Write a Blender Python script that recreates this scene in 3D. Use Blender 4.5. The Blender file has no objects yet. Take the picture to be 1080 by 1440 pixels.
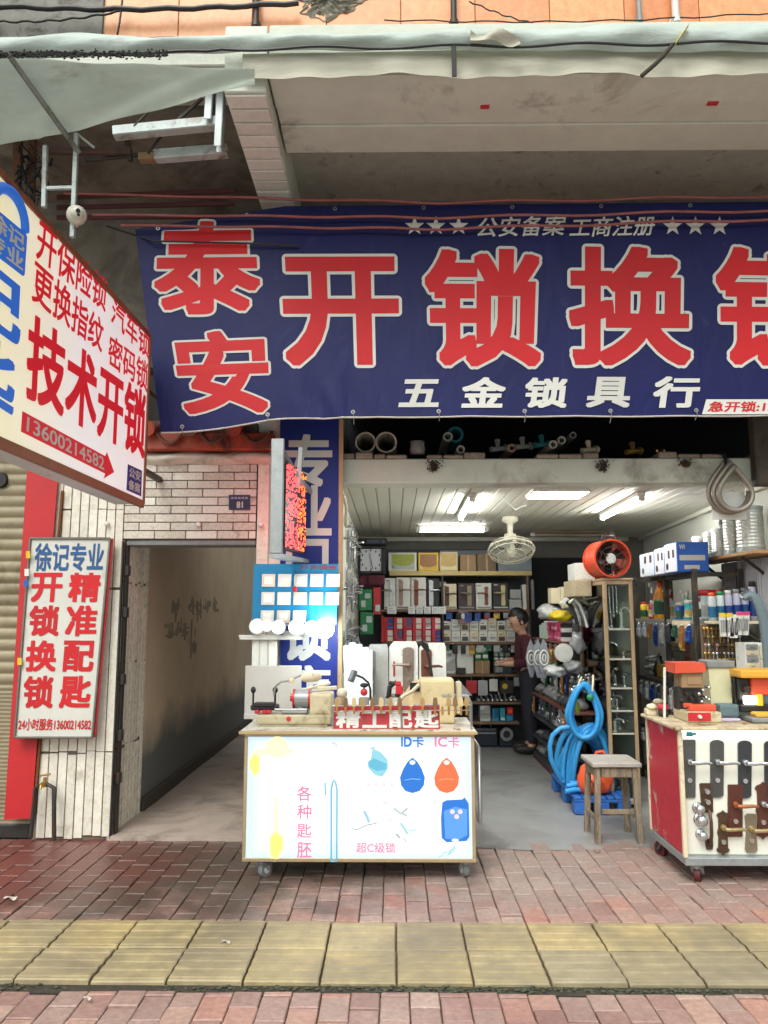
import bpy, bmesh, math, random
from mathutils import Vector as V, Matrix as Mx
rnd = random.Random(11)
SC = bpy.context.scene
COL = SC.collection
rad = math.radians

# ------------------------------------------------------------------ camera, sky, sun, exposure
EYE = V((0, 0, 1.45)); FPX = 1081.0; PITCH = rad(7.5); YAW = rad(0.65)
cam = bpy.data.objects.new("camera", bpy.data.cameras.new("camera")); COL.objects.link(cam)
cam.location = EYE
cam.rotation_euler = (rad(90) + PITCH, 0, YAW)
cam.data.sensor_fit = 'VERTICAL'; cam.data.sensor_height = 36.0; cam.data.lens = FPX / 1440 * 36
cam.data.clip_start = 0.05; cam.data.clip_end = 500
SC.camera = cam

SUN_EL, SUN_AZ = 52, 200
world = bpy.data.worlds.new("World"); SC.world = world; world.use_nodes = True
wn = world.node_tree
sky = wn.nodes.new('ShaderNodeTexSky'); sky.sky_type = 'NISHITA'; sky.sun_disc = False
sky.sun_elevation = rad(SUN_EL); sky.sun_rotation = rad(SUN_AZ)
sky.air_density = 1.0; sky.dust_density = 6.0; sky.ozone_density = 0.6
hs = wn.nodes.new('ShaderNodeHueSaturation'); hs.inputs['Saturation'].default_value = 0.25
wn.links.new(sky.outputs[0], hs.inputs['Color'])
tint = wn.nodes.new('ShaderNodeMix'); tint.data_type = 'RGBA'; tint.blend_type = 'MULTIPLY'; tint.inputs[0].default_value = 1; tint.inputs[7].default_value = (.95, 1.0, .955, 1)   # a slightly green grey overcast
wn.links.new(hs.outputs[0], tint.inputs[6])
wn.links.new(tint.outputs[2], wn.nodes['Background'].inputs[0])
wn.nodes['Background'].inputs[1].default_value = 0.13
sun = bpy.data.objects.new("sun", bpy.data.lights.new("sun", 'SUN')); COL.objects.link(sun)
sun.data.energy = 0.6; sun.data.angle = rad(25); sun.data.color = (1.0, 0.985, 0.94)
sun.rotation_euler = (rad(90 - SUN_EL), 0, rad(180 - SUN_AZ))
SC.view_settings.view_transform = 'Standard'; SC.view_settings.look = 'None'
SC.view_settings.exposure = 0.68; SC.view_settings.gamma = 1.0
SC.cycles.max_bounces = 7; SC.cycles.diffuse_bounces = 4; SC.cycles.glossy_bounces = 3
SC.cycles.transmission_bounces = 5; SC.cycles.transparent_max_bounces = 8
SC.cycles.sample_clamp_indirect = 6.0
SC.cycles.caustics_reflective = False; SC.cycles.caustics_refractive = False
try: SC.cycles.use_denoising = True
except Exception: pass

# ------------------------------------------------------------------ where a point of the place lies
_F = V((-math.sin(YAW) * math.cos(PITCH), math.cos(YAW) * math.cos(PITCH), math.sin(PITCH)))
_R = V((math.cos(YAW), math.sin(YAW), 0)); _U = _R.cross(_F)
def ray(px, py): return _F + _R * ((px - 540) / FPX) + _U * ((720 - py) / FPX)
def at(px, py, Y): d = ray(px, py); return EYE + d * (Y / d.y)
def atx(px, py, X): d = ray(px, py); return EYE + d * (X / d.x)
def gz(px, py, Z=0.0): d = ray(px, py); return EYE + d * ((Z - EYE.z) / d.z)

# ------------------------------------------------------------------ materials
def S(r, g, b):
    return tuple(((c / 255) / 12.92 if c / 255 <= .04045 else ((c / 255 + .055) / 1.055) ** 2.4) for c in (r, g, b))
_M = {}
def nodes(name):
    m = bpy.data.materials.new(name); m.use_nodes = True
    nt = m.node_tree; b = nt.nodes['Principled BSDF']
    return m, nt, b
def N(nt, kind, **kw):
    n = nt.nodes.new('ShaderNode' + kind)
    for k, v in kw.items():
        if k.startswith('i_'): n.inputs[k[2:].replace('_', ' ')].default_value = v
        else: setattr(n, k, v)
    return n
def L(nt, a, b): nt.links.new(a, b)
def mixc(nt, fac, a, b, blend='MIX'):
    n = N(nt, 'Mix', data_type='RGBA', blend_type=blend)
    for sock, v in ((0, fac), (6, a), (7, b)):
        if isinstance(v, (int, float)): n.inputs[sock].default_value = v
        elif isinstance(v, tuple): n.inputs[sock].default_value = (*v, 1) if len(v) == 3 else v
        else: L(nt, v, n.inputs[sock])
    return n.outputs[2]
def ramp(nt, src, a, b, ca=(0, 0, 0), cb=(1, 1, 1)):
    r = N(nt, 'ValToRGB'); L(nt, src, r.inputs[0])
    r.color_ramp.elements[0].position = a; r.color_ramp.elements[1].position = b
    r.color_ramp.elements[0].color = (*ca, 1); r.color_ramp.elements[1].color = (*cb, 1)
    return r.outputs[0]
def noise(nt, co, scale, detail=4, rough=.6, dist=0.0):
    n = N(nt, 'TexNoise'); n.inputs['Scale'].default_value = scale; n.inputs['Detail'].default_value = detail
    n.inputs['Roughness'].default_value = rough; n.inputs['Distortion'].default_value = dist
    L(nt, co, n.inputs['Vector']); return n.outputs[0]
def coord(nt, scale=(1, 1, 1), world_pos=False, rot=(0, 0, 0)):
    if world_pos: src = N(nt, 'NewGeometry').outputs['Position']
    else: src = N(nt, 'TexCoord').outputs['Object']
    m = N(nt, 'Mapping'); m.inputs['Scale'].default_value = scale; m.inputs['Rotation'].default_value = rot
    L(nt, src, m.inputs[0]); return m.outputs[0]
def bump(nt, b, h, strength=.3, dist=.01):
    n = N(nt, 'Bump'); n.inputs['Strength'].default_value = strength; n.inputs['Distance'].default_value = dist
    L(nt, h, n.inputs['Height']); L(nt, n.outputs[0], b.inputs['Normal'])
def M(name, rgb, rough=.55, metal=0.0, var=.22, scale=9, dirt=0.0, dirtc=(.05, .04, .03), bmp=0.0, bscale=40, stretch=(1, 1, 1), rv=.12, coat=0.0):
    """A mottled surface: base colour varied by two noises, optional blotches of dirt, uneven gloss and a little relief."""
    if name in _M: return _M[name]
    m, nt, b = nodes(name); co = coord(nt, stretch)
    n1 = noise(nt, co, scale, 5); n2 = noise(nt, co, scale * 5.3, 3)
    lo = tuple(c * (1 - var) for c in rgb); hi = tuple(min(.95, c * (1 + var * .6)) for c in rgb)
    c1 = ramp(nt, n1, .3, .7, lo, hi)
    c2 = mixc(nt, .35, c1, ramp(nt, n2, .35, .65, lo, hi))
    if dirt:
        d = ramp(nt, noise(nt, co, scale * .8, 7, .68, .6), .62 - dirt * .35, .74 - dirt * .2)
        c2 = mixc(nt, d, c2, dirtc)
    oi = N(nt, 'ObjectInfo')
    hv = N(nt, 'HueSaturation'); mr = N(nt, 'MapRange'); mr.inputs[3].default_value = .88; mr.inputs[4].default_value = 1.08
    L(nt, oi.outputs['Random'], mr.inputs[0]); L(nt, mr.outputs[0], hv.inputs['Value']); L(nt, c2, hv.inputs['Color'])
    L(nt, hv.outputs[0], b.inputs['Base Color'])
    rr = N(nt, 'MapRange'); rr.inputs[3].default_value = max(.04, rough - rv); rr.inputs[4].default_value = min(1, rough + rv)
    L(nt, n2, rr.inputs[0]); L(nt, rr.outputs[0], b.inputs['Roughness'])
    b.inputs['Metallic'].default_value = metal
    if coat: b.inputs['Coat Weight'].default_value = coat
    if bmp: bump(nt, b, noise(nt, co, bscale, 4), bmp, .01)
    _M[name] = m; return m
def E(name, rgb, strength=1.0):
    if name in _M: return _M[name]
    m, nt, b = nodes(name)
    b.inputs['Base Color'].default_value = (*[c * .5 for c in rgb], 1)
    b.inputs['Emission Color'].default_value = (*rgb, 1); b.inputs['Emission Strength'].default_value = strength
    _M[name] = m; return m
def printed(name, base, inks, scale=30, rough=.4, share=.5):
    """Printed packaging: blocks of ink in rows on a base colour."""
    if name in _M: return _M[name]
    m, nt, b = nodes(name); co = coord(nt, (1, 1, 1), rot=(rad(90), 0, 0))
    br = N(nt, 'TexBrick', offset=.37, squash=1.6, squash_frequency=3); L(nt, co, br.inputs['Vector'])
    br.inputs['Scale'].default_value = scale; br.inputs['Mortar Size'].default_value = .03; br.inputs['Bias'].default_value = share * 2 - 1
    br.inputs['Color1'].default_value = (*base, 1); br.inputs['Color2'].default_value = (*inks[0], 1); br.inputs['Mortar'].default_value = (*base, 1)
    br.inputs['Brick Width'].default_value = 1.1; br.inputs['Row Height'].default_value = .42
    n = noise(nt, co, scale * .35, 1)
    c = mixc(nt, ramp(nt, n, .5, .53), br.outputs[0], base)
    if len(inks) > 1: c = mixc(nt, ramp(nt, noise(nt, co, scale * .22, 0), .58, .6), c, inks[1])
    c = mixc(nt, .25, c, ramp(nt, noise(nt, co, 25, 4), .3, .7, (.2, .2, .2), (.8, .8, .8)), 'OVERLAY')
    L(nt, c, b.inputs['Base Color']); b.inputs['Roughness'].default_value = rough
    _M[name] = m; return m

# ------------------------------------------------------------------ mesh collector
class MB:
    def __init__(s): s.v = []; s.f = []; s.sm = []; s.mi = []; s.m = 0
    def add(s, vs, fs, smooth=False, T=None):
        o = len(s.v)
        s.v += [tuple(T @ V(p)) for p in vs] if T is not None else [tuple(p) for p in vs]
        for f in fs: s.f.append([i + o for i in f]); s.sm.append(smooth); s.mi.append(s.m)
        return s
    def bm(s, b, smooth=False, T=None):
        b.verts.index_update()
        s.add([v.co.copy() for v in b.verts], [[v.index for v in f.verts] for f in b.faces], smooth, T); b.free(); return s
    def box(s, x0, x1, y0, y1, z0, z1, bev=.004, T=None, seg=1):
        b = bmesh.new(); bmesh.ops.create_cube(b, size=1)
        for v in b.verts:
            v.co = V((x0 + (v.co.x + .5) * (x1 - x0), y0 + (v.co.y + .5) * (y1 - y0), z0 + (v.co.z + .5) * (z1 - z0)))
        w = min(bev, .3 * min(abs(x1 - x0), abs(y1 - y0), abs(z1 - z0)))
        if w > 0: bmesh.ops.bevel(b, geom=b.edges[:], offset=w, segments=seg, affect='EDGES', profile=.6)
        bmesh.ops.recalc_face_normals(b, faces=b.faces)
        return s.bm(b, False, T)
    def bar(s, p0, p1, w, h=None, bev=.003, up=(0, 0, 1)):
        p0, p1 = V(p0), V(p1); d = p1 - p0; ln = d.length; d.normalize(); h = h or w
        u = V(up)
        if abs(d.dot(u)) > .98: u = V((0, 1, 0))
        x = d.cross(u).normalized(); z = x.cross(d).normalized()
        T = Mx(((x.x, d.x, z.x, p0.x), (x.y, d.y, z.y, p0.y), (x.z, d.z, z.z, p0.z), (0, 0, 0, 1)))
        return s.box(-w / 2, w / 2, 0, ln, -h / 2, h / 2, bev, T)
    def cyl(s, p0, p1, r0, r1=None, n=18, cap=True, smooth=True):
        p0, p1 = V(p0), V(p1); r1 = r0 if r1 is None else r1; d = (p1 - p0).normalized()
        a = d.orthogonal().normalized(); c = d.cross(a)
        vs = []; fs = []
        for p, r in ((p0, r0), (p1, r1)):
            for i in range(n):
                t = 2 * math.pi * i / n; vs.append(p + (a * math.cos(t) + c * math.sin(t)) * r)
        for i in range(n): fs.append([i, (i + 1) % n, n + (i + 1) % n, n + i])
        s.add(vs, fs, smooth)
        if cap:
            s.add(vs[:n], [list(range(n))[::-1]]); s.add(vs[n:], [list(range(n))])
        return s
    def ring(s, p0, p1, ro, ri, n=24):
        """A hollow pipe from p0 to p1."""
        p0, p1 = V(p0), V(p1); d = (p1 - p0).normalized(); a = d.orthogonal().normalized(); c = d.cross(a); vs = []; fs = []
        for p, r in ((p0, ro), (p1, ro), (p1, ri), (p0, ri)):
            for i in range(n):
                t = 2 * math.pi * i / n; vs.append(p + (a * math.cos(t) + c * math.sin(t)) * r)
        for k in range(4):
            for i in range(n): fs.append([k * n + i, k * n + (i + 1) % n, ((k + 1) % 4) * n + (i + 1) % n, ((k + 1) % 4) * n + i])
        return s.add(vs, fs, False)
    def tube(s, pts, r, n=8, closed=False, cap=True, smooth=True):
        pts = [V(p) for p in pts]; k = len(pts); vs = []; fs = []; up = None
        for i, p in enumerate(pts):
            if closed: d = pts[(i + 1) % k] - pts[i - 1]
            else: d = pts[min(i + 1, k - 1)] - pts[max(i - 1, 0)]
            d.normalize()
            up = d.orthogonal().normalized() if up is None else (up - d * up.dot(d)).normalized()
            c = d.cross(up); rr = r[i] if isinstance(r, (list, tuple)) else r
            for j in range(n):
                t = 2 * math.pi * j / n; vs.append(p + (up * math.cos(t) + c * math.sin(t)) * rr)
        for i in range(k if closed else k - 1):
            for j in range(n):
                a = i * n; b2 = ((i + 1) % k) * n
                fs.append([a + j, a + (j + 1) % n, b2 + (j + 1) % n, b2 + j])
        s.add(vs, fs, smooth)
        if cap and not closed: s.add(vs[:n], [list(range(n))[::-1]]); s.add(vs[-n:], [list(range(n))])
        return s
    def lathe(s, prof, c=(0, 0, 0), n=20, T=None, smooth=True):
        c = V(c); vs = []; fs = []
        for r, z in prof:
            for i in range(n):
                t = 2 * math.pi * i / n; vs.append(c + V((r * math.cos(t), r * math.sin(t), z)))
        for k in range(len(prof) - 1):
            for i in range(n): fs.append([k * n + i, k * n + (i + 1) % n, (k + 1) * n + (i + 1) % n, (k + 1) * n + i])
        fs.append(list(range(n))[::-1]); fs.append([(len(prof) - 1) * n + i for i in range(n)])
        return s.add(vs, fs, smooth, T)
    def prism(s, poly, fn, th, smooth=False):
        """poly in 2D; fn(u, v, w) -> point; thickness th along w."""
        n = len(poly); a = [fn(u, v, 0) for u, v in poly]; b = [fn(u, v, th) for u, v in poly]
        s.add(a, [list(range(n))[::-1]]); s.add(b, [list(range(n))])
        return s.add(a + b, [[i, (i + 1) % n, n + (i + 1) % n, n + i] for i in range(n)], smooth)
    def ball(s, c, r, n=14, m=9, T=None):
        c = V(c); rx, ry, rz = (r, r, r) if isinstance(r, (int, float)) else r; vs = []; fs = []
        for i in range(m + 1):
            a = math.pi * i / m
            for j in range(n):
                t = 2 * math.pi * j / n
                vs.append(c + V((rx * math.sin(a) * math.cos(t), ry * math.sin(a) * math.sin(t), -rz * math.cos(a))))
        for i in range(m):
            for j in range(n): fs.append([i * n + j, i * n + (j + 1) % n, (i + 1) * n + (j + 1) % n, (i + 1) * n + j])
        return s.add(vs, fs, True, T)
    def sheet(s, fn, nu, nv, th=0.0, smooth=True):
        """Surface fn(u, v); with th a second skin is added behind it so that it has thickness."""
        g = [[V(fn(i / nu, j / nv)) for j in range(nv + 1)] for i in range(nu + 1)]; W = nv + 1
        vs = [p for r in g for p in r]; fs = [[i * W + j, (i + 1) * W + j, (i + 1) * W + j + 1, i * W + j + 1] for i in range(nu) for j in range(nv)]
        s.add(vs, fs, smooth)
        if th:
            nrm = (g[nu][0] - g[0][0]).cross(g[0][nv] - g[0][0]).normalized() * th
            vb = [p + nrm for p in vs]; s.add(vb, [f[::-1] for f in fs], smooth)
            rim = [i * W for i in range(nu + 1)] + [nu * W + j for j in range(1, W)] + [i * W + nv for i in range(nu - 1, -1, -1)] + [j for j in range(nv - 1, 0, -1)]
            k = len(rim); s.add([vs[i] for i in rim] + [vb[i] for i in rim], [[i, (i + 1) % k, k + (i + 1) % k, k + i] for i in range(k)])
        return s
    def build(s, name, mats, parent=None, label=None):
        org = V((0, 0, 0))
        if parent is not None:
            q = parent
            while q is not None: org += V(q.get('_o', (0, 0, 0))); q = q.parent
        else:
            xs = [p[0] for p in s.v]; ys = [p[1] for p in s.v]; zs = [p[2] for p in s.v]
            org = V(((min(xs) + max(xs)) / 2, (min(ys) + max(ys)) / 2, min(zs)))
        me = bpy.data.meshes.new(name); me.from_pydata([V(p) - org for p in s.v], [], s.f)
        for mt in (mats if isinstance(mats, (list, tuple)) else [mats]): me.materials.append(mt)
        me.polygons.foreach_set('use_smooth', s.sm); me.polygons.foreach_set('material_index', s.mi); me.update()
        o = bpy.data.objects.new(name, me); COL.objects.link(o)
        if parent is not None: o.parent = parent
        else: o.location = org; o['_o'] = tuple(org)
        if label: o['label'] = label
        return o
def tag(o, label, cat, group=None):
    o['label'] = label; o['category'] = cat
    if group: o['group'] = group
    return o
def thing(name, label, cat, loc=(0, 0, 0), group=None):
    o = bpy.data.objects.new(name, None); COL.objects.link(o); o.location = loc; o['_o'] = tuple(loc); o.empty_display_size = .1
    return tag(o, label, cat, group)
def struct(o, kind='structure'): o['kind'] = kind; return o
def dup(root, loc, rotz=0.0, label=None, scale=None):
    def rec(o, par):
        c = o.copy(); COL.objects.link(c)
        if par is not None: c.parent = par
        for ch in kids.get(o.name, ()): rec(ch, c)
        return c
    kids = {}
    for o in list(COL.objects):
        if o.parent is not None: kids.setdefault(o.parent.name, []).append(o)
    r = rec(root, None); r.location = loc; r.rotation_euler = (0, 0, rotz)
    if scale: r.scale = scale
    if label: r['label'] = label
    return r
ORD = "first second third fourth fifth sixth seventh eighth ninth tenth eleventh twelfth thirteenth fourteenth fifteenth sixteenth seventeenth eighteenth nineteenth twentieth".split()

# ------------------------------------------------------------------ writing
_G = {}
def glyphs(s):
    if s in _G: return _G[s]
    cu = bpy.data.curves.new('writing', 'FONT'); cu.body = s; cu.size = 1; cu.dimensions = '2D'; cu.fill_mode = 'FRONT'; cu.resolution_u = 4
    o = bpy.data.objects.new('writing', cu); COL.objects.link(o)
    dg = bpy.context.evaluated_depsgraph_get(); dg.update()
    me = bpy.data.meshes.new_from_object(o.evaluated_get(dg))
    vs = [(v.co.x, v.co.y) for v in me.vertices]; fs = [list(p.vertices) for p in me.polygons]
    bpy.data.objects.remove(o); bpy.data.curves.remove(cu); bpy.data.meshes.remove(me)
    _G[s] = (vs, fs); return _G[s]
def write(mb, s, fn, bold=.03, out=0.0, h=.002, n=2, step=.00008):
    """Adds the writing s to mb. fn(u, v, h) maps the ink box 0..1 to the surface, h metres above it; the strokes are fattened by
    overlaying shifted copies a hair apart, 'out' widens them further for an outline."""
    vs, fs = glyphs(s)
    if not vs: return
    x0 = min(v[0] for v in vs) - bold; x1 = max(v[0] for v in vs) + bold; y0 = min(v[1] for v in vs) - bold; y1 = max(v[1] for v in vs) + bold
    w = max(x1 - x0, 1e-6); hh = max(y1 - y0, 1e-6); sh = [(0, 0)]
    if bold and not out:
        q = [k / n * 2 - 1 for k in range(n + 1)]
        sh += [(a * bold, c * bold) for a in q for c in q if (max(abs(a), abs(c)) > .99)]
    if out:
        r = bold + out; sh = []
        for i in range(56):
            t = i * math.pi / 28; q = 1 + .25 * abs(math.sin(2 * t)); sh.append((r * q * math.cos(t), r * q * math.sin(t)))
        sh += [(a * .5, b * .5) for a, b in sh[::6]] + [(0, 0)]
    for k, (dx, dy) in enumerate(sh):
        mb.add([fn((x + dx - x0) / w, (y + dy - y0) / hh, h + k * step) for x, y in vs], fs)
def quad(tl, tr, br, bl, Y, up=None):
    """Surface at depth Y spanned by four points of view; fn(u, v, h) with h towards the viewer."""
    P = [at(*tl, Y), at(*tr, Y), at(*br, Y), at(*bl, Y)]; return quadw(*P)
def quadw(TL, TR, BR, BL):
    TL, TR, BR, BL = map(V, (TL, TR, BR, BL)); nrm = (BR - BL).cross(TL - BL).normalized()
    def fn(u, v, h=0.0):
        return (BL * (1 - u) + BR * u) * (1 - v) + (TL * (1 - u) + TR * u) * v + nrm * h
    return fn
def sub(fn, u0, u1, v0, v1): return lambda u, v, h=0.0: fn(u0 + (u1 - u0) * u, v0 + (v1 - v0) * v, h)
def panel(mb, fn, th=.003, h=0.0, u0=0, u1=1, v0=0, v1=1):
    """A thin slab lying on fn, from h to h + th."""
    return mb.prism([(u0, v0), (u1, v0), (u1, v1), (u0, v1)], lambda u, v, w: fn(u, v, h + w), th)

# ------------------------------------------------------------------ palette
WHITE = M('white_paint', S(216, 216, 210), .5, var=.1, dirt=.15, dirtc=S(150, 145, 135))
CREAM = M('cream_paint', S(212, 200, 172), .45, var=.12, dirt=.2, dirtc=S(120, 105, 80))
BLACK = M('black_plastic', S(28, 28, 31), .45)
DARK = M('dark_metal', S(58, 56, 54), .5, metal=.3, var=.3, dirt=.35, dirtc=S(80, 50, 35))
CHROME = M('chrome', S(205, 207, 210), .2, metal=.9, var=.12)
STEEL = M('brushed_steel', S(165, 165, 165), .38, metal=.8, var=.2, stretch=(1, 1, 8))
GALV = M('galvanised_sheet', S(170, 176, 178), .42, metal=.55, var=.22, scale=14)
BROWN = M('brown_wood', S(105, 72, 48), .55, var=.35, stretch=(1, 1, 5))
CARD = M('brown_carton', S(150, 122, 90), .75, var=.15)
RED = M('red_gloss', S(190, 40, 48), .4, var=.2)
BLUEP = M('blue_plastic', S(38, 100, 185), .4, var=.18)
BRONZE = M('antique_bronze', S(92, 70, 55), .38, metal=.55, var=.4, scale=25)
BRASS = M('brass', S(190, 150, 85), .32, metal=.75, var=.3)
RUBBER = M('black_rubber', S(32, 31, 32), .75)
GREYP = M('grey_plastic', S(135, 138, 138), .5)
ORANGE = M('orange_plastic', S(225, 92, 45), .45)
YELLOW = M('yellow_plastic', S(228, 188, 40), .45)
GREEN = M('green_plastic', S(40, 135, 85), .45)
TEAL = M('teal_plastic', S(40, 125, 130), .45)
PINK = M('pink_carton', S(205, 70, 120), .5)
INKRED = M('red_ink', S(196, 20, 30), .65, var=.08)
INKWHITE = M('white_ink', S(206, 205, 200), .6, var=.06)
INKBLUE = M('blue_ink', S(25, 85, 165), .5, var=.08)
INKBLACK = M('black_ink', S(25, 25, 25), .5)
PIX = 4.65

# ================================================================== GROUND
def paving_material():
    m, nt, b = nodes('red_brick_paving'); P = coord(nt, world_pos=True)
    rot = N(nt, 'Mapping'); rot.inputs['Rotation'].default_value = (0, 0, rad(90)); L(nt, P, rot.inputs[0])
    wob = N(nt, 'Mix', data_type='RGBA', blend_type='LINEAR_LIGHT'); wob.inputs[0].default_value = .012
    nz = N(nt, 'TexNoise'); nz.inputs['Scale'].default_value = 3; L(nt, P, nz.inputs['Vector'])
    L(nt, rot.outputs[0], wob.inputs[6]); L(nt, nz.outputs[1], wob.inputs[7])
    def bricks(c1, c2, mo, bias, seedshift):
        t = N(nt, 'TexBrick'); L(nt, wob.outputs[2], t.inputs['Vector']); t.inputs['Scale'].default_value = 1
        t.inputs['Brick Width'].default_value = .212; t.inputs['Row Height'].default_value = .112
        t.inputs['Mortar Size'].default_value = .0042; t.inputs['Mortar Smooth'].default_value = .35; t.inputs['Bias'].default_value = bias
        t.inputs['Color1'].default_value = (*c1, 1); t.inputs['Color2'].default_value = (*c2, 1); t.inputs['Mortar'].default_value = (*mo, 1)
        return t
    gi = N(nt, 'NewGeometry'); rr = N(nt, 'ValToRGB'); L(nt, gi.outputs['Random Per Island'], rr.inputs[0])
    e = rr.color_ramp.elements; e[0].color = (*S(128, 94, 88), 1); e[1].color = (*S(172, 148, 137), 1)
    for p_, c_ in ((.25, S(150, 113, 107)), (.5, S(144, 118, 111)), (.72, S(160, 133, 124)), (.86, S(168, 110, 96))): k = e.new(p_); k.color = (*c_, 1)
    c = rr.outputs[0]
    big = noise(nt, P, 1.3, 3)
    c = mixc(nt, .28, c, ramp(nt, big, .35, .68, S(142, 98, 90), S(196, 174, 160)), 'MIX')
    fine = noise(nt, P, 38, 6, .7)
    c = mixc(nt, .5, c, ramp(nt, fine, .3, .72, (.22, .22, .22), (.76, .76, .76)), 'OVERLAY')
    # grey cement smears in front of the shop
    sx = N(nt, 'SeparateXYZ'); L(nt, P, sx.inputs[0])
    def blob(cx, cy, rx, ry, ns, amp):
        v = N(nt, 'VectorMath', operation='SUBTRACT'); v.inputs[1].default_value = (cx, cy, 0); L(nt, P, v.inputs[0])
        d = N(nt, 'VectorMath', operation='DIVIDE'); d.inputs[1].default_value = (rx, ry, 1); L(nt, v.outputs[0], d.inputs[0])
        ln = N(nt, 'VectorMath', operation='LENGTH'); L(nt, d.outputs[0], ln.inputs[0])
        a = N(nt, 'Math', operation='MULTIPLY_ADD'); a.inputs[1].default_value = amp; L(nt, noise(nt, P, ns, 6, .65), a.inputs[0]); L(nt, ln.outputs['Value'], a.inputs[2])
        d3 = N(nt, 'Math', operation='DIVIDE'); d3.inputs[1].default_value = 4; L(nt, a.outputs[0], d3.inputs[0]); return d3.outputs[0]
    cem = ramp(nt, blob(.75, 4.7, 1.6, .85, 4.5, 2.2), 1.55 / 4, 2.1 / 4, (1, 1, 1), (0, 0, 0))
    cem2 = mixc(nt, .42, cem, (0, 0, 0))
    c = mixc(nt, cem2, c, ramp(nt, fine, .3, .7, S(128, 120, 115), S(160, 150, 143)))
    wet = ramp(nt, blob(-1.55, 4.72, 1.9, 1.15, 3.2, 1.7), 1.35 / 4, 1.95 / 4, (1, 1, 1), (0, 0, 0))
    wetc = mixc(nt, .22, wet, (0, 0, 0))
    c = mixc(nt, wetc, c, mixc(nt, .35, c, S(66, 58, 50), 'MULTIPLY'))
    c = mixc(nt, mixc(nt, .2, wet, (0, 0, 0)), c, mixc(nt, ramp(nt, fine, .3, .7), S(58, 50, 42), S(78, 70, 60)))
    wet2 = ramp(nt, blob(-2.7, 4.72, 1.5, .8, 3.2, 1.2), 1.2 / 4, 1.8 / 4, (1, 1, 1), (0, 0, 0))
    c = mixc(nt, mixc(nt, .3, wet2, (0, 0, 0)), c, S(112, 54, 48))
    # pale lumps of dried mortar
    pale = ramp(nt, noise(nt, P, 9, 6, .7), .69, .71)
    c = mixc(nt, mixc(nt, .55, pale, (0, 0, 0)), c, S(172, 158, 148))
    L(nt, c, b.inputs['Base Color'])
    ro = N(nt, 'MapRange'); ro.inputs[3].default_value = .5; ro.inputs[4].default_value = .34; L(nt, wet, ro.inputs[0]); L(nt, ro.outputs[0], b.inputs['Roughness'])
    bump(nt, b, fine, .45, .006)
    return m
PAVE = paving_material()
def island(name, c1, c2, rough=.6, dirtc=(.05, .05, .04), dirt=.3, scale=7, bmp=.3, c3=None, stretch=(1, 1, 1)):
    """Tiles: each loose piece of the mesh gets its own tone, then stains run over all of them."""
    m, nt, b = nodes(name); P = coord(nt, stretch, world_pos=True); g = N(nt, 'NewGeometry')
    r = N(nt, 'ValToRGB'); L(nt, g.outputs['Random Per Island'], r.inputs[0])
    r.color_ramp.elements[0].color = (*c1, 1); r.color_ramp.elements[1].color = (*c2, 1)
    if c3: e = r.color_ramp.elements.new(.5); e.color = (*c3, 1)
    n1 = noise(nt, P, scale, 6, .66, .4); n2 = noise(nt, P, scale * 6, 5, .7)
    c = mixc(nt, .45, r.outputs[0], ramp(nt, n2, .3, .7, (.25, .25, .25), (.75, .75, .75)), 'OVERLAY')
    c = mixc(nt, ramp(nt, n1, .64 - dirt * .3, .8 - dirt * .2, (0, 0, 0), (.8, .8, .8)), c, dirtc)
    L(nt, c, b.inputs['Base Color'])
    q = N(nt, 'MapRange'); q.inputs[3].default_value = max(.1, rough - .15); q.inputs[4].default_value = min(1, rough + .15); L(nt, n2, q.inputs[0]); L(nt, q.outputs[0], b.inputs['Roughness'])
    bump(nt, b, n2, bmp, .004); return m
TACT = island('worn_yellow_tile', S(166, 150, 116), S(150, 138, 112), .5, S(120, 110, 92), .8, 2.2, .5, S(172, 152, 106))
SOIL = M('dark_soil', S(62, 56, 46), .95, var=.5, scale=30, bmp=.8, bscale=60)
PALE_ROAD = M('pale_road', S(150, 149, 146), .8, var=.3, scale=3, bmp=.4, bscale=200)  # unseen road, paled so that it bounces light up under the canopy
CONC = M('grey_concrete', S(128, 126, 122), .55, var=.25, scale=2.2, dirt=.35, dirtc=S(88, 84, 80), bmp=.15)
FLOORC = M('shop_concrete', S(142, 142, 142), .42, var=.22, scale=1.6, dirt=.4, dirtc=S(100, 99, 98), bmp=.1)

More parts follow.
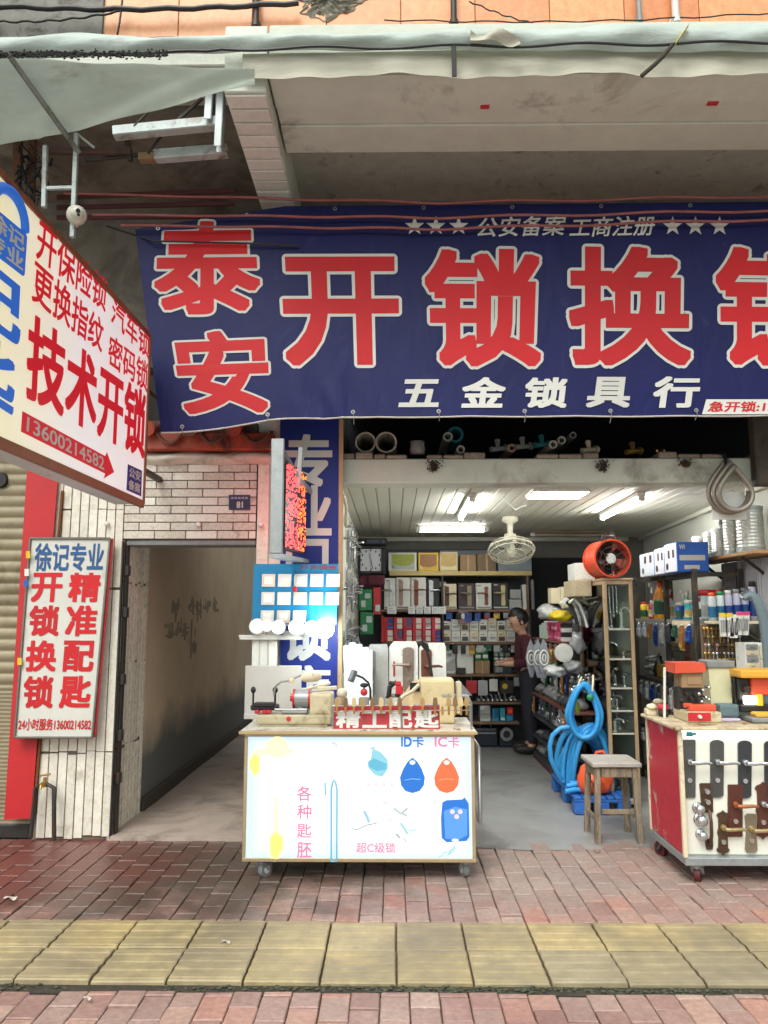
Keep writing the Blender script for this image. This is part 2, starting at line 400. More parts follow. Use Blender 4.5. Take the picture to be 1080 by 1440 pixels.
g = MB().sheet(lambda u, v: (-60 + 120 * u, -60 + 120 * v, -.16 if v < .5 else -.16), 2, 2); struct(g.build('road', PALE_ROAD))
g = MB().box(-14, 14, -2.2, 3.2, -.2, -.03, 0); struct(g.build('subsoil', SOIL))
def pave(x0, x1, y0, y1, ztop, seed):
    r = random.Random(seed); q = MB(); w, l = .1125, .178; i = 0; x = x0
    while x < x1:
        y = y0 - (l / 2 if i % 2 else 0) - r.uniform(0, .01)
        while y < y1:
            a, b2 = max(y, y0), min(y + l, y1); y += l
            if b2 - a < .03: continue
            z = ztop + r.gauss(0, .0022); tx, ty = r.gauss(0, .006), r.gauss(0, .010); g = r.uniform(.0014, .0028)
            T = Mx.Translation((x + w / 2 + r.uniform(-.0015, .0015), (a + b2) / 2, z)) @ Mx.Rotation(tx, 4, 'X') @ Mx.Rotation(ty, 4, 'Y') @ Mx.Rotation(r.gauss(0, .006), 4, 'Z')
            hx, hy, c = w / 2 - g, (b2 - a) / 2 - g - .0012, .004
            vs = [(sx * (hx - cc), sy * (hy - cc), zz) for zz, cc in ((0, c), (-c, 0), (-.03, 0)) for sx, sy in ((-1, -1), (1, -1), (1, 1), (-1, 1))]
            q.add(vs, [[0, 1, 2, 3]] + [[k * 4 + j, k * 4 + 4 + j, k * 4 + 4 + (j + 1) % 4, k * 4 + (j + 1) % 4] for k in range(2) for j in range(4)], False, T)
        x += w; i += 1
    return q
struct(pave(-5, 5, 1.9, 3.175, .004, 1).build('pavement', PAVE))
struct(pave(-5, 5, 3.848, 5.16, .008, 2).build('pavement', PAVE))
g = MB().box(-14, 14, 3.236, 5.4, -.1, -.012, 0); struct(g.build('bedding_sand', M('joint_grit', S(120, 104, 94), .95, var=.4, scale=30)))
g = MB().box(-14, 14, -2.4, 1.896, -.1, .004, 0); struct(g.build('bounce_paving', M('bounce_grey', S(186, 184, 178), .5, var=.15, scale=6)))  # added out of view: pale ground bouncing neutral light onto the undersides
g = MB().box(-14, 14, 1.897, 3.168, -.1, -.014, 0); struct(g.build('bedding_sand', M('joint_grit', S(120, 104, 94), .95, var=.4, scale=30)))
g = MB().box(-14, 14, 3.2, 12, -.2, -.031, 0); struct(g.build('subsoil', SOIL))
t = MB(); rt = random.Random(4)
for i in range(-26, 27):
    for j in range(2):
        x0 = i * .303 + .015; y0 = 3.232 + j * .303; dz = rt.uniform(-.004, .004); tl = rt.uniform(-.006, .006)
        T = Mx.Translation((x0 + .15, y0 + .15, dz)) @ Mx.Rotation(tl, 4, 'Y') @ Mx.Rotation(rt.uniform(-.006, .006), 4, 'X') @ Mx.Rotation(rt.uniform(-.008, .008), 4, 'Z')
        b = bmesh.new()
        # one slab with four long ribs, cut from a strip profile so that each tile is a single piece
        ys = [(-.1465, -.03), (-.1465, .009), (-.141, .014)]
        for k in range(4):
            c = -.108 + k * .072
            ys += [(c - .022, .0145), (c - .015, .0183), (c + .015, .0183), (c + .022, .0145)]
        ys += [(.141, .014), (.1465, .009), (.1465, -.03)]
        vs = []; n = len(ys); xs = (-.147, -.1415, .1415, .147)
        for x in xs:
            for y, z in ys: vs.append((x, y, z - (.004 if abs(x) > .143 and z > 0 else 0)))
        fs = [[a * n + q, (a + 1) * n + q, (a + 1) * n + q + 1, a * n + q + 1] for a in range(3) for q in range(n - 1)] + [list(range(n))[::-1], [3 * n + q for q in range(n)]]
        b.free(); t.add(vs, fs, False, T)
struct(t.build('tactile_paving', TACT))
g = MB().box(-14, 14, 3.1685, 3.2355, -.1, -.003, 0); struct(g.build('joint_soil', SOIL))
# moss and grit filling the open joint along the kerb side of the ribbed tiles
moss = MB(); rm = random.Random(5)
for i in range(2600):
    x = rm.uniform(-4, 4)
    if math.sin(x * 2.3 + 1) + .5 * math.sin(x * 7) < rm.uniform(-1.2, .9): continue
    y = 3.204 + rm.gauss(0, .012); r = rm.uniform(.002, .007)
    moss.ball((x, y, -.002 + rm.uniform(-.003, .007)), (r * 1.8, r, r * .7), 6, 4)
struct(moss.build('joint_moss', M('moss', S(74, 78, 62), .95, var=.5, scale=50)), 'stuff')

# litter on the pavement
LIT = M('paper_scrap', S(205, 198, 188), .8)
for k, (px, py, s, lab) in enumerate(((318, 1328, .018, 'small white paper scrap on the yellow ribbed tiles'), (15, 1266, .03, 'crumpled pale scrap on the dark red bricks by the pillar'),
                              (123, 1408, .014, 'tiny cigarette end on the red bricks before the yellow strip'), (840, 1199, .02, 'brown dry leaf on the bricks in front of the wooden stool'))):
    p = gz(px, py, .012); q = MB(); rr = random.Random(k)
    q.sheet(lambda u, v: (p.x + (u - .5) * s * 2, p.y + (v - .5) * s * 1.3 + .01 * math.sin(u * 5), p.z + .012 + s * .35 * math.sin(u * 4 + v * 3) * .5), 6, 5, .0008)
    tag(q.build('paper_scrap' if k < 3 else 'dry_leaf', LIT if k < 3 else BROWN), lab, 'litter')

# ================================================================== BUILDING
B = thing('shop_building', 'old concrete shop building with white tiles, orange upper facade and an open shop bay', 'building', (0, 5.2, 0))
TILE = island('glazed_white_tile', S(232, 228, 216), S(212, 206, 192), .28, S(140, 122, 100), .12, 4, .25, S(224, 218, 204))
TILEB = island('white_brick_tile', S(228, 224, 214), S(210, 204, 194), .3, S(112, 90, 76), .18, 9, .25, S(196, 186, 172))
GROUT = M('dark_grout', S(112, 100, 90), .85, var=.3)
PLAST = M('old_grey_plaster', S(140, 134, 124), .8, var=.25, scale=1.8, dirt=.4, dirtc=S(84, 78, 70), bmp=.3)
CONCD = M('weathered_concrete', S(212, 216, 204), .8, var=.12, scale=1.5, dirt=.12, dirtc=S(140, 132, 120), bmp=.35)
def tiles(mb, x0, x1, z0, z1, w, h, y, run=False, gap=.006, axis='y', seed=1, offs=True):
    """Face of tiles between x0..x1, z0..z1 at depth y (axis 'x': x0..x1 are depths and y the x of the face, looking right)."""
    r = random.Random(seed); rows = max(1, round((z1 - z0) / h)); hh = (z1 - z0) / rows
    for j in range(rows):
        o = (j % 2) * w / 2 if run else 0; x = x0 - o
        while x < x1 - .004:
            a = max(x, x0) + gap / 2; b2 = min(x + w, x1) - gap / 2; x += w
            if b2 - a < .012: continue
            zo = 0 if run or not offs else r.uniform(-.012, .012); d = r.uniform(0, .002)
            if axis == 'y': mb.box(a, b2, y - .006 - d, y + .004, z0 + j * hh + gap / 2 + zo, z0 + (j + 1) * hh - gap / 2 + zo, .0025)
            else: mb.box(y - .004, y + .006 + d, a, b2, z0 + j * hh + gap / 2 + zo, z0 + (j + 1) * hh - gap / 2 + zo, .0025)
# left pillar, with the tiled jamb that runs back along the passage
MB().box(-2.335, -1.826, 5.156, 6.4, -.02, 3.3, .01).build('pillar_core', GROUT, B)
t = MB(); tiles(t, -2.30, -1.82, .02, 3.2, .0605, .53, 5.15, seed=3); t.build('pillar_tiles', TILE, B)
t = MB(); tiles(t, 5.165, 5.72, .02, 2.2, .062, .53, -1.82, axis='x', seed=4); t.build('jamb_tiles', TILE, B)
# edge trim and rusty strip beside the doorway
t = MB(); t.bar((-1.812, 5.135, .02), (-1.812, 5.135, 1.93), .012, .03); t.bar((-1.80, 5.19, .02), (-1.80, 5.19, 1.93), .02, .05)
for z in (.35, .62, .98, 1.42, 1.7): t.box(-1.806, -1.775, 5.15, 5.2, z, z + .07, .004)
t.build('door_frame', DARK, B)
t = MB(); t.box(-1.80, -.925, 5.16, 5.36, 1.905, 1.94, .004); t.build('door_head', GREYP, B)
# lintel with running-bond tiles and pier
MB().box(-1.82, -.925, 5.156, 5.36, 1.942, 2.75, .004).build('lintel_core', GROUT, B)
t = MB(); tiles(t, -1.82, -.922, 1.945, 2.46, .212, .0605, 5.15, run=True, seed=6); t.build('lintel_tiles', TILEB, B)
MB().box(-.921, -.365, 5.156, 6.0, 0, 3.2, .01).build('pier', CONCD, B)
t = MB(); tiles(t, -.918, -.752, .1, 2.46, .083, .9, 5.15, seed=8, offs=False); t.build('pier_tiles', TILE, B)
# plaster ledge, tiled eaves over the doorway
t = MB(); t.sheet(lambda u, v: (-1.86 + 1.06 * u, 5.14 - .05 * math.sin(v * math.pi) - .012 * math.sin(u * 23) * math.sin(v * 3.1), 2.455 + .085 * v + .006 * math.sin(u * 17)), 40, 8, -.05)
t.build('plaster_ledge', M('pale_plaster', S(212, 204, 190), .8, var=.12, scale=6, dirt=.3, dirtc=S(150, 138, 122), bmp=.4), B)
TERR = M('terracotta', S(168, 72, 48), .5, var=.3, scale=8, dirt=.35, dirtc=S(78, 50, 40))
e = thing('tiled_eave', 'terracotta red eave of round roof tiles above the passage doorway', 'eave', (-1.35, 5.1, 2.54))
t = MB(); t.box(-1.95, -.80, 5.06, 5.15, 2.54, 2.66, .01); t.build('fascia_board', TERR, e)
for k, x in enumerate((-1.93, -1.642, -1.352, -1.062)):
    c = MB(); c.cyl((x, 5.0, 2.675), (x, 5.5, 2.80), .05, .05, 20); c.cyl((x, 4.992, 2.673), (x, 5.002, 2.675), .054, .054, 20); c.build('cover_tile', TERR if k != 2 else M('mossy_terracotta', S(120, 82, 60), .7, var=.4), e)
for k in range(4):
    x0 = -1.93 + k * .29
    c = MB(); c.sheet(lambda u, v: (x0 + .05 + .19 * u, 5.02 + .48 * v, 2.66 - .075 * math.sin(u * math.pi) + .12 * v), 12, 2, -.015)
    c.build('pan_tile', M('dark_pan_tile', S(110, 74, 60), .7, var=.4, dirt=.5), e)
# passage
PASS = None
def passage_wall():
    m, nt, b = nodes('passage_plaster'); P = coord(nt, world_pos=True); sx = N(nt, 'SeparateXYZ'); L(nt, P, sx.inputs[0])
    n = noise(nt, P, 1.6, 5, .6); n2 = noise(nt, P, 14, 5)
    c = ramp(nt, n, .3, .7, S(196, 174, 150), S(214, 192, 168))
    a = N(nt, 'Math', operation='MULTIPLY_ADD'); a.inputs[1].default_value = .45; L(nt, n, a.inputs[0]); L(nt, sx.outputs[2], a.inputs[2])
    c = mixc(nt, ramp(nt, a.outputs[0], .66, .95, (1, 1, 1), (0, 0, 0)), c, S(104, 106, 106))
    c = mixc(nt, ramp(nt, noise(nt, P, 2.3, 6, .7), .6, .74, (0, 0, 0), (.35, .35, .35)), c, S(136, 122, 104))
    L(nt, c, b.inputs['Base Color']); b.inputs['Roughness'].default_value = .75; bump(nt, b, n2, .25, .006); return m
PASS = passage_wall()
MB().box(-2.2, -1.822, 5.73, 10.6, 0, 2.9, .004).build('passage_wall', PASS, B)
MB().box(-1.826, -.92, 5.37, 7.0, 2.45, 2.55, .004).build('passage_ceiling', PLAST, B)
t = MB(); t.sheet(lambda u, v: (-1.83 + .92 * u, 5.12 + 5.5 * v, .035 + .004 * math.sin(u * 9 + v * 20)), 12, 30, -.06)
struct(t.build('passage_floor', M('passage_concrete', S(178, 162, 152), .45, var=.2, scale=2.5, dirt=.4, dirtc=S(126, 112, 102), bmp=.2)))
t = MB(); t.box(-1.818, -1.795, 5.74, 10.6, .03, .13, .004); t.build('skirting', M('dark_skirting', S(70, 64, 60), .7), B)
# stencilled adverts rubbed into the passage wall, long illegible
sm = MB(); rs = random.Random(9)
for (px, py, w, h) in ((247, 858, 10, 20), (270, 852, 9, 16), (281, 856, 8, 16), (292, 851, 6, 8), (303, 853, 4, 12), (242, 889, 16, 22), (255, 888, 12, 20), (268, 892, 14, 26), (272, 912, 8, 14)):
    for q in range(9):
        c = atx(px + rs.uniform(-w, w) * .5, py + rs.uniform(-h, h) * .5, -1.820); a, d = rs.uniform(.02, .07), rs.uniform(.006, .018)
        if rs.random() < .5: a, d = d, a
        sm.box(-1.8215, -1.8195 + rs.random() * .0006, c.y - a * 1.6, c.y + a * 1.6, c.z - d, c.z + d, .001)
sm.build('stencilled_marks', M('faded_stencil', S(164, 148, 133), .8, var=.4), B)
MB().box(-5, 5, 13.0, 13.2, -.2, 3.4, .01).build('courtyard_wall', PLAST, B)
MB().box(2.96, 6.5, 5.19, 5.5, -.02, 3.2, .01).build('side_wall', CONCD, B)
MB().box(4.5, 6.5, 3.9, 5.5, 3.2, 6.2, .01).build('facade_wall', PLAST, B)
# shop interior shell
PAINT = M('shop_white_wall', S(222, 222, 212), .7, var=.08, scale=2, dirt=.12, dirtc=S(170, 166, 150))
MB().box(-.92, -.40, 6.0, 9.2, 0, 3.0, 0).build('side_wall', PAINT, B)
t = MB(); t.add([(2.62, 5.2, 0), (3.0, 9.2, 0), (3.0, 9.2, 2.6), (2.62, 5.2, 2.6), (2.95, 5.2, 0), (3.3, 9.2, 0), (3.3, 9.2, 2.6), (2.95, 5.2, 2.6)],
        [[0, 1, 2, 3], [5, 4, 7, 6], [4, 0, 3, 7], [1, 5, 6, 2], [3, 2, 6, 7]]); t.build('side_wall', PAINT, B)
MB().box(-.92, 3.3, 9.2, 9.35, 0, 3.0, 0).build('back_wall', M('grey_back_wall', S(120, 118, 112), .7, var=.2), B)  # plain mid grey, darker than the white side walls
CEIL = M('pvc_ceiling_board', S(216, 214, 200), .62, var=.06, scale=1.2, dirt=.12, dirtc=S(160, 152, 130), rv=.08)
t = MB(); x = -.42
while x < 3.2:
    t.box(x, x + .094, 5.24, 9.22, 2.352, 2.372, .004); x += .1
t.add([(-.5, 5.2, 2.368), (3.3, 5.2, 2.368), (3.3, 9.25, 2.368), (-.5, 9.25, 2.368)], [[0, 1, 2, 3]])
t.build('slatted_ceiling', CEIL, B)
t = MB(); t.box(-.40, 2.8, 9.12, 9.2, 2.30, 2.35, .006); t.bar((2.60, 5.3, 2.335), (2.965, 9.2, 2.335), .04, .035); t.build('ceiling_trim', CEIL, B)
struct(MB().sheet(lambda u, v: (-.42 + 3.6 * u, 5.0 + 4.25 * v + .05 * math.sin(u * 13) * (1 - v), .011 + .003 * math.sin(u * 9)), 40, 12).build('shop_floor', FLOORC))
# beam over the shop bay with a broken top edge, and the dark store above it
t = MB(); t.box(-.362, 2.52, 5.2, 5.42, 2.335, 2.505, .008); t.build('lintel_beam', CONCD, B)
t = MB(); rb = random.Random(3); x = -.34
while x < 2.5:
    w = rb.uniform(.05, .16)
    if rb.random() < .8: t.box(x, x + w, 5.185 + rb.uniform(0, .02), 5.42, 2.507, 2.53 + rb.uniform(0, .022), .008)
    x += w + .008
t.build('broken_edge', M('rough_mortar', S(150, 138, 124), .9, var=.4, scale=20, bmp=.6), B)
MB().box(-.5, 3.3, 5.42, 7.2, 2.46, 2.5, 0).build('loft_floor', M('loft_shade', S(34, 36, 42), .9, var=.3), B)  # the loft's shade is put into this near-black colour of its surfaces
MB().box(-.5, 3.3, 6.6, 6.7, 2.4, 3.3, 0).build('loft_wall', M('loft_shade', S(34, 36, 42), .9, var=.3), B)
MB().box(-.362, 3.3, 5.33, 6.6, 3.12, 3.19, 0).build('loft_ceiling', M('loft_shade', S(34, 36, 42), .9, var=.3), B)
MB().box(2.44, 3.3, 5.1, 5.19, 2.30, 3.2, .01).build('side_pillar', M('dark_side_pillar', S(84, 76, 66), .8, var=.3, dirt=.4), B)
# wall behind the banner, deep soffit, stepped edge beam, cross beam with striped underside
MB().box(-4.5, 4.5, 5.32, 5.5, 3.2, 4.6, 0).build('facade_wall', PLAST, B)
MB().box(-6.5, -1.835, 5.5, 5.7, 0, 3.2, 0).build('facade_wall', PLAST, B)
MB().box(-.9, 4.5, 4.47, 5.32, 4.46, 4.6, 0).build('soffit', M('stained_soffit', S(180, 174, 162), .85, var=.2, dirt=.12, dirtc=S(120, 112, 100)), B)  # greyer than the edge beam, with random stains
MB().box(-4.5, -.9, 4.3, 5.32, 4.46, 4.6, 0).build('soffit', PLAST, B)
t = MB()
for a, b2, z in ((3.76, 4.02, 4.290), (4.02, 4.19, 4.306), (4.19, 4.46, 4.297)):
    t.box(-.66, 4.5, a + .003, b2, z, 4.6, .006)
t.box(-4.5, -.905, 3.94, 4.29, 4.50, 4.6, .006)
t.build('edge_beam', CONCD, B)
t = MB(); t.box(-.90, -.672, 3.77, 5.31, 4.215, 4.6, .004); t.build('cross_beam', CONCD, B)
t = MB()
for k in range(13): t.box(-.895, -.677, 3.79 + k * .118, 3.79 + k * .118 + .104, 4.200, 4.213, .004)
t.build('beam_tiles', island('beam_white_tile', S(232, 228, 220), S(216, 212, 204), .4, S(170, 160, 148), .05, 4, .2), B)
t = MB()
for z, y in ((4.288, 3.9), (4.297, 4.3)):
    pass
t.box(.50, .55, 4.0, 4.03, 4.282, 4.300, .002); t.box(1.77, 1.83, 3.985, 4.015, 4.282, 4.300, .002)
t.build('red_tape', RED, B)
# upper facade
OR = island('orange_wall_tile', S(222, 148, 98), S(204, 126, 80), .4, S(150, 92, 62), .12, 3, .2, S(228, 160, 112))
t = MB(); tiles(t, -1.63, 4.5, 4.6, 5.9, .42, .30, 3.95, gap=.004, seed=12, offs=False)
t.build('orange_tiles', OR, B)
MB().box(-1.64, 4.5, 3.956, 4.2, 4.6, 6.2, 0).build('upper_wall', M('raw_wall', S(170, 150, 130), .9, var=.3), B)
MB().box(-4.5, -1.645, 3.95, 4.2, 4.6, 6.2, .004).build('upper_wall', M('grey_render', S(132, 130, 124), .85, var=.2, dirt=.4), B)
# hole knocked through the tiles
hp = MB(); rh = random.Random(8)
C0 = at(462, 8, 3.94)
ph = [.86 + .13 * math.sin(i * .39 + 1) + .09 * math.sin(i * .92) + .05 * math.sin(i * 2.2) + rh.uniform(-.05, .05) for i in range(48)]
hp.add([V((C0.x, 3.930, C0.z + .03))] + [V((C0.x + (.215 * q / 6) * ph[i] ** (q / 6) * math.cos(i * math.pi / 24), 3.934 + rh.uniform(-.010, .010) * (q < 6) + .006 * (q / 6) ** 3, C0.z + .03 + (.125 * q / 6) * ph[i] ** (q / 6) * math.sin(i * math.pi / 24))) for q in range(1, 7) for i in range(48)],
       [[0, 1 + (i + 1) % 48, 1 + i] for i in range(48)] + [[1 + q * 48 + i, 1 + q * 48 + (i + 1) % 48, 1 + (q + 1) * 48 + (i + 1) % 48, 1 + (q + 1) * 48 + i] for q in range(5) for i in range(48)])
hp.build('broken_render', M('exposed_rubble', S(120, 116, 104), .95, var=.6, scale=30, bmp=.6), B)
# cracks and rust stains drawn by leaking pipes stay in the material; pipes on the facade
def pole(name, px, r, m, lab, y=3.9, z0=4.42):
    p = at(px, 20, y); q = MB(); q.cyl((p.x, y, z0), (p.x, y, 5.9), r, r, 12)
    for z in (4.7, 5.2): q.cyl((p.x, y, z), (p.x, y, z + .03), r * 1.35, r * 1.35, 12); q.box(p.x - r * 1.6, p.x + r * 1.6, y, y + .05, z, z + .03, .003)
    return tag(q.build(name, m), lab, 'pipe')
pole('rusty_pipe', 360, .017, DARK, 'dark rusty pipe on the orange facade, nearest the grey wall')
pole('rusty_pipe', 638, .017, DARK, 'dark pipe in the middle of the orange facade above the torn cloth')
pole('rusty_pipe', 899, .014, GREYP, 'grey pipe with brown joints on the orange facade beside the white pipe')
pole('drain_pipe', 950, .02, WHITE, 'white drain pipe on the orange facade beside a grey pipe')
for k, (x0, y0, x1, y1, r, lab) in enumerate(((540, 28, 1090, 18, .004, 'thin sagging black cable across the orange facade'), (190, 52, 640, 44, .006, 'brown cable running level along the foot of the orange tiles'),
        (-20, 8, 420, 4, .016, 'thick black cable bundle at the very top over the grey wall'), (-20, 30, 190, 12, .007, 'loose dark cable crossing the grey wall below the thick bundle'), (660, 2, 800, 40, .004, 'thin black wire slanting down over the orange tiles'), (172, 0, 165, 48, .006, 'short black wire hanging down the grey wall by the orange tiles'))):
    a, b2 = at(x0, y0, 3.88), at(x1, y1, 3.88); n = 24
    tag(MB().tube([a.lerp(b2, i / n) - V((0, .0, .03 * math.sin(i / n * math.pi) + .006 * math.sin(i * 1.7))) for i in range(n + 1)], r, 6).build('cable', BLACK), lab, 'cable')
# roller shutter and red board at the far left
SHUT = M('beige_shutter', S(150, 138, 112), .5, metal=.15, var=.15, scale=2, dirt=.3, dirtc=S(104, 92, 72))
sh = thing('roller_shutter', 'closed beige roller shutter with ribbed slats left of the red board', 'shutter', (-3.1, 5.25, 0))
def shut(u, v):
    z = 3.0 * v; p = .075 if z > .95 else .026; return (-3.9 + 1.55 * u, 5.22 - (.012 if p > .05 else .006) * abs(math.sin(math.pi * z / p)), z)
MB().sheet(shut, 1, 420, .01).build('slat_curtain', SHUT, sh)
MB().box(-3.9, -2.36, 5.19, 5.23, 0, .09, .008).build('bottom_rail', DARK, sh)
t = MB(); c = at(0, 675, 5.19); t.cyl((c.x, 5.205, c.z), (c.x, 5.175, c.z), .055, .05, 20); t.build('lock_cover', BLACK, sh)
struct_red = quad((43, 600), (88, 600), (45, 1150), (7, 1152), 5.125)
t = MB(); panel(t, struct_red, .012); tag(t.build('red_board', M('red_sheet', S(196, 38, 44), .5, var=.12, scale=3)), 'tall narrow bright red board leaning beside the roller shutter', 'board')
t = MB(); a, b2 = at(88, 690, 5.13), at(48, 1140, 5.13); t.bar(a, b2, .016, .02); tag(t.build('rusty_batten', M('rust', S(120, 74, 42), .9, var=.6, scale=40, bmp=.6)), 'thin rusty batten along the right edge of the red board', 'batten')
# standpipe at the pillar's foot
sp = thing('standpipe', 'old grey water pipe with a tap at the foot of the tiled pillar', 'pipe', tuple(gz(75, 1180)))
y = 5.07
a, b2, c, d = at(43, 1178, y), at(50, 1108, y), at(76, 1108, y), at(76, 1182, y)
t = MB(); t.tube([a, a.lerp(b2, .5), b2, b2.lerp(c, .5) + V((0, 0, .03)), c, c.lerp(d, .5), d], .014, 10); t.build('pipe', DARK, sp)
k = at(63, 1100, y - .01); t = MB(); t.cyl(k - V((0, 0, .03)), k + V((0, 0, .03)), .014, .012, 10); t.bar(k + V((-.035, 0, .04)), k + V((.035, 0, .05)), .012); t.tube([k, k + V((0, -.05, 0)), k + V((0, -.06, -.03))], .009, 8)
t.build('tap', BRASS, sp)

# ================================================================== SIGNS AND BANNERS
# big blue banner slung under the canopy
def vinyl(name, rgb, rough=.38, creases=True):
    m, nt, b = nodes(name); P = coord(nt, world_pos=True)
    n = noise(nt, P, 2.5, 4); c = ramp(nt, n, .3, .7, tuple(x * .85 for x in rgb), tuple(x * 1.12 for x in rgb)); L(nt, c, b.inputs['Base Color'])
    c = mixc(nt, ramp(nt, noise(nt, P, 5, 8, .72), .62, .75, (0, 0, 0), (.25, .25, .25)), c, S(96, 92, 96)); L(nt, c, b.inputs['Base Color'])
    b.inputs['Roughness'].default_value = rough
    if creases:
        w = N(nt, 'TexNoise'); w.inputs['Scale'].default_value = 3.2; w.inputs['Detail'].default_value = 3; w.inputs['Distortion'].default_value = 1.2
        mp = N(nt, 'Mapping'); mp.inputs['Scale'].default_value = (1.6, 1, .7); mp.inputs['Rotation'].default_value = (0, rad(28), 0); L(nt, P, mp.inputs[0]); L(nt, mp.outputs[0], w.inputs['Vector'])
        bump(nt, b, w.outputs[0], .16, .05)
    b.inputs['Specular IOR Level'].default_value = .3
    return m
VIN = vinyl('navy_vinyl', S(15, 21, 80), .5)
Bn = thing('shop_banner', 'large navy blue vinyl banner with big red white-edged writing hung under the canopy', 'banner', tuple(at(700, 585, PIX)))
bTL, bTR, bBR, bBL = at(190, 322, PIX), at(1250, 282, PIX), at(1250, 581, PIX), at(226, 607, PIX)
bM = at(392, 586, PIX); 
def dy_(u, v):
    cr = math.exp(-((u - .235) / .05) ** 2) * math.exp(-((v - .05) / .11) ** 2)
    return .016 * cr * math.sin(u * 120 + v * 9) + .010 * math.sin(u * 9 + 1) * (1 - v) + .004 * math.exp(-((v - .9) / .03) ** 2)
def banner(u, v):
    # top edge straight, lower edge dips at the left end; left fifth is turned a little away
    top = bTL.lerp(bTR, u)
    top.z = at(190, 322, PIX).z + (at(400, 290, PIX).z - at(190, 322, PIX).z) * min(1, u / .2) + (bTR.z - at(400, 290, PIX).z) * max(0, (u - .2) / .8)
    bot = bBL.lerp(bBR, u); k = min(1, u / .165)
    bot.z = bBL.z + (bM.z - bBL.z) * k ** 1.5 + (bBR.z - bM.z) * max(0, (u - .165) / .835) - .006 * abs(math.sin(u * 22))
    p = bot.lerp(top, v)
    p.y += dy_(u, v); return p
MB().sheet(banner, 110, 24, -.003).build('vinyl_sheet', VIN, Bn)
t = MB(); t.tube([banner(i / 40, 0) + V((0, .004, -.004)) for i in range(41)], .006, 6)
t.build('hem', M('banner_hem', S(190, 186, 180), .6), Bn)
for k in range(9):
    for v in (.022, .985):
        c = banner(.03 + k * .118, v); t = MB(); t.ring(c + V((0, -.004, 0)), c + V((0, .004, 0)), .013, .007, 14)
        if v < .5: t.tube([c + V((0, -.005, .004)), c + V((.004, -.006, -.03)), c + V((.012 - .003 * k, .01, -.06 - .008 * (k % 3)))], .0022, 5)
        t.build('eyelet', STEEL, Bn)
def bq(tl, tr, br, bl):
    f = quad(tl, tr, br, bl, PIX - .0035)
    def g(u, v, h=0.0):
        p = f(u, v, h); s = (p.x - bBL.x) / (bBR.x - bBL.x); p.y += dy_(s, (p.z - 2.66) / 1.38); return p
    return g
big = [("泰", (222, 312), (362, 310), (368, 442), (214, 442)), ("安", (239, 468), (375, 462), (380, 580), (258, 582)),
       ("开", (394, 361), (560, 361), (562, 514), (402, 514)), ("锁", (596, 349), (766, 351), (760, 516), (600, 516)),
       ("换", (800, 346), (974, 348), (972, 514), (800, 514)), ("锁", (1006, 345), (1180, 349), (1176, 514), (1008, 514))]
for s, *q in big:
    f = bq(*q); o = MB(); write(o, s, f, .027, .021, 0, step=.00002); o.build('character_outline', INKWHITE, Bn)
    o = MB(); write(o, s, f, .027, 0, .0014, 8, .00003); o.build('character', INKRED, Bn)
for s, x0, x1, y0, y1 in (("五", 562, 618, 534, 573), ("金", 648, 710, 531, 574), ("锁", 736, 798, 531, 574), ("具", 825, 887, 530, 573), ("行", 918, 984, 529, 573)):
    f = bq((x0 + 4, y0), (x1 + 3, y0), (x1 - 2, y1), (x0 - 2, y1)); o = MB(); write(o, s, f, .03); o.build('small_character', INKWHITE, Bn)
for i, cx in enumerate((583, 613, 645, 946, 978, 1012)):
    c = bq((cx - 14, 304), (cx + 14, 304), (cx + 14, 332), (cx - 14, 332)); o = MB()
    o.prism([(.5 + (.5 if k % 2 == 0 else .2) * math.sin(k * math.pi / 5), .5 + (.5 if k % 2 == 0 else .2) * math.cos(k * math.pi / 5)) for k in range(10)], lambda u, v, w: c(u, v, w), .002); o.build('star', INKWHITE, Bn)
for s, x0, x1 in (("公安备案", 668, 794), ("工商注册", 800, 920)):
    f = bq((x0 + 6, 306), (x1 + 4, 303), (x1 - 2, 331), (x0, 334)); o = MB(); write(o, s, f, .012); o.build('fine_writing', INKWHITE, Bn)
f = bq((994, 561), (1200, 561), (1200, 582), (988, 582)); o = MB(); o.sheet(lambda u, v: f(u, v, .0004), 40, 1); o.build('phone_strip', INKWHITE, Bn)
o = MB(); write(o, "急开锁:13600214582", sub(f, .03, .97, .15, .86), .025, 0, .0015); o.build('phone_writing', INKRED, Bn)
# banner ties and pink wires drawn across its head
for k, (y0, y1, y2) in enumerate(((284, 281, 274), (300, 302, 294), (321, 318, 305))):
    a, c, d = at(90 + 40 * k, y0 + (-12, 2, -4)[k], PIX - .05), at(620, y1 + 4, PIX - .05), at(1262, y2 - 2, PIX - .05); n = 40
    pts = [a.lerp(c, i / 20) if i < 20 else c.lerp(d, (i - 20) / 20) for i in range(n + 1)]
    pts = [p + V((0, .006 * math.sin(i), .005 * math.sin(i * .9))) for i, p in enumerate(pts)]
    tag(MB().tube(pts, .0085, 6).build('pink_wire', M('faded_pink_wire', S(160, 92, 90), .6, var=.3)), f'faded pink wire slung across the head of the blue banner, {("topmost", "middle", "lowest")[k]} of three', 'wire', 'pink wires across the banner')
a, c = at(215, 339, PIX - .03), at(346, 342, PIX - .03)
tag(MB().tube([at(150, 318, PIX + .1), a, a.lerp(c, .5), c, at(420, 346, PIX - .02)], .006, 6).build('black_wire', BLACK), 'black wire tied over the first red character of the banner', 'wire')

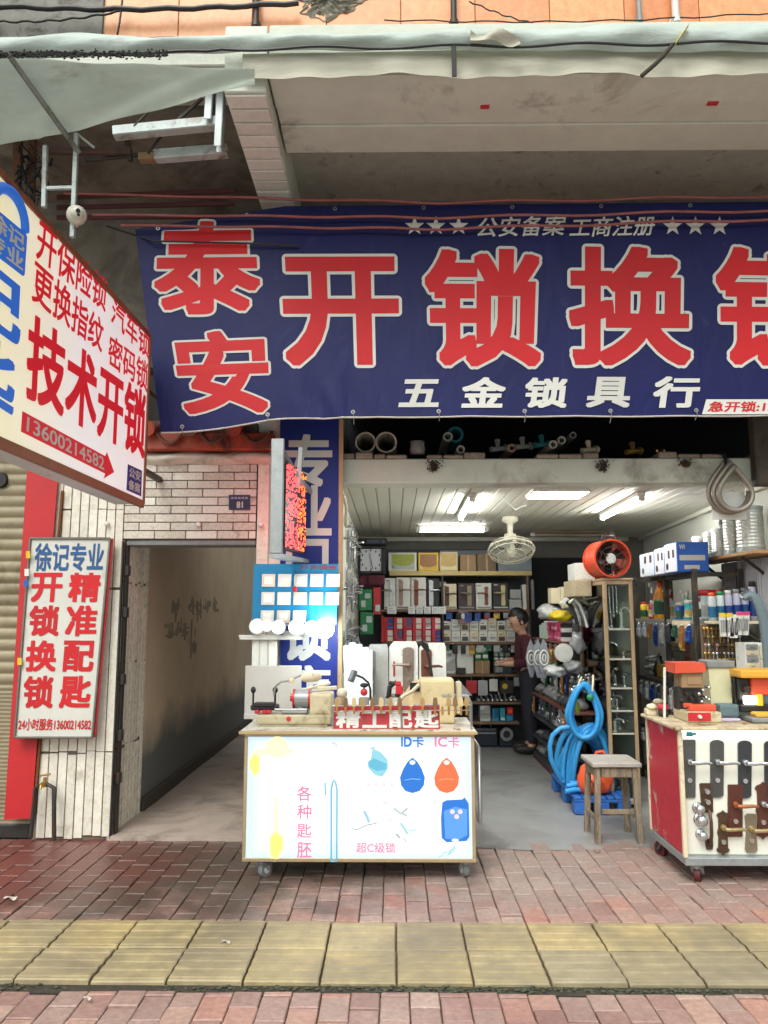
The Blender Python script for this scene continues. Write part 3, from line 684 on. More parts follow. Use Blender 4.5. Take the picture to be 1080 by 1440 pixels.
# projecting sign box at the left, its plane square to the wall
SX = -1.505
PS = thing('projecting_sign', 'big cream projecting light box sign with red and blue writing, seen at a slant', 'sign', (SX, 3.5, 2.1))
nT, nB = V((SX, 2.2, 3.115)), V((SX, 2.2, 2.095)); fT, fB = V((SX + .03, 4.46, 3.115)), V((SX + .03, 4.46, 2.085))
sgn = quadw(nT, fT, fB, nB)
def sign_face():
    m, nt, b = nodes('sign_face_print'); P = coord(nt, world_pos=True); sx = N(nt, 'SeparateXYZ'); L(nt, P, sx.inputs[0])
    mr = N(nt, 'MapRange'); mr.inputs[1].default_value = 2.5; mr.inputs[2].default_value = 3.5; L(nt, sx.outputs[1], mr.inputs[0])
    a = N(nt, 'Math', operation='MULTIPLY_ADD'); a.inputs[1].default_value = .5; L(nt, sx.outputs[2], a.inputs[0]); 
    c = mixc(nt, mr.outputs[0], S(236, 226, 172), S(226, 222, 222)); c = mixc(nt, .2, c, ramp(nt, noise(nt, P, 3, 5), .3, .7, (.3, .3, .3), (.7, .7, .7)), 'OVERLAY')
    L(nt, c, b.inputs['Base Color']); b.inputs['Roughness'].default_value = .4
    L(nt, c, b.inputs['Emission Color']); b.inputs['Emission Strength'].default_value = .34; return m
t = MB(); panel(t, sgn, .004, 0); t.build('sign_face', sign_face(), PS)
t = MB(); t.add([nB - V((.16, 0, 0)), fB - V((.16, 0, 0)), fT - V((.16, 0, 0)), nT - V((.16, 0, 0)), nB, fB, fT, nT], [[3, 2, 1, 0], [0, 1, 5, 4], [2, 3, 7, 6], [1, 2, 6, 5], [3, 0, 4, 7]])
t.build('sign_case', M('pale_sheet_case', S(190, 196, 202), .45, metal=.2, var=.12, dirt=.2, dirtc=S(130, 126, 120)), PS)
COP = M('copper_edge', S(150, 92, 62), .45, metal=.4, var=.3)
t = MB(); t.bar(nB + V((.004, 0, .0)), fB + V((.004, 0, .0)), .02, .045); t.bar(nT + V((.004, 0, 0)), fT + V((.004, 0, 0)), .02, .03); t.bar(fB + V((.004, .006, 0)), fT + V((.004, .006, 0)), .02, .02)
t.build('edge_trim', COP, PS)
def sq(px, py):
    """Where the sign's face is seen, in its own 0..1 coordinates."""
    p = atx(px, py, SX + .02); return ((p.y - 2.2) / 2.26, (p.z - 2.09) / 1.025)
def sfn(tl, tr, br, bl):
    A = [sq(*q) for q in (tl, tr, br, bl)]
    def fn(u, v, h=0.0):
        x = (A[3][0] * (1 - u) + A[2][0] * u) * (1 - v) + (A[0][0] * (1 - u) + A[1][0] * u) * v
        y = (A[3][1] * (1 - u) + A[2][1] * u) * (1 - v) + (A[0][1] * (1 - u) + A[1][1] * u) * v
        return sgn(x, y, h + .0045)
    return fn
RS = E('backlit_red', S(196, 20, 34), .42); BS = E('backlit_blue', S(36, 104, 200), .36)
for s, q in (("开保险锁", ((56, 304), (150, 394), (146, 440), (51, 362))), ("汽车锁", ((157, 418), (207, 464), (206, 508), (153, 452))),
             ("更换指纹", ((50, 362), (145, 452), (141, 497), (45, 422))), ("密码锁", ((152, 468), (205, 510), (203, 552), (149, 512))),
             ("技术开锁", ((42, 436), (203, 553), (199, 646), (36, 560)))):
    o = MB(); write(o, s, sfn(*q), .026 if s[0] == "技" else .014); o.build('writing', RS, PS)
f = sfn((33, 578), (158, 647), (158, 672), (31, 608)); o = MB()
o.prism([(0, .02), (.88, .02), (.86, -.28), (1.0, .35), (.90, 1.25), (.88, .98), (0, .98)], lambda u, v, w: f(u, v, w), .0015); o.build('arrow', RS, PS)
o = MB(); write(o, "13600214582", sub(f, .04, .86, .16, .86), .012, 0, .002); o.build('phone_writing', INKWHITE, PS)
f = sfn((177, 652), (196, 661), (195, 697), (175, 688)); o = MB(); panel(o, f, .0015); o.build('blue_seal', M('seal_blue', S(46, 44, 140), .5), PS)
o = MB(); write(o, "公安", sub(f, .1, .9, .55, .93), .02, 0, .002); write(o, "备案", sub(f, .1, .9, .08, .45), .02, 0, .002); o.build('seal_writing', INKWHITE, PS)
# blue padlock emblem with the first writing, cut by the picture's edge
f = sfn((-16, 282), (40, 330), (36, 390), (-20, 346)); o = MB()
o.prism([(.04, 0), (.96, 0), (1, .06), (1, .94), (.96, 1), (.04, 1), (0, .94), (0, .06)], lambda u, v, w: f(u, v, w), .0015); o.build('emblem_block', BS, PS)
o = MB(); write(o, "徐记", sub(f, .06, .94, .52, .93), .025, 0, .002); write(o, "专业", sub(f, .06, .94, .08, .48), .025, 0, .002); o.build('emblem_writing', INKWHITE, PS)
o = MB(); o.tube([f(.5 + .40 * math.cos(math.pi * i / 20), 1.0 + .62 * math.sin(math.pi * i / 20), .002) for i in range(21)], .022, 8); o.build('emblem_shackle', BS, PS)
for s, q in (("配", ((-62, 325), (33, 405), (29, 490), (-62, 422))), ("匙", ((-62, 432), (26, 498), (20, 588), (-62, 534)))):
    o = MB(); write(o, s, sfn(*q), .03); o.build('blue_writing', BS, PS)
# sign brackets to the wall
for z in (2.35, 2.9): t = MB(); t.bar((SX - .08, 4.44, z), (SX - .08, 5.33, z), .035, .035); t.build('bracket', DARK, PS)

# white board leaning on the tiled pillar
BY = 5.07
fb = quadw(at(43, 757, BY), at(155, 757, BY), at(130, 1037, BY - .02), at(21, 1037, BY - .02))
LB = thing('notice_board', 'white notice board with two red columns and a blue heading, leaning on the tiled pillar', 'sign', tuple(at(76, 1037, BY)))
t = MB(); panel(t, fb, .02, -.022); t.build('board', M('notice_white', S(200, 199, 192), .5, var=.08, scale=3, dirt=.12, dirtc=S(170, 166, 156)), LB)
t = MB()
for a, b2 in (((0, 0), (1, 0)), ((1, 0), (1, 1)), ((1, 1), (0, 1)), ((0, 1), (0, 0))): t.bar(fb(*a, .0), fb(*b2, .0), .014, .022, .003, up=(0, -1, 0))
t.build('frame', M('frame_grey', S(120, 116, 110), .4, metal=.5), LB)
t = MB(); t.bar(fb(1.02, 0, -.012), fb(1.02, 1, -.012), .016, .014, up=(0, -1, 0)); t.build('red_edge', RED, LB)
NB = M('notice_blue', S(38, 84, 140), .5)
o = MB(); write(o, "徐记专业", sub(fb, .07, .94, .83, .975), .022, 0, .001); o.build('heading', NB, LB)
for k, (v0, v1) in enumerate(((.672, .822), (.5, .655), (.322, .478), (.142, .302))):
    for s, u0, u1 in (("开锁换锁"[k], .06, .45), ("精准配匙"[k], .53, .93)):
        o = MB(); write(o, s, sub(fb, u0, u1, v0, v1), .03, 0, .001); o.build('red_character', INKRED, LB)
o = MB(); write(o, "24小时服务13600214582", sub(fb, .03, .97, .035, .092), .022, 0, .001); o.build('phone_writing', INKRED, LB)
# small stickers behind the board's edge
for k, (py, c) in enumerate(((775, YELLOW), (800, WHITE), (815, BLUEP), (925, YELLOW))):
    f = quad((38 - (py - 757) * .08, py), (44 - (py - 757) * .08, py), (44 - (py - 757) * .08, py + 10), (38 - (py - 757) * .08, py + 10), BY - .035); o = MB(); panel(o, f, .001)
    tag(o.build('sticker', c), f'{("upper yellow", "small white", "small blue", "lower yellow")[k]} sticker at the edge of the white notice board', 'sticker')

# upright banner on the pier
VB = thing('upright_banner', 'narrow navy upright banner with white writing on the pier beside the shop bay', 'banner', tuple(at(436, 990, 5.1)))
fv = quadw(at(394, 585, 5.11), at(478, 585, 5.11), at(474, 995, 5.11), at(394, 995, 5.11))
t = MB(); panel(t, fv, .004, -.004); t.build('vinyl_sheet', vinyl('upright_vinyl', S(30, 46, 124), .5), VB)
def vp(px, py): return ((px - 394) / 82.0, (995 - py) / 410.0)
for s, x0, x1, y0, y1 in (("专", 400, 466, 612, 688), ("业", 400, 466, 686, 758), ("门", 402, 462, 760, 834), ("锁", 396, 466, 848, 932), ("店", 398, 466, 938, 992)):
    u0, v1 = vp(x0, y0); u1, v0 = vp(x1, y1); o = MB(); write(o, s, sub(fv, u0, u1, v0, v1), .028, 0, .001); o.build('white_character', INKWHITE, VB)
t = MB(); t.bar(at(480, 590, 5.12), at(478, 1000, 5.12), .03, .03); t.build('edge_batten', M('pale_wood', S(190, 160, 120), .6, var=.2), VB)

# house number plate and fixings
HN = thing('house_number_plate', 'small dark blue house number plate on the white lintel tiles', 'plate', tuple(at(337, 717, 5.14)))
f = quad((322, 696), (352, 696), (352, 717), (322, 717), 5.138); t = MB(); panel(t, f, .003); t.build('plate', M('plate_navy', S(38, 36, 74), .4), HN)
o = MB(); write(o, "81", sub(f, .36, .66, .12, .55), .03, 0, .0035); o.build('number', INKWHITE, HN)
o = MB()
for k in range(5): panel(o, f, .001, .0032, .1 + k * .165, .22 + k * .165, .72, .86)
o.build('street_line', M('plate_faint', S(150, 140, 165), .5), HN)
for k, (px, py) in enumerate(((151, 737), (279, 738), (367, 738))):
    c = at(px, py, 5.13); t = MB(); t.lathe([(.0, 0), (.016, .002), (.018, .012), (.010, .022), (.004, .024)], (0, 0, 0), 14, Mx.Translation(c) @ Mx.Rotation(rad(90), 4, 'X')); t.cyl(c, c + V((0, .04, 0)), .006)
    tag(t.build('wall_bulb', M('white_porcelain', S(232, 226, 222), .25)), f'small white round fixing on the {("left tiled pillar", "lintel tiles", "pink lit pier tiles")[k]}', 'fixing')

# red LED message sign on a bracket
LS = thing('led_sign', 'grey framed LED message sign showing red and orange dots, bracketed to the pier', 'sign', tuple(at(400, 785, 4.6)))
A0, A1 = V((-.665, 4.58, 0)), V((-.590, 5.02, 0)); zt, zb = 2.36, 1.83
nn = (A1 - A0).normalized(); sd = V((nn.y, -nn.x, 0))
t = MB()
for s in (1, -1):
    P4 = [A0 + V((0, 0, zb)), A1 + V((0, 0, zb)), A1 + V((0, 0, zt)), A0 + V((0, 0, zt))]
t.add([p + sd * .02 for p in P4] + [p - sd * .02 for p in P4], [[0, 1, 2, 3], [7, 6, 5, 4], [0, 4, 5, 1], [1, 5, 6, 2], [2, 6, 7, 3], [3, 7, 4, 0]])
t.build('display_panel', M('dark_panel', S(60, 30, 34), .4), LS)
LEDM = E('led_red', (1.0, .04, .045), 7.0); LEDO = E('led_orange', (1.0, .12, .01), 7.0); LEDB = E('led_red_side', (1.0, .06, .10), 9.0)
rl = random.Random(21); t = MB(); NU, NV = 15, 44; cells = {}
for j in range(NV):
    for i in range(NU):
        gi = (j % 15)
        cells[i, j] = gi not in (0,) and (rl.random() < .62)
for (i, j), on in cells.items():
    if not on: continue
    for s in (1, -1):
        c = A0.lerp(A1, (i + .7) / (NU + .4)) + V((0, 0, zb + (zt - zb) * (j + .7) / (NV + .4))) + sd * (.0212 * s); w = .0052
        t.m = 2 if s < 0 else 1 if (i > 8 and rl.random() < .6) else 0
        q = [c - nn * w - V((0, 0, w)), c + nn * w - V((0, 0, w)), c + nn * w + V((0, 0, w)), c - nn * w + V((0, 0, w))]
        t.add(q if s > 0 else q[::-1], [[0, 1, 2, 3]])
t.build('lit_dots', [LEDM, LEDO, LEDB], LS)
t = MB(); t.box(-.735, -.655, 4.545, 4.575, 1.80, 2.50, .006); t.build('front_post', GALV, LS)
t = MB(); t.bar((-.69, 4.57, 2.46), (-.60, 4.84, 2.30), .025, .035); t.bar((-.60, 4.84, 2.30), (-.55, 5.12, 2.26), .025, .035); t.bar((-.60, 4.82, 2.24), (-.585, 4.80, 2.50), .03, .02); t.build('stay', GALV, LS)
t = MB(); P5 = [V((-.735, 4.545, 1.80)), V((-.655, 4.545, 1.80)), V((-.55, 5.05, 1.80)), V((-.63, 5.05, 1.80))]
t.add(P5 + [p - V((0, 0, .025)) for p in P5], [[0, 1, 2, 3], [7, 6, 5, 4], [0, 4, 5, 1], [1, 5, 6, 2], [2, 6, 7, 3], [3, 7, 4, 0]]); t.build('base_tray', GALV, LS)
t = MB(); t.bar((-.575, 5.0, 1.79), (-.57, 5.12, 1.79), .02, .02); t.tube([(-.60, 4.95, 1.78), (-.59, 4.98, 1.72), (-.585, 5.0, 1.66)], .006, 6); t.build('wall_arm', GALV, LS)

# blue board of wall switches with round lamps along its foot
SB = thing('switch_display_board', 'bright blue display board of white wall switches on the pier', 'display board', tuple(at(416, 878, 4.92)))
fs_ = quadw(at(357, 793, 4.93), at(476, 793, 4.93), at(473, 878, 4.93), at(354, 878, 4.93))
t = MB(); panel(t, fs_, .018, -.02); t.build('board', M('display_blue', S(22, 128, 178), .35, var=.12, scale=4), SB)
for r_ in range(3):
    for c_ in range(5):
        if r_ == 2 and c_ > 2: continue
        u = .105 + c_ * .19; v = .83 - r_ * .30; t = MB()
        panel(t, sub(fs_, u, u + .155, v - .21, v), .008); 
        o = t.build('switch_plate', M('switch_white', S(226, 222, 214), .35, var=.06) if (r_ + c_) % 3 else M('switch_cream', S(224, 206, 190), .35, var=.06), SB)
        t = MB(); panel(t, sub(fs_, u + .03, u + .125, v - .17, v - .04), .004, .0082); t.build('rocker', M('rocker_white', S(236, 234, 228), .3, var=.04), o)
t = MB(); f = sub(fs_, .55, .98, .9, .985); write(t, "开关插座", f, .01, 0, .002); t.build('fine_print', M('print_red_brown', S(150, 70, 60), .5), SB)
t = MB(); c = fs_(.5, .58, .02); t.ball(c, (.018, .006, .018), 12, 8); t.build('red_knob', RED, SB)
GLOW = E('lamp_glow', (.82, .95, 1.0), 60.0)
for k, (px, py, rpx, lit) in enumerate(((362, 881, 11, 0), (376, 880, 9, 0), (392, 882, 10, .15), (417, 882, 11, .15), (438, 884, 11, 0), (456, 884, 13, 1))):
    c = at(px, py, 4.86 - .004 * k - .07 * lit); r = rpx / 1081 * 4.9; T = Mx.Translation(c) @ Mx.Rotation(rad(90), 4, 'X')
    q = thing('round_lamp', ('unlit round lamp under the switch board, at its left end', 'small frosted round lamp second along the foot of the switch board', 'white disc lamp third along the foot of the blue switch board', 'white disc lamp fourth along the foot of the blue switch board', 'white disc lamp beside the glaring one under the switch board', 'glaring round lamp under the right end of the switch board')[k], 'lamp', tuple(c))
    t = MB(); t.lathe([(r, .0), (r * 1.02, .008), (r, .02), (r * .9, .024)], (0, 0, -.0), 24, T); t.build('rim', GLOW if lit == 1 else WHITE, q)  # the lit lamp's rim glows too, added to throw light on the banner behind
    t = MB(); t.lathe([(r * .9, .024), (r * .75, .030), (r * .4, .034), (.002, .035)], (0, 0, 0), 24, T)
    t.build('diffuser', GLOW if lit == 1 else (E('lamp_dim', (.9, .97, 1.0), 2.2) if lit else E('lamp_faint', (.86, .95, 1.0), .55)), q)  # unlit diffusers are also given a faint glow, to look blown white
# white rails standing under the switch board
for k, (x0, x1) in enumerate(((355, 364), (366, 376), (378, 388))):
    a, b2 = at(x0, 895, 4.90), at(x1, 990, 4.90); t = MB(); t.box(a.x, b2.x, 4.89, 4.92, .80, a.z, .004); t.box(a.x + .004, a.x + .010, 4.884, 4.892, .80, a.z - .01, .001)
    tag(t.build('white_rail', WHITE), f'white plastic trunking standing below the switch board, {ORD[k]} from the passage', 'trunking', 'white trunking lengths')
t = MB(); t.box(-.965, -.55, 4.86, 4.872, 1.30, 1.315, .002); t.box(-.96, -.56, 4.86, 4.93, 1.285, 1.30, .003); tag(t.build('lamp_shelf', WHITE), 'thin white shelf edge below the row of round lamps', 'shelf')

# ================================================================== CANOPY CLUTTER
# cloth along the canopy edge
def clothm(name, rgb, tr=.25):
    m, nt, b = nodes(name); P = coord(nt, (1, 1, 3), world_pos=True)
    c = ramp(nt, noise(nt, P, 2.2, 5), .3, .7, tuple(x * .82 for x in rgb), rgb)
    c = mixc(nt, ramp(nt, noise(nt, P, 3.5, 7, .7), .6, .78, (0, 0, 0), (.55, .55, .55)), c, S(150, 136, 112)); L(nt, c, b.inputs['Base Color'])
    b.inputs['Roughness'].default_value = .6
    bump(nt, b, noise(nt, P, 7, 4), .5, .02)
    tl = N(nt, 'BsdfTranslucent'); L(nt, c, tl.inputs[0]); mx = N(nt, 'MixShader'); mx.inputs[0].default_value = tr
    L(nt, b.outputs[0], mx.inputs[1]); L(nt, tl.outputs[0], mx.inputs[2]); L(nt, mx.outputs[0], nt.nodes['Material Output'].inputs[0]); return m
TARP1 = clothm('pale_tarpaulin', S(206, 218, 212)); TARP2 = clothm('cream_tarpaulin', S(206, 202, 184)); TARP3 = clothm('milky_tarpaulin', S(222, 230, 224), .72)
rw = random.Random(2)
def wob(u, k=0): return .012 * math.sin(u * 37 + k) + .008 * math.sin(u * 83 + 2 * k)
def upper(u, v):
    px = -60 + 1240 * u; u = max(-.1, min(1.0, u)); yt = 48 + 6 * math.sin(u * 5) - 12 * u + 3 * math.sin(u * 31); yb = 78 - 6 * math.sin(u * 4.4) + (8 if u < .35 else 0) * (1 - u / .35) - 16 * max(0, u - .3)
    p = at(px, yt + (yb - yt) * v, 3.70); p.y += -.045 * math.sin(v * math.pi) + wob(u + v * .1) * .5; return p
def lower(u, v):
    px = 340 + 840 * u; u = min(1.0, u); yt = 72 - 14 * u; yb = 108 - 4 * u + 3 * math.sin(u * 19)
    p = at(px, yt + (yb - yt) * v, 3.715); p.y += wob(u, 1) * .7 * v + .02 * (1 - v); return p
tag(MB().sheet(lambda u, v: upper(u * 1.75 - .35, v), 200, 8, .003).build('tarpaulin_roll', TARP1), 'bluish white tarpaulin rolled along the front edge of the canopy', 'tarpaulin')
tag(MB().sheet(lambda u, v: lower(u * 1.6, v), 160, 8, .003).build('tarpaulin_valance', TARP2), 'cream tarpaulin strip hanging below the rolled one at the canopy edge', 'tarpaulin')
def flap(u, v):
    yt = at(-120 + 478 * u, 76 + 22 * u, 3.50); lowpx = (-120, 236 - 4) if False else None
    xs = -120 + 478 * u
    yb = (225 - (xs + 120) * .17) if xs < 60 else (192 - (xs - 60) * .19 if xs < 110 else 183 - (xs - 110) * .262)
    q = at(xs, yb, 3.84 - .26 * u); p = yt.lerp(q, v); p.z += -.035 * math.sin(v * math.pi) * (1 - u * .7) + .006 * math.sin(u * 21 + v * 8); return p
tag(MB().sheet(flap, 60, 24, .003).build('tarpaulin_flap', TARP3), 'large milky tarpaulin flap sagging under the canopy above the projecting sign', 'tarpaulin')
a = [at(-60 + 1240 * i / 60, 74 - 16 * i / 60 + (4 if i < 18 else 0) + 2.5 * math.sin(i * .7), 3.66) for i in range(61)]
tag(MB().tube(a, .0075, 6).build('canopy_cable', BLACK), 'black cable lying along the lower edge of the rolled tarpaulin', 'cable')
fz = MB(); rz = random.Random(4)
for i in range(700):
    p = at(rz.uniform(-20, 235), 76 + rz.gauss(0, 2.4) + 2 * rz.random() ** 3, 3.65); fz.ball(p, (rz.uniform(.003, .012), .005, rz.uniform(.002, .006)), 6, 4)
tag(fz.build('dust_fringe', M('black_dust', S(38, 36, 34), .95)), 'clotted black dirt hanging from the cable at the canopy edge', 'dirt')
t = MB(); a, c = at(638, 62, 3.66), at(639, 108, 3.69); t.bar(a, c, .025, .008); tag(t.build('cloth_tear', DARK), 'dark tear in the tarpaulin below the middle facade pipe', 'tear')  # a tear in the cloth, laid on as a flat dark bar
t = MB(); a, c = at(945, 64, 3.65), at(902, 107, 3.68); t.tube([a, a.lerp(c, .3) + V((.0, 0, -.01)), a.lerp(c, .6) + V((.01, 0, 0)), c], .012, 6); tag(t.build('tarpaulin_tear', M('dark_tear', S(66, 58, 48), .9)), 'dark slanting tear in the tarpaulin under the white drain pipe', 'tear')  # slanting tear, modelled as a dark tube lying on the cloth
t = MB(); a, c = at(968, 36, 3.64), at(950, 62, 3.65); t.bar(a, c, .03, .004); tag(t.build('yellow_tape', M('yellow_tape', S(214, 190, 116), .5)), 'pale yellow tape over the tarpaulin under the white drain pipe', 'tape')
t = MB(); t.sheet(lambda u, v: at(662 + 70 * u, 42 + 14 * v + 6 * u + 3 * math.sin(u * 9), 3.62) + V((0, .02 * math.sin(u * 7 + v * 3), 0)), 14, 5, .003); tag(t.build('torn_rag', TARP2), 'torn corner of pale sheeting folded over the tarpaulin roll', 'rag')

# angle-iron brackets, ladder frame, dome camera at the upper left
def cbar(mb, a, c, w=.05, h=.05, th=.006):
    """Open channel."""
    a, c = V(a), V(c); d = (c - a).normalized(); u = V((0, 0, 1)) if abs(d.z) < .9 else V((0, 1, 0)); x = d.cross(u).normalized(); z = x.cross(d)
    mb.bar(a, c, th, h); mb.bar(a + z * h / 2 - x * w / 2, c + z * h / 2 - x * w / 2, w, th); mb.bar(a - z * h / 2 - x * w / 2, c - z * h / 2 - x * w / 2, w, th)
WST = M('white_steel', S(186, 196, 196), .45, metal=.25, var=.2, dirt=.25, dirtc=S(120, 96, 76))
q = thing('bracket_frame', 'pale steel air conditioner bracket under the canopy beside the striped cross beam', 'bracket', tuple(at(300, 210, 4.1)))
t = MB(); cbar(t, at(158, 183, 4.1), at(312, 168, 4.1), .06, .055); t.build('bracket_arm', WST, q)
t = MB(); cbar(t, at(216, 216, 4.25), at(318, 208, 4.25), .06, .055); t.build('bracket_arm', WST, q)
t = MB(); cbar(t, at(301, 126, 4.1), at(298, 172, 4.1), .04, .06); cbar(t, at(316, 128, 4.12), at(312, 210, 4.12), .04, .06); t.build('upright', GALV, q)
t = MB(); t.bar(at(188, 178, 4.1), at(214, 152, 4.1), .012, .012); t.bar(at(246, 172, 4.12), at(285, 138, 4.12), .014, .02); t.bar(at(208, 216, 4.2), at(228, 190, 4.2), .012, .014); t.build('stay', DARK, q)
q = thing('ladder_frame', 'narrow pale ladder-like steel frame carrying the dome camera', 'frame', tuple(at(82, 300, 4.35)))
t = MB(); t.bar(at(62, 292, 4.35), at(64, 205, 4.35), .028, .028); t.build('post', WST, q)
t = MB(); t.bar(at(102, 334, 4.35), at(108, 188, 4.35), .028, .028); t.build('post', WST, q)
t = MB(); t.bar(at(64, 265, 4.35), at(104, 264, 4.35), .022, .022); t.build('rung', WST, q)
t = MB(); t.bar(at(108, 188, 4.35), at(133, 208, 4.35), .014, .014); t.build('brace', WST, q)
t = MB(); a, c = at(12, 78, 3.44), at(108, 212, 3.74); t.bar(a, c, .032, .006); t.bar(a + V((.016, 0, -.016)), c + V((.016, 0, -.016)), .006, .032)
for k in range(4): p = a.lerp(c, .62 + k * .055); t.box(p.x - .008, p.x + .008, p.y - .02, p.y + .02, p.z + .001, p.z + .006, .001)
tag(t.build('angle_iron', M('slotted_angle', S(112, 112, 104), .55, metal=.4, dirt=.4)), 'slotted angle iron slanting down across the milky tarpaulin flap', 'strut')
t = MB(); t.bar(at(56, 212, 4.4), at(185, 213, 4.4), .03, .045); tag(t.build('rusty_rail', M('rusty_rail', S(92, 64, 56), .7, var=.4, dirt=.5)), 'dark rusty rail running level behind the ladder frame', 'rail')
t = MB(); t.bar(at(120, 226, 4.42), at(230, 214, 4.42), .02, .02); t.bar(at(178, 190, 4.42), at(183, 226, 4.42), .03, .03); tag(t.build('dark_brace', DARK), 'thin dark brace below the rusty rail joining the bracket', 'brace')
t = MB(); c = at(205, 218, 4.38); t.box(c.x - .05, c.x + .05, c.y, c.y + .06, c.z - .025, c.z + .025, .006); tag(t.build('junction_box', CARD), 'small brown junction box at the end of the lower bracket arm', 'box')
q = thing('dome_camera', 'white turret security camera on the pale ladder frame', 'camera', tuple(at(105, 302, 4.32)))
c = at(108, 302, 4.31); d = (V((.55, -1, -.22))).normalized(); T = Mx.Translation(c) @ d.to_track_quat('Z', 'Y').to_matrix().to_4x4()
t = MB(); t.lathe([(.0, -.035), (.052, -.035), (.058, -.02), (.058, .0), (.05, .022), (.042, .03)], (0, 0, 0), 24, T); t.build('housing', M('camera_white', S(226, 222, 208), .4, var=.06), q)
t = MB(); t.ball((0, 0, .03), (.04, .04, .036), 20, 12, T); t.build('eyeball', M('camera_white', S(226, 222, 208), .4), q)
t = MB(); t.cyl(T @ V((0, .006, .06)), T @ V((0, .006, .07)), .014, .013, 16); t.cyl(T @ V((.004, -.016, .055)), T @ V((.004, -.016, .066)), .008, .008, 12); t.build('lens', BLACK, q)
t = MB(); t.box(c.x - .035, c.x - .01, c.y + .0, c.y + .06, c.z - .05, c.z + .05, .004); t.build('mount', M('camera_white', S(226, 222, 208), .4), q)
# tangled cables, old frames and a dark sheet behind them
rc = random.Random(14)
for k in range(9):
    a = at(rc.uniform(20, 70), rc.uniform(190, 250), 4.5); pts = [a]
    for i in range(10): a = a + V((rc.uniform(-.06, .07), rc.uniform(-.02, .02), rc.uniform(-.09, .05))); pts.append(a)
    tag(MB().tube(pts, .006, 6).build('tangled_cable', BLACK), 'black cable in the tangle behind the ladder frame', 'cable', 'tangled cables behind the ladder frame')
for k, (px, lab) in enumerate(((22, 'first'), (42, 'second'))):
    t = MB(); t.bar(at(px, 330, 4.55), at(px + 4, 180, 4.55), .05, .03); tag(t.build('wood_post', BROWN), f'old brown wooden post behind the projecting sign, {lab} from the picture edge', 'post', 'old posts')
t = MB(); t.sheet(lambda u, v: at(105 + 180 * u, 140 + 66 * v - 10 * u, 4.9) + V((0, .15 * math.sin(u * 3), 0)), 12, 6, .004); tag(t.build('grey_sheet', M('grey_sheeting', S(120, 112, 106), .7, var=.2)), 'grey sheet of board behind the pale bracket arms', 'sheet')
t = MB(); a = at(262, 205, 4.7); t.ball(a, (.12, .10, .07), 18, 10); tag(t.build('black_bundle', M('black_bag', S(36, 35, 38), .5)), 'black bundle lying above the lower bracket arm', 'bundle')
t = MB()
for k in range(3): t.bar(at(80, 278 + 14 * k, 4.75), at(330, 268 + 18 * k, 4.75), .02, .03)
tag(t.build('maroon_rail', M('maroon_rail', S(88, 40, 44), .6, var=.3)), 'maroon rails of the awning frame behind the dome camera', 'rail')
# things stored on the beam in the dark loft
def pipe_end(px, py, rpx, y, m, lab, ln=.8, wall=.16, cat='pipe', name='pipe'):
    c = at(px, py, y); r = rpx / 1081 * y
    return tag(MB().ring(c, c + V((0, ln, .02)), r, r * (1 - wall), 26).build(name, m), lab, cat, None)
PVC = M('pvc_pipe', S(196, 190, 178), .45, var=.1)
pipe_end(514, 622, 15, 5.3, PVC, 'wide white plastic pipe on the beam, left of a matching pair')
pipe_end(543, 622, 15.5, 5.28, PVC, 'wide white plastic pipe on the beam, right of a matching pair')
pipe_end(648, 632, 6, 5.28, PVC, 'slim white pipe end in front of the teal pipe on the beam', wall=.35)
pipe_end(630, 614, 7, 5.45, PVC, 'white core of the teal bundle on the beam', wall=.4)
c = at(640, 612, 5.5); t = MB(); t.ring(c + V((0, -.02, 0)), c + V((0, .3, 0)), .06, .042); tag(t.build('teal_roll', TEAL), 'teal plastic roll lying on the beam behind a slim pipe', 'roll')
pipe_end(720, 630, 6, 5.32, M('pink_pipe', S(196, 150, 130), .5), 'small pinkish pipe end on the middle of the beam', wall=.4)
pipe_end(778, 625, 6, 5.30, PVC, 'white pipe end beside the grey fittings on the beam', wall=.4)
pipe_end(806, 612, 5, 5.38, GREYP, 'grey pipe end raised above the white one on the beam', wall=.4)
pipe_end(790, 619, 6, 5.36, PVC, 'white pipe end tucked under the raised grey pipe', wall=.4)
c = at(587, 630, 5.28); t = MB(); t.lathe([(.0, 0), (.05, 0), (.055, .03), (.045, .07), (.05, .09), (.0, .1)], c - V((0, 0, .045)), 14); t.ring(c + V((.01, -.03, 0)), c + V((.01, .03, 0)), .04, .028); tag(t.build('pipe_elbow', GREYP), 'dusty grey pipe elbow on the beam beside the wide pipe pair', 'fitting')
for k, (px, py, m_, lab) in enumerate(((735, 625, GREYP, 'grey dusty fitting next to the pinkish pipe on the beam'), (762, 622, TEAL, 'small teal valve standing on the beam'), (828, 630, CREAM, 'pale brush lying on the beam'), (890, 632, BRASS, 'yellowish fitting on the beam left of the gold rods'), (700, 628, GREYP, 'grey offcut lying on the beam near the slim pipe'))):
    c = at(px, py, 5.3); t = MB(); t.cyl(c - V((.05, 0, .02)), c + V((.06, .05, .0)), .02, .016, 12); t.cyl(c, c + V((.0, .02, .05)), .013, .02, 12); t.ring(c + V((.055, .045, 0)), c + V((.075, .055, 0)), .026, .016, 14)
    tag(t.build('pipe_fitting', m_), lab, 'fitting')
for k, px in enumerate((930, 940)):
    c = at(px, 630, 5.26); tag(MB().cyl(c - V((.03, 0, .02)), c + V((.05, .3, .06)), .008, .008, 10).build('gold_rod', BRASS), f'gold coloured rod sticking out over the beam, {("nearer the fittings", "nearer the hose coil")[k]}', 'rod')
t = MB(); c = at(575, 650, 5.19)
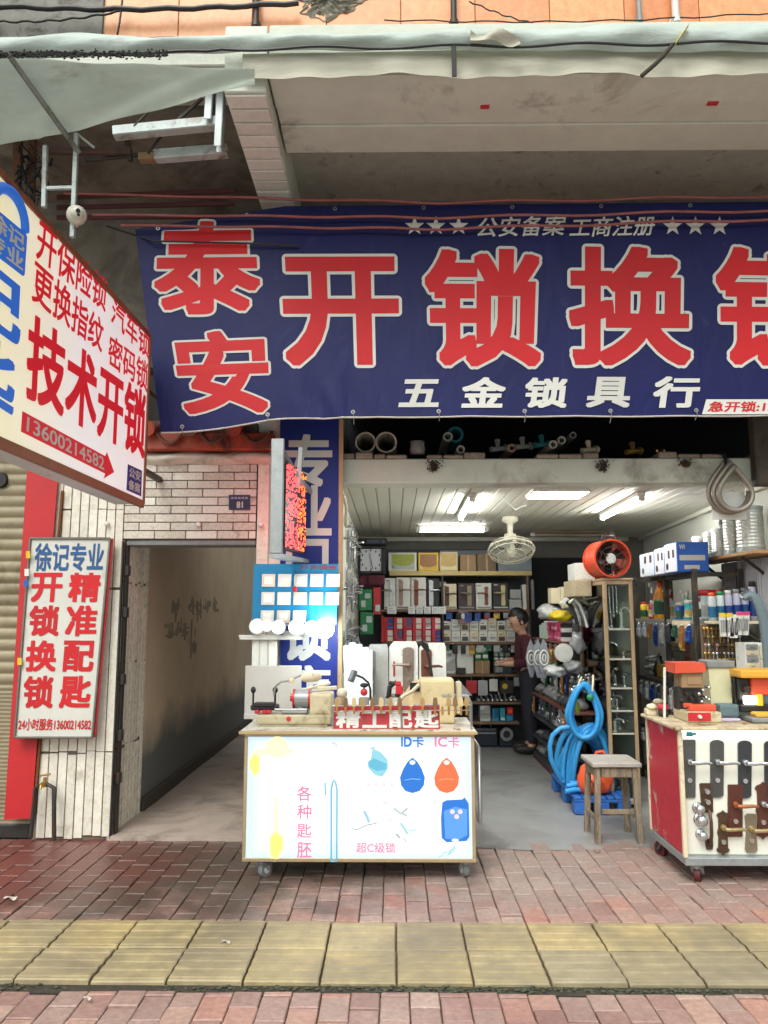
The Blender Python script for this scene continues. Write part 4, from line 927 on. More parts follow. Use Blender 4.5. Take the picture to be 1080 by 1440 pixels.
for k, (px, w, h) in enumerate(((610, .055, .05), (848, .05, .05), (965, .045, .03))):
    q = MB(); rq = random.Random(k); c = at(px, 652, 5.17)
    for i in range(240): s_ = rq.random() ** .6; q.ball(c + V((rq.gauss(0, w * .5) * (1.1 - s_ * .6), rq.uniform(-.01, .02), .03 - h * 1.5 * s_ + rq.gauss(0, .006))), rq.uniform(.002, .006), 6, 4)
    tag(q.build('dust_clump', M('brown_dust', S(74, 58, 46), .95, var=.5, scale=40)), f'{("thick brown", "ragged brown", "thin brown")[k]} clump of dust hanging from the beam edge, {("below the teal roll", "left of the gold rods", "beside the hose coil")[k]}', 'dirt')
# coil of ribbed metal hose hanging on the beam
q = thing('hose_coil', 'grey ribbed metal hose coiled and hung on the beam, right end', 'hose', tuple(at(1025, 718, 5.1)))
c = at(1027, 690, 5.12); top = at(1018, 648, 5.15)
for k in range(3):
    pts = []; rr = .135 - .012 * k
    for i in range(49):
        a = math.pi * .5 + 2 * math.pi * i / 48; x = rr * math.cos(a); z = (rr * 1.05) * math.sin(a)
        if z > 0: x *= 1 - .72 * (z / (rr * 1.05)) ** 1.6; z *= 1.5
        pts.append(c + V((x + .008 * k, -.035 * k + .03 + .008 * math.sin(a * 2), z - .01 * k)))
    R_ = [.0165 + .0022 * (j % 2) for j in range(193)]
    fine = [pts[j // 4].lerp(pts[min(48, j // 4 + 1)], (j % 4) / 4) for j in range(193)]
    MB().tube(fine, R_, 8).build('hose_loop', M('ribbed_steel_hose', S(158, 148, 138), .4, metal=.45, var=.2), q)
t = MB(); t.tube([top + V((.0, .06, .06)), top + V((0, -.02, .04)), top + V((0, -.03, -.03))], .012, 6); t.build('hook', BLACK, q)
t = MB(); t.box(c.x - .11, c.x + .12, 5.17, 5.176, c.z - .19, c.z - .0, .001); tag(t.build('white_card', WHITE), 'square white card hanging behind the ribbed hose coil', 'card')
# shop lights, ceiling fan
TUBE = E('tube_glow', (1.0, .99, .94), 13.0); TUBE2 = E('tube_glow_front', (.97, 1.0, .95), 46.0)
def batten_light(a, c, lab, lit=True, w=.05, twin=False):
    a, c = V(a), V(c); q = thing('ceiling_tube_light', lab, 'light', tuple((a + c) / 2))
    t = MB(); t.bar(a, c, w * (2.2 if twin else 1.2), .03); t.build('fitting', M('fitting_white', S(214, 212, 206), .4, var=.06) if lit else M('fitting_brown', S(150, 128, 108), .5), q)
    d = (c - a).normalized(); s = d.cross(V((0, 0, 1))).normalized()
    for k in ((-1, 1) if twin else (0,)):
        o = s * k * .05 - V((0, 0, .034)); MB().cyl(a + d * .03 + o, c - d * .03 + o, .016, .016, 12).build('tube', (TUBE if twin else TUBE2) if lit else M('unlit_tube', S(176, 160, 146), .4), q)
        t = MB()
        for e in (a + d * .015, c - d * .015): t.box(e.x - .022 + o.x, e.x + .022 + o.x, e.y - .022 + o.y, e.y + .022 + o.y, e.z - .052, e.z - .012, .004)
        t.build('end_cap', WHITE, q)
a, c = at(586, 749, 7.9), at(685, 749, 7.9)
batten_light((a.x, 7.9, 2.335), (c.x, 7.9, 2.335), 'lit twin tube light across the ceiling before the back shelves', twin=True)
batten_light((.60, 5.75, 2.335), (.62, 6.95, 2.335), 'lit single tube light running front to back, left of the bright panel')
batten_light((1.86, 5.7, 2.335), (1.90, 6.95, 2.335), 'lit single tube light running front to back near the hose coil')
batten_light((1.52, 8.4, 2.335), (2.42, 8.4, 2.335), 'unlit brownish tube light over the dark doorway', lit=False)
q = thing('ceiling_panel_light', 'bright square panel light in the middle of the slatted ceiling', 'light', (1.28, 5.75, 2.34))
t = MB(); t.box(1.02, 1.44, 5.52, 5.86, 2.325, 2.352, .004); t.build('frame', WHITE, q)
t = MB(); t.box(1.035, 1.425, 5.535, 5.845, 2.319, 2.3245, .001); t.build('diffuser', E('panel_glow', (1.0, .98, .92), 16.0), q)
fp = at(718, 770, 7.2); q = thing('ceiling_fan', 'white caged orbit fan hanging from the slatted ceiling', 'fan', (fp.x, 7.2, 2.36))
IV = M('fan_ivory', S(222, 216, 196), .4, var=.08)
t = MB(); t.lathe([(.06, 0), (.075, -.02), (.07, -.05), (.03, -.07), (.025, -.16), (.055, -.17), (.06, -.25), (.03, -.27)][::-1], (fp.x, 7.2, 2.355), 20); t.build('motor', IV, q)
cz = fp.z - .03; T = Mx.Translation((fp.x, 7.16, cz)) @ Mx.Rotation(rad(-64), 4, 'X') @ Mx.Rotation(rad(6), 4, 'Y') if False else Mx.Translation((fp.x, 7.16, cz)) @ Mx.Rotation(rad(-25), 4, 'X')
t = MB()
for r, z in ((.215, 0), (.20, .035), (.20, -.035), (.13, -.055), (.07, -.062), (.13, .055)):
    t.tube([T @ V((r * math.cos(i * math.pi / 20), r * math.sin(i * math.pi / 20), z)) for i in range(40)], .004 if r < .21 else .007, 6, closed=True)
for i in range(36):
    a = i * math.pi / 18
    t.tube([T @ V((r * math.cos(a + tw), r * math.sin(a + tw), z)) for r, z, tw in ((.03, -.064, 0), (.13, -.055, .1), (.20, -.035, .16), (.215, 0, .18), (.20, .035, .2), (.10, .06, .2))], .0016, 4)
t.build('cage', IV, q)
t = MB()
for k in range(3):
    a0 = k * 2.094
    t.sheet(lambda u, v: T @ V(((.04 + .145 * u) * math.cos(a0 + (v - .5) * (.5 + .5 * u)), (.04 + .145 * u) * math.sin(a0 + (v - .5) * (.5 + .5 * u)), .018 * (v - .5))), 6, 6, .003)
t.build('blades', M('fan_blade_grey', S(196, 200, 190), .35), q)
t = MB(); t.lathe([(.0, -.072), (.03, -.07), (.036, -.05), (.036, .05)], (0, 0, 0), 16, T); t.tube([T @ V((0, 0, .05)), V((fp.x + .01, 7.2, 2.12)), V((fp.x, 7.2, 2.16))], .022, 8); t.build('hub', IV, q)
for k, (x, y, lab) in enumerate(((1.0, 6.1, 'thin white cable looping down from the slatted ceiling'),)):
    tag(MB().tube([(.85, 5.9, 2.345), (.9, 5.95, 2.30), (.98, 6.1, 2.27), (1.05, 6.2, 2.31), (1.12, 6.4, 2.345)], .006, 6).build('cable', WHITE), lab, 'cable')

# ================================================================== CARTS AT THE FRONT
def caster(par, x, y, z, r=.035, wheel=RUBBER, th=.028, ang=0.0, rim=GREYP):
    q = MB(); d = V((math.sin(ang), math.cos(ang), 0)); s = V((d.y, -d.x, 0)); c = V((x, y, 0)) + d * r * .7 + V((0, 0, r + .003))
    q.box(x - .03, x + .03, y - .03, y + .03, z - .008, z, .002); q.cyl((x, y, z - .025), (x, y, z - .006), .018, .02, 12)
    for k in (-1, 1): q.bar(c + s * k * (th * .5 + .004), V((x, y, z - .018)) + s * k * (th * .5 + .004), .004, .028, .001, up=tuple(s))
    o = q.build('caster', GALV, par)
    q = MB(); q.cyl(c - s * th / 2, c + s * th / 2, r, r, 20); q.build('wheel', wheel, o)
    q = MB(); q.cyl(c - s * (th / 2 + .003), c + s * (th / 2 + .003), r * .5, r * .5, 14); q.build('hub', rim, o)
CY = 4.40; CX0, CX1, CZ0, CZ1 = -.826, .452, .105, .79
K = thing('light_box_cart', 'wheeled service counter with a glowing white picture panel of keys and tags', 'counter', (-.19, 4.65, 0))
ALU = M('champagne_trim', S(196, 176, 140), .35, metal=.5, var=.15)
WOODT = M('laminate_edge', S(196, 170, 128), .5, var=.2, stretch=(1, 6, 6))
t = MB(); t.box(CX0 + .01, CX1 - .01, CY + .012, 4.92, CZ0 + .01, CZ1 - .012, .006); t.build('case', WHITE, K)
t = MB()
for (a, c) in (((CX0, CZ0), (CX1, CZ0)), ((CX0, CZ1 - .022), (CX1, CZ1 - .022))): t.box(a[0], c[0], CY - .006, CY + .016, a[1], a[1] + .022, .003)
for x in (CX0, CX1 - .02): t.box(x, x + .02, CY - .006, CY + .016, CZ0 + .022, CZ1 - .022, .003); t.box(x, x + .02, 4.90, 4.93, CZ0, CZ1 - .01, .003)
t.build('frame', ALU, K)
t = MB(); t.box(CX0 - .025, CX1 + .012, CY - .03, 4.96, CZ1, CZ1 + .012, .003); t.build('counter_top', M('counter_white', S(206, 200, 190), .35, var=.12, dirt=.3, dirtc=S(140, 120, 100)), K)
t = MB(); t.box(CX0 - .027, CX1 + .014, CY - .034, CY - .031, CZ1 - .004, CZ1 + .014, .001); t.build('top_edge', WOODT, K)
def glow_panel():
    m, nt, b = nodes('light_panel'); tc = N(nt, 'TexCoord'); sx = N(nt, 'SeparateXYZ'); L(nt, tc.outputs['Generated'], sx.inputs[0])
    def edge(o):
        a = N(nt, 'Math', operation='SUBTRACT'); L(nt, o, a.inputs[0]); a.inputs[1].default_value = .5
        c = N(nt, 'Math', operation='ABSOLUTE'); L(nt, a.outputs[0], c.inputs[0]); return c.outputs[0]
    mx = N(nt, 'Math', operation='MAXIMUM'); L(nt, edge(sx.outputs[0]), mx.inputs[0]); L(nt, edge(sx.outputs[2]), mx.inputs[1])
    c = ramp(nt, mx.outputs[0], .33, .5, (1.0, 1.0, 1.0), (.46, .66, .88)); L(nt, c, b.inputs['Emission Color']); b.inputs['Emission Strength'].default_value = .60
    b.inputs['Base Color'].default_value = (.3, .3, .31, 1); b.inputs['Roughness'].default_value = .35; return m
GP = quadw((CX0 + .02, CY, CZ1 - .022), (CX1 - .02, CY, CZ1 - .022), (CX1 - .02, CY, CZ0 + .022), (CX0 + .02, CY, CZ0 + .022))
t = MB(); panel(t, GP, .004, 0); t.build('glowing_panel', glow_panel(), K)
def lp(px, py): p = at(px, py, CY); return V((p.x, CY - .0045, p.z))
def ink(n, c, e=.42): return E('lit_' + n, c, e)
LB_, LR_, LP_, LO_, LT_, LY_, LG_ = ink('blue', (.02, .17, .62)), ink('red', (.72, .10, .16)), ink('pink', (.78, .22, .36)), ink('orange', (.90, .16, .06)), ink('teal', (.26, .58, .70)), ink('yellow', (.82, .86, .22)), ink('grey', (.30, .38, .42))
LPY_ = ink('pale_yellow', (.93, .95, .50), .55)
def flat(name, pts, m, th=.0012, lift=0.0):
    q = MB(); q.prism([(p[0], p[1]) for p in pts], lambda u, v, w: lp(u, v) - V((0, w + lift, 0)), th); return q.build(name, m, K)
def oval(cx, cy, rx, ry, n=20, egg=0.0):
    return [(cx + rx * math.cos(2 * math.pi * i / n) * (1 - egg * max(0, -math.sin(2 * math.pi * i / n))), cy + ry * math.sin(2 * math.pi * i / n)) for i in range(n)]
def stroke(name, pts, r, m):
    q = MB(); q.tube([lp(*p) for p in pts], max(r * 1.6, .0017), 5); return q.build(name, m, K)
def lw(s, x0, y0, x1, y1, m, bold=.012, name='printed_writing'):
    A, C = lp(x0, y0), lp(x1, y1); f = quadw((A.x, A.y, A.z), (C.x, A.y, A.z), (C.x, A.y, C.z), (A.x, A.y, C.z)); q = MB(); write(q, s, f, bold, 0, .0003); return q.build(name, m, K)
flat('key_picture', [(352, 1082), (350, 1070), (356, 1056), (368, 1050), (372, 1056), (376, 1042), (390, 1034), (402, 1040), (406, 1052), (416, 1056), (402, 1062), (388, 1066), (374, 1060), (364, 1066), (366, 1086), (358, 1092)], LPY_)
flat('key_picture', [(352, 1080), (351, 1070), (358, 1060), (366, 1066), (364, 1084), (358, 1090)], LY_, .001, .0012)
stroke('key_picture', [(388 + 9.5 * math.cos(i * math.pi / 10), 1048 + 9.5 * math.sin(i * math.pi / 10)) for i in range(21)], .0009, ink('dusty', (.68, .66, .56)))
stroke('key_picture', [(356, 1062), (364, 1054), (372, 1052)], .0009, ink('dusty', (.68, .66, .56)))
flat('key_picture', [(386, 1120), (390, 1120), (392, 1168), (400, 1176), (400, 1192), (394, 1206), (386, 1212), (379, 1204), (377, 1188), (378, 1176), (385, 1168)], LPY_)
flat('key_picture', [(381, 1176), (388, 1170), (397, 1178), (397, 1192), (388, 1209), (381, 1200)], LY_, .001, .0012)
for s, y0, y1 in (("各", 1105, 1126), ("种", 1131, 1151), ("匙", 1158, 1178), ("胚", 1184, 1206)): lw(s, 418, y0, 438, y1, LP_)
stroke('key_blank_picture', [(466, 1211), (466, 1110), (468, 1100), (470, 1096), (472, 1100), (474, 1110), (473.5, 1211), (466, 1211)], .0035, ink('sky', (.16, .46, .66)))
stroke('key_blank_picture', [(470, 1208), (470, 1110)], .0028, ink('pale_sky', (.55, .78, .88)))
stroke('key_blank_picture', [(457, 1100), (458, 1118)], .0028, ink('sky', (.16, .46, .66)))
for k in range(4): stroke('key_blank_picture', [(461, 1126 + 20 * k), (461, 1134 + 20 * k)], .0008, LT_)
stroke('ring_picture', [(467, 1044), (472, 1046), (475, 1050)], .0012, LG_)
flat('teal_tag_picture', [(524, 1052), (536, 1058), (545, 1068), (546, 1080), (538, 1092), (528, 1090), (518, 1080), (517, 1072), (521, 1070)], LT_)
flat('teal_tag_picture', [(518, 1070), (526, 1066), (544, 1074), (542, 1082), (530, 1084), (519, 1078)], ink('deep_teal', (.12, .44, .62)), .001, .0012)
stroke('teal_tag_picture', [(521, 1053), (527, 1050)], .002, LG_)
for k in range(4): flat('small_print', oval(518 + 11 * k, 1103, 2.4, 3), ink('pale_pink', (.92, .62, .66)))
def drop(cx, m, m2):
    flat('tag_picture', [(cx + x, y) for x, y in ((0, 1065), (7, 1071), (13, 1081), (17.5, 1093), (16, 1104), (10, 1112), (0, 1115), (-10, 1112), (-16, 1104), (-17.5, 1093), (-13, 1081), (-7, 1071))], m)
    flat('tag_hole', oval(cx, 1072, 4, 3), ink('hole', (.95, .97, 1)), .0012, .0013)
    stroke('tag_ring', [(cx - 2, 1062), (cx, 1056), (cx + 2, 1062), (cx, 1068)], .001, LG_)
    stroke('tag_shine', [(cx - 11, 1097), (cx, 1095), (cx + 11, 1096)], .0016, m2)
drop(580, LB_, ink('mid_blue', (.2, .45, .85))); drop(628, LO_, ink('mid_orange', (.96, .34, .2)))
lw("ID", 564, 1036, 579, 1050, LB_, .03); lw("卡", 580, 1034, 596, 1051, LB_, .02)
lw("IC", 611, 1036, 629, 1050, LP_, .02); lw("卡", 630, 1035, 646, 1052, LP_, .016)
stroke('ring_picture', [(571 + 17 * math.cos(a), 1038 - 8 * math.sin(a)) for a in [i * .26 for i in range(2, 11)]], .0005, LT_)
stroke('ring_picture', [(628 + 14 * math.cos(a), 1038 - 9 * math.sin(a)) for a in [i * .26 for i in range(0, 13)]], .0006, LG_)
flat('remote_picture', [(622, 1128), (628, 1125), (650, 1124), (653, 1121), (656, 1125), (659, 1130), (660, 1176), (656, 1182), (628, 1184), (621, 1178), (620, 1150)], LB_)
flat('remote_picture', [(624, 1140), (640, 1134), (657, 1138), (657, 1174), (646, 1180), (626, 1179)], ink('mid_blue2', (.10, .32, .78)), .001, .0012)
for x, y in ((636, 1141), (647, 1141), (642, 1148)): flat('remote_button', oval(x, y, 3.4, 3.4, 14), ink('lilac', (.85, .62, .90)), .001, .0023)
flat('remote_button', oval(640, 1181, 5, 2), ink('hole', (.95, .97, 1)), .001, .0023)
for k, s in enumerate("身份遥控"): lw(s, 605, 1122 + 12.5 * k, 613, 1131 + 12.5 * k, ink('pale_rose', (.78, .40, .52)), .0)
lw("超C级锁", 501, 1184, 556, 1199, LP_, .01)
rk = random.Random(6)
for pts, r, m in (([(495, 1165), (503, 1166), (515, 1160), (530, 1157)], .002, LG_), ([(512, 1140), (516, 1148), (519, 1156)], .0055, ink('core_teal', (.32, .56, .66))), ([(538, 1126), (545, 1130)], .0014, LG_),
                  ([(554, 1136), (562, 1142), (572, 1146)], .0045, ink('core_green', (.46, .58, .52))), ([(566, 1142), (573, 1136)], .003, LG_), ([(563, 1157), (568, 1164), (573, 1172)], .0036, LT_), ([(557, 1172), (562, 1178)], .003, LG_), ([(545, 1154), (556, 1150)], .0012, LG_), ([(575, 1168), (585, 1166)], .0022, LT_), ([(567, 1178), (572, 1184)], .0014, LG_)):
    stroke('lock_core_picture', pts, r, m)
stroke('key_scribble', [(617, 1206), (624, 1199), (632, 1197), (640, 1189), (638, 1196), (629, 1202), (634, 1196), (641, 1192)], .0014, LT_)
for x, y, an in ((CX0 + .10, CY + .05, .6), (CX1 - .05, CY + .06, -.3), (CX0 + .10, 4.88, .4), (CX1 - .06, 4.88, -.5)): caster(K, x, y, CZ0, .042, GREYP, .03, an, WHITE)
t = MB()
for x in (CX1 + .03,): t.tube([(x, 4.90, .22), (x, 4.90, .90), (x - .02, 4.90, .935), (x - .06, 4.90, .94), (CX1 - .5, 4.90, .94)], .013, 10)
t.tube([(CX1 + .03, 4.45, .30), (CX1 + .03, 4.90, .30)], .012, 8); t.tube([(CX1 + .03, 4.45, .30), (CX1 + .03, 4.45, .70), (CX1 + .03, 4.9, .70)], .012, 8)
t.build('tube_rail', STEEL, K)
TOPZ = CZ1 + .0125
# things on the light box counter
f = quadw(at(470, 991, 4.49), at(618, 991, 4.49), (at(618, 988, 4.49).x, 4.46, TOPZ), (at(470, 988, 4.49).x, 4.46, TOPZ))
Q = thing('red_counter_sign', 'low red strip sign with white brush lettering on the light box counter', 'sign', tuple(at(544, 1017, 4.47)))
t = MB(); panel(t, f, .004, -.004); t.build('strip', M('dull_red_strip', S(168, 22, 36), .5, var=.2, dirt=.15), Q)
for s, u0, u1 in (("精", .02, .25), ("工", .27, .50), ("配", .52, .74), ("匙", .76, .99)):
    o = MB(); write(o, s, sub(f, u0, u1, .04, .76), .03, 0, .0012); o.build('lettering', INKWHITE, Q)
rail = thing('key_rack', 'low wire rack of brass key blanks along the counter front', 'rack', tuple(at(565, 1017, 4.43)))
t = MB(); a, c = at(468, 993, 4.45), at(662, 991, 4.45); t.cyl(a, c, .004, .004, 8); t.cyl(a - V((0, 0, .03)), c - V((0, 0, .03)), .003, .003, 8)
for p in (a, c, a.lerp(c, .5)): t.cyl((p.x, 4.45, TOPZ), p, .004, .004, 8)
t.build('wire', STEEL, rail)
KH = [M('keyhead_brass', S(186, 156, 104), .4, metal=.4, var=.3), M('keyhead_brown', S(126, 98, 66), .5, var=.3), M('keyhead_tan', S(206, 182, 138), .45, var=.2)]
kx = [474, 486, 498, 510, 524, 536, 549, 562, 578, 594, 612, 622, 631, 640, 648, 656]
for k, px in enumerate(kx):
    low = px > 606; p = at(px, 985, 4.435 - .004 * (k % 3)); w = .0145; zt_ = p.z + .02; zb_ = zt_ - (.058 if not low else .075)
    q = thing('key_blank', f'brass key blank hanging on the counter rack, {ORD[k]} of sixteen from the engraving machine', 'key', (p.x, p.y, zb_), 'key blanks on the counter rack')
    t = MB(); t.prism([(-w, 0), (-w * .8, .034), (-w * .4, .042), (w * .4, .042), (w * .8, .034), (w, 0), (w * .55, -.008), (-w * .55, -.008)], lambda u, v, h: V((p.x + u, p.y - h, zt_ - .045 + v)), .006); t.build('key_head', KH[k % 3], q)
    t = MB(); b_ = zt_ - .05 - (.05 if low else .044); t.box(p.x - .006, p.x + .006, p.y - .004, p.y - .001, b_, zt_ - .052, .001); t.box(p.x - .002, p.x + .002, p.y - .006, p.y - .001, b_ + .004, zt_ - .052, .0005); t.build('key_blade', BRASS, q)
# key cutting machine, left
Q = thing('key_cutting_machine', 'beige key cutting machine with grey motor and gooseneck lamp on the counter', 'machine', (-.62, 4.62, TOPZ))
my = 4.58
def zz(px, py, y=my): return at(px, py, y)
BEI = M('machine_beige', S(196, 184, 152), .42, var=.14, dirt=.25, dirtc=S(128, 112, 84)); MG = M('motor_grey', S(150, 152, 152), .4, metal=.5, var=.2)
a, c = zz(362, 1004), zz(466, 1018)
t = MB(); t.box(a.x, c.x, my - .04, my + .2, TOPZ + .012, a.z, .012, seg=2); t.box(a.x + .02, c.x - .02, my - .03, my + .19, TOPZ, TOPZ + .012, .002); t.build('base', BEI, Q)
a, c = zz(436, 975), zz(467, 1005); t = MB(); t.box(a.x, c.x, my - .02, my + .17, c.z, a.z, .014, seg=2); t.build('gear_housing', BEI, Q)
a, c = zz(411, 984), zz(436, 984); t = MB(); t.cyl((a.x, my + .06, a.z), (c.x, my + .06, a.z), .052, .052, 24)
for k in range(9): an = math.pi * (.9 + .5 * k / 9) * 1.2; t.box(a.x + .012, c.x - .008, my + .06 + .052 * math.cos(an) - .003, my + .06 + .052 * math.cos(an) + .003, a.z + .052 * math.sin(an) - .003, a.z + .052 * math.sin(an) + .004, .001)
t.build('motor', MG, Q)
t = MB()
for x in (a.x + .004, c.x - .008): t.cyl((x - .006, my + .06, a.z), (x + .006, my + .06, a.z), .056, .056, 24)
t.cyl((a.x - .02, my + .06, a.z), (a.x, my + .06, a.z), .016, .02, 14); t.build('motor_band', RED, Q)
a = zz(352, 992); c = zz(391, 992); t = MB(); t.box(a.x, c.x, my, my + .07, a.z - .03, a.z + .004, .008); t.box(a.x + .02, c.x - .02, my - .012, my + .05, a.z - .008, a.z + .016, .006)
for px in (355, 386): p = zz(px, 972); t.cyl((p.x, my + .03, a.z), (p.x, my + .03, p.z), .006, .006, 8); t.ball((p.x, my + .03, p.z + .004), (.016, .016, .02), 12, 8)
t.build('carriage', BLACK, Q)
t = MB()
for px in (362, 378, 372): p = zz(px, 1000); t.box(p.x - .012, p.x + .016, my - .03, my + .02, p.z - .012, p.z + .008, .004)
p = zz(406, 1011, my - .04); t.cyl((p.x, my - .045, p.z), (p.x, my - .03, p.z), .014, .014, 14); t.build('red_knob', RED, Q)
t = MB(); a, c = zz(396, 998), zz(432, 998); t.cyl((a.x - .04, my - .0, a.z), (c.x, my - .0, a.z), .009, .009, 10); t.box(a.x, c.x, my - .02, my + .05, a.z - .02, a.z - .004, .003); t.tube([zz(418, 1001), zz(420, 995), zz(428, 997), zz(430, 1003)], .004, 6); t.build('guide_rod', STEEL, Q)
t = MB(); t.tube([zz(385, 978), zz(387, 966), zz(395, 959), zz(407, 957), zz(415, 953), zz(424, 949)], .006, 8); t.build('lamp_arm', STEEL, Q)
a, c = zz(424, 954), zz(452, 951); t = MB(); t.tube([a, a.lerp(c, .2) + V((0, 0, .004)), a.lerp(c, .8) + V((0, 0, .004)), c], [.016, .03, .032, .014], 14); p = zz(410, 957); t.box(p.x - .014, p.x + .018, my - .014, my + .014, p.z - .012, p.z + .012, .004); t.build('lamp_head', CREAM, Q)
t = MB(); a, c = zz(405, 981), zz(462, 968); t.bar(a + V((0, .12, .01)), c + V((0, .12, .02)), .05, .016); a, c = zz(446, 969), zz(474, 967); t.bar(a, c, .03, .022); t.ball(zz(481, 975), (.032, .03, .03), 12, 8); t.build('vise_arm', CREAM, Q)
# grey sheet board standing behind it
a, c = zz(345, 936, 4.86), zz(424, 936, 4.86); t = MB(); t.box(a.x, c.x, 4.86, 4.872, TOPZ, a.z, .003); t.box(a.x, c.x, 4.850, 4.86, TOPZ, TOPZ + .03, .002)
tag(t.build('grey_back_board', M('grey_board', S(190, 186, 180), .5, var=.08)), 'plain pale grey board standing behind the key cutting machine', 'board')
# second machine
Q = thing('duplicating_machine', 'cream duplicating machine with sloped front behind the key rack', 'machine', (.17, 4.65, TOPZ)); my = 4.66
CRM = M('machine_cream', S(214, 196, 152), .42, var=.12, dirt=.2, dirtc=S(150, 126, 88))
a, c = zz(592, 957), zz(641, 990); t = MB(); t.box(a.x, c.x, my, my + .2, TOPZ, a.z, .016, seg=2); t.build('housing', CRM, Q)
pts = [zz(592, 960), zz(592, 1000), zz(566, 1000), zz(566, 986), zz(582, 963)]
t = MB(); t.prism([(p.x, p.z) for p in pts], lambda u, v, w: V((u, my + .02 + w, v)), .15); t.build('sloped_head', CRM, Q)
p = zz(584, 968); t = MB(); t.cyl((p.x, my + .022, p.z), (p.x, my - .012, p.z), .016, .014, 16); t.box(p.x - .03, p.x + .03, my + .014, my + .021, p.z - .028, p.z + .024, .003); t.build('dial', BLACK, Q)
t = MB(); p = zz(560, 972); t.box(p.x - .015, p.x + .03, my + .03, my + .07, p.z - .03, p.z + .02, .006); p = zz(556, 964); t.box(p.x, p.x + .035, my + .03, my + .08, p.z - .012, p.z + .012, .004); t.build('red_clamp', RED, Q)
t = MB(); t.tube([zz(557, 992), zz(568, 978), zz(580, 972), zz(590, 962)], .011, 8); t.box(zz(644, 960).x, zz(652, 960).x, my + .05, my + .12, TOPZ + .05, zz(644, 962).z, .005); t.build('feed_arm', CREAM, Q)
t = MB(); p = zz(628, 978, my - .004); t.box(p.x - .03, p.x + .03, my - .004, my + .002, p.z - .008, p.z + .008, .001); t.build('name_plate', M('plate_silver', S(200, 196, 186), .3, metal=.6), Q)
Q = thing('gooseneck_lamp', 'tall black gooseneck work lamp rising behind the cream duplicating machine', 'lamp', tuple(zz(606, 962, 4.9)))
t = MB(); t.tube([at(606, 985, 4.9), at(607, 950, 4.9), at(604, 930, 4.9), at(600, 914, 4.9)], .009, 8); t.build('neck', BLACK, Q)
t = MB(); t.tube([at(602, 916, 4.9), at(598, 908, 4.9), at(593, 903, 4.88)], [.012, .022, .016], 12); t.build('head', BLACK, Q)
Q = thing('gooseneck_lamp', 'small black gooseneck work lamp with square head before the white slats', 'lamp', tuple(at(521, 985, 4.7)))
t = MB(); t.tube([at(521, 985, 4.7), at(521, 970, 4.7), at(518, 960, 4.7), at(510, 953, 4.7), at(500, 949, 4.7)], .007, 8); t.build('neck', BLACK, Q)
t = MB(); p = at(496, 951, 4.7); t.bar(p + V((.012, 0, .035)), p + V((-.012, -.02, -.03)), .034, .03); t.build('head', M('lamp_grey', S(96, 100, 104), .4), Q)
Q = thing('small_clamp_tool', 'small red and black clamp tool between the two machines', 'tool', tuple(at(512, 1000, 4.7)))
t = MB(); p = at(512, 978, 4.7); t.box(p.x - .03, p.x + .03, 4.68, 4.72, TOPZ, p.z - .01, .005); t.cyl(p, p + V((0, 0, .05)), .008, .008, 8); t.build('body', GREYP, Q)
t = MB(); t.ball(p + V((.0, -.01, .02)), (.022, .02, .022), 12, 8); t.build('red_grip', RED, Q)
t = MB(); t.ball(p + V((0, 0, .06)), (.026, .02, .014), 12, 8); t.build('knob', BLACK, Q)
t = MB(); pts = [at(*q, 4.85) for q in ((546, 982), (548, 966), (556, 960), (562, 966), (558, 980))]; t.tube(pts, .016, 8); t.tube([at(548, 960, 4.85), at(560, 962, 4.83)], .012, 6)
tag(t.build('black_hand_tool', BLACK), 'black hooked hand tool lying left of the cream duplicating machine', 'tool')
for k, (px, h, m) in enumerate(((455, .05, BLACK), (540, .05, CREAM), (549, .045, WHITE))):
    p = at(px, 980, 4.72); t = MB(); t.lathe([(.0, 0), (.018, 0), (.018, h), (.008, h + .012), (.008, h + .03), (.0, h + .03)], (p.x, 4.72, TOPZ), 14)
    tag(t.build('small_bottle', m), f'small {("black", "cream", "white")[k]} oil bottle on the light box counter', 'bottle')
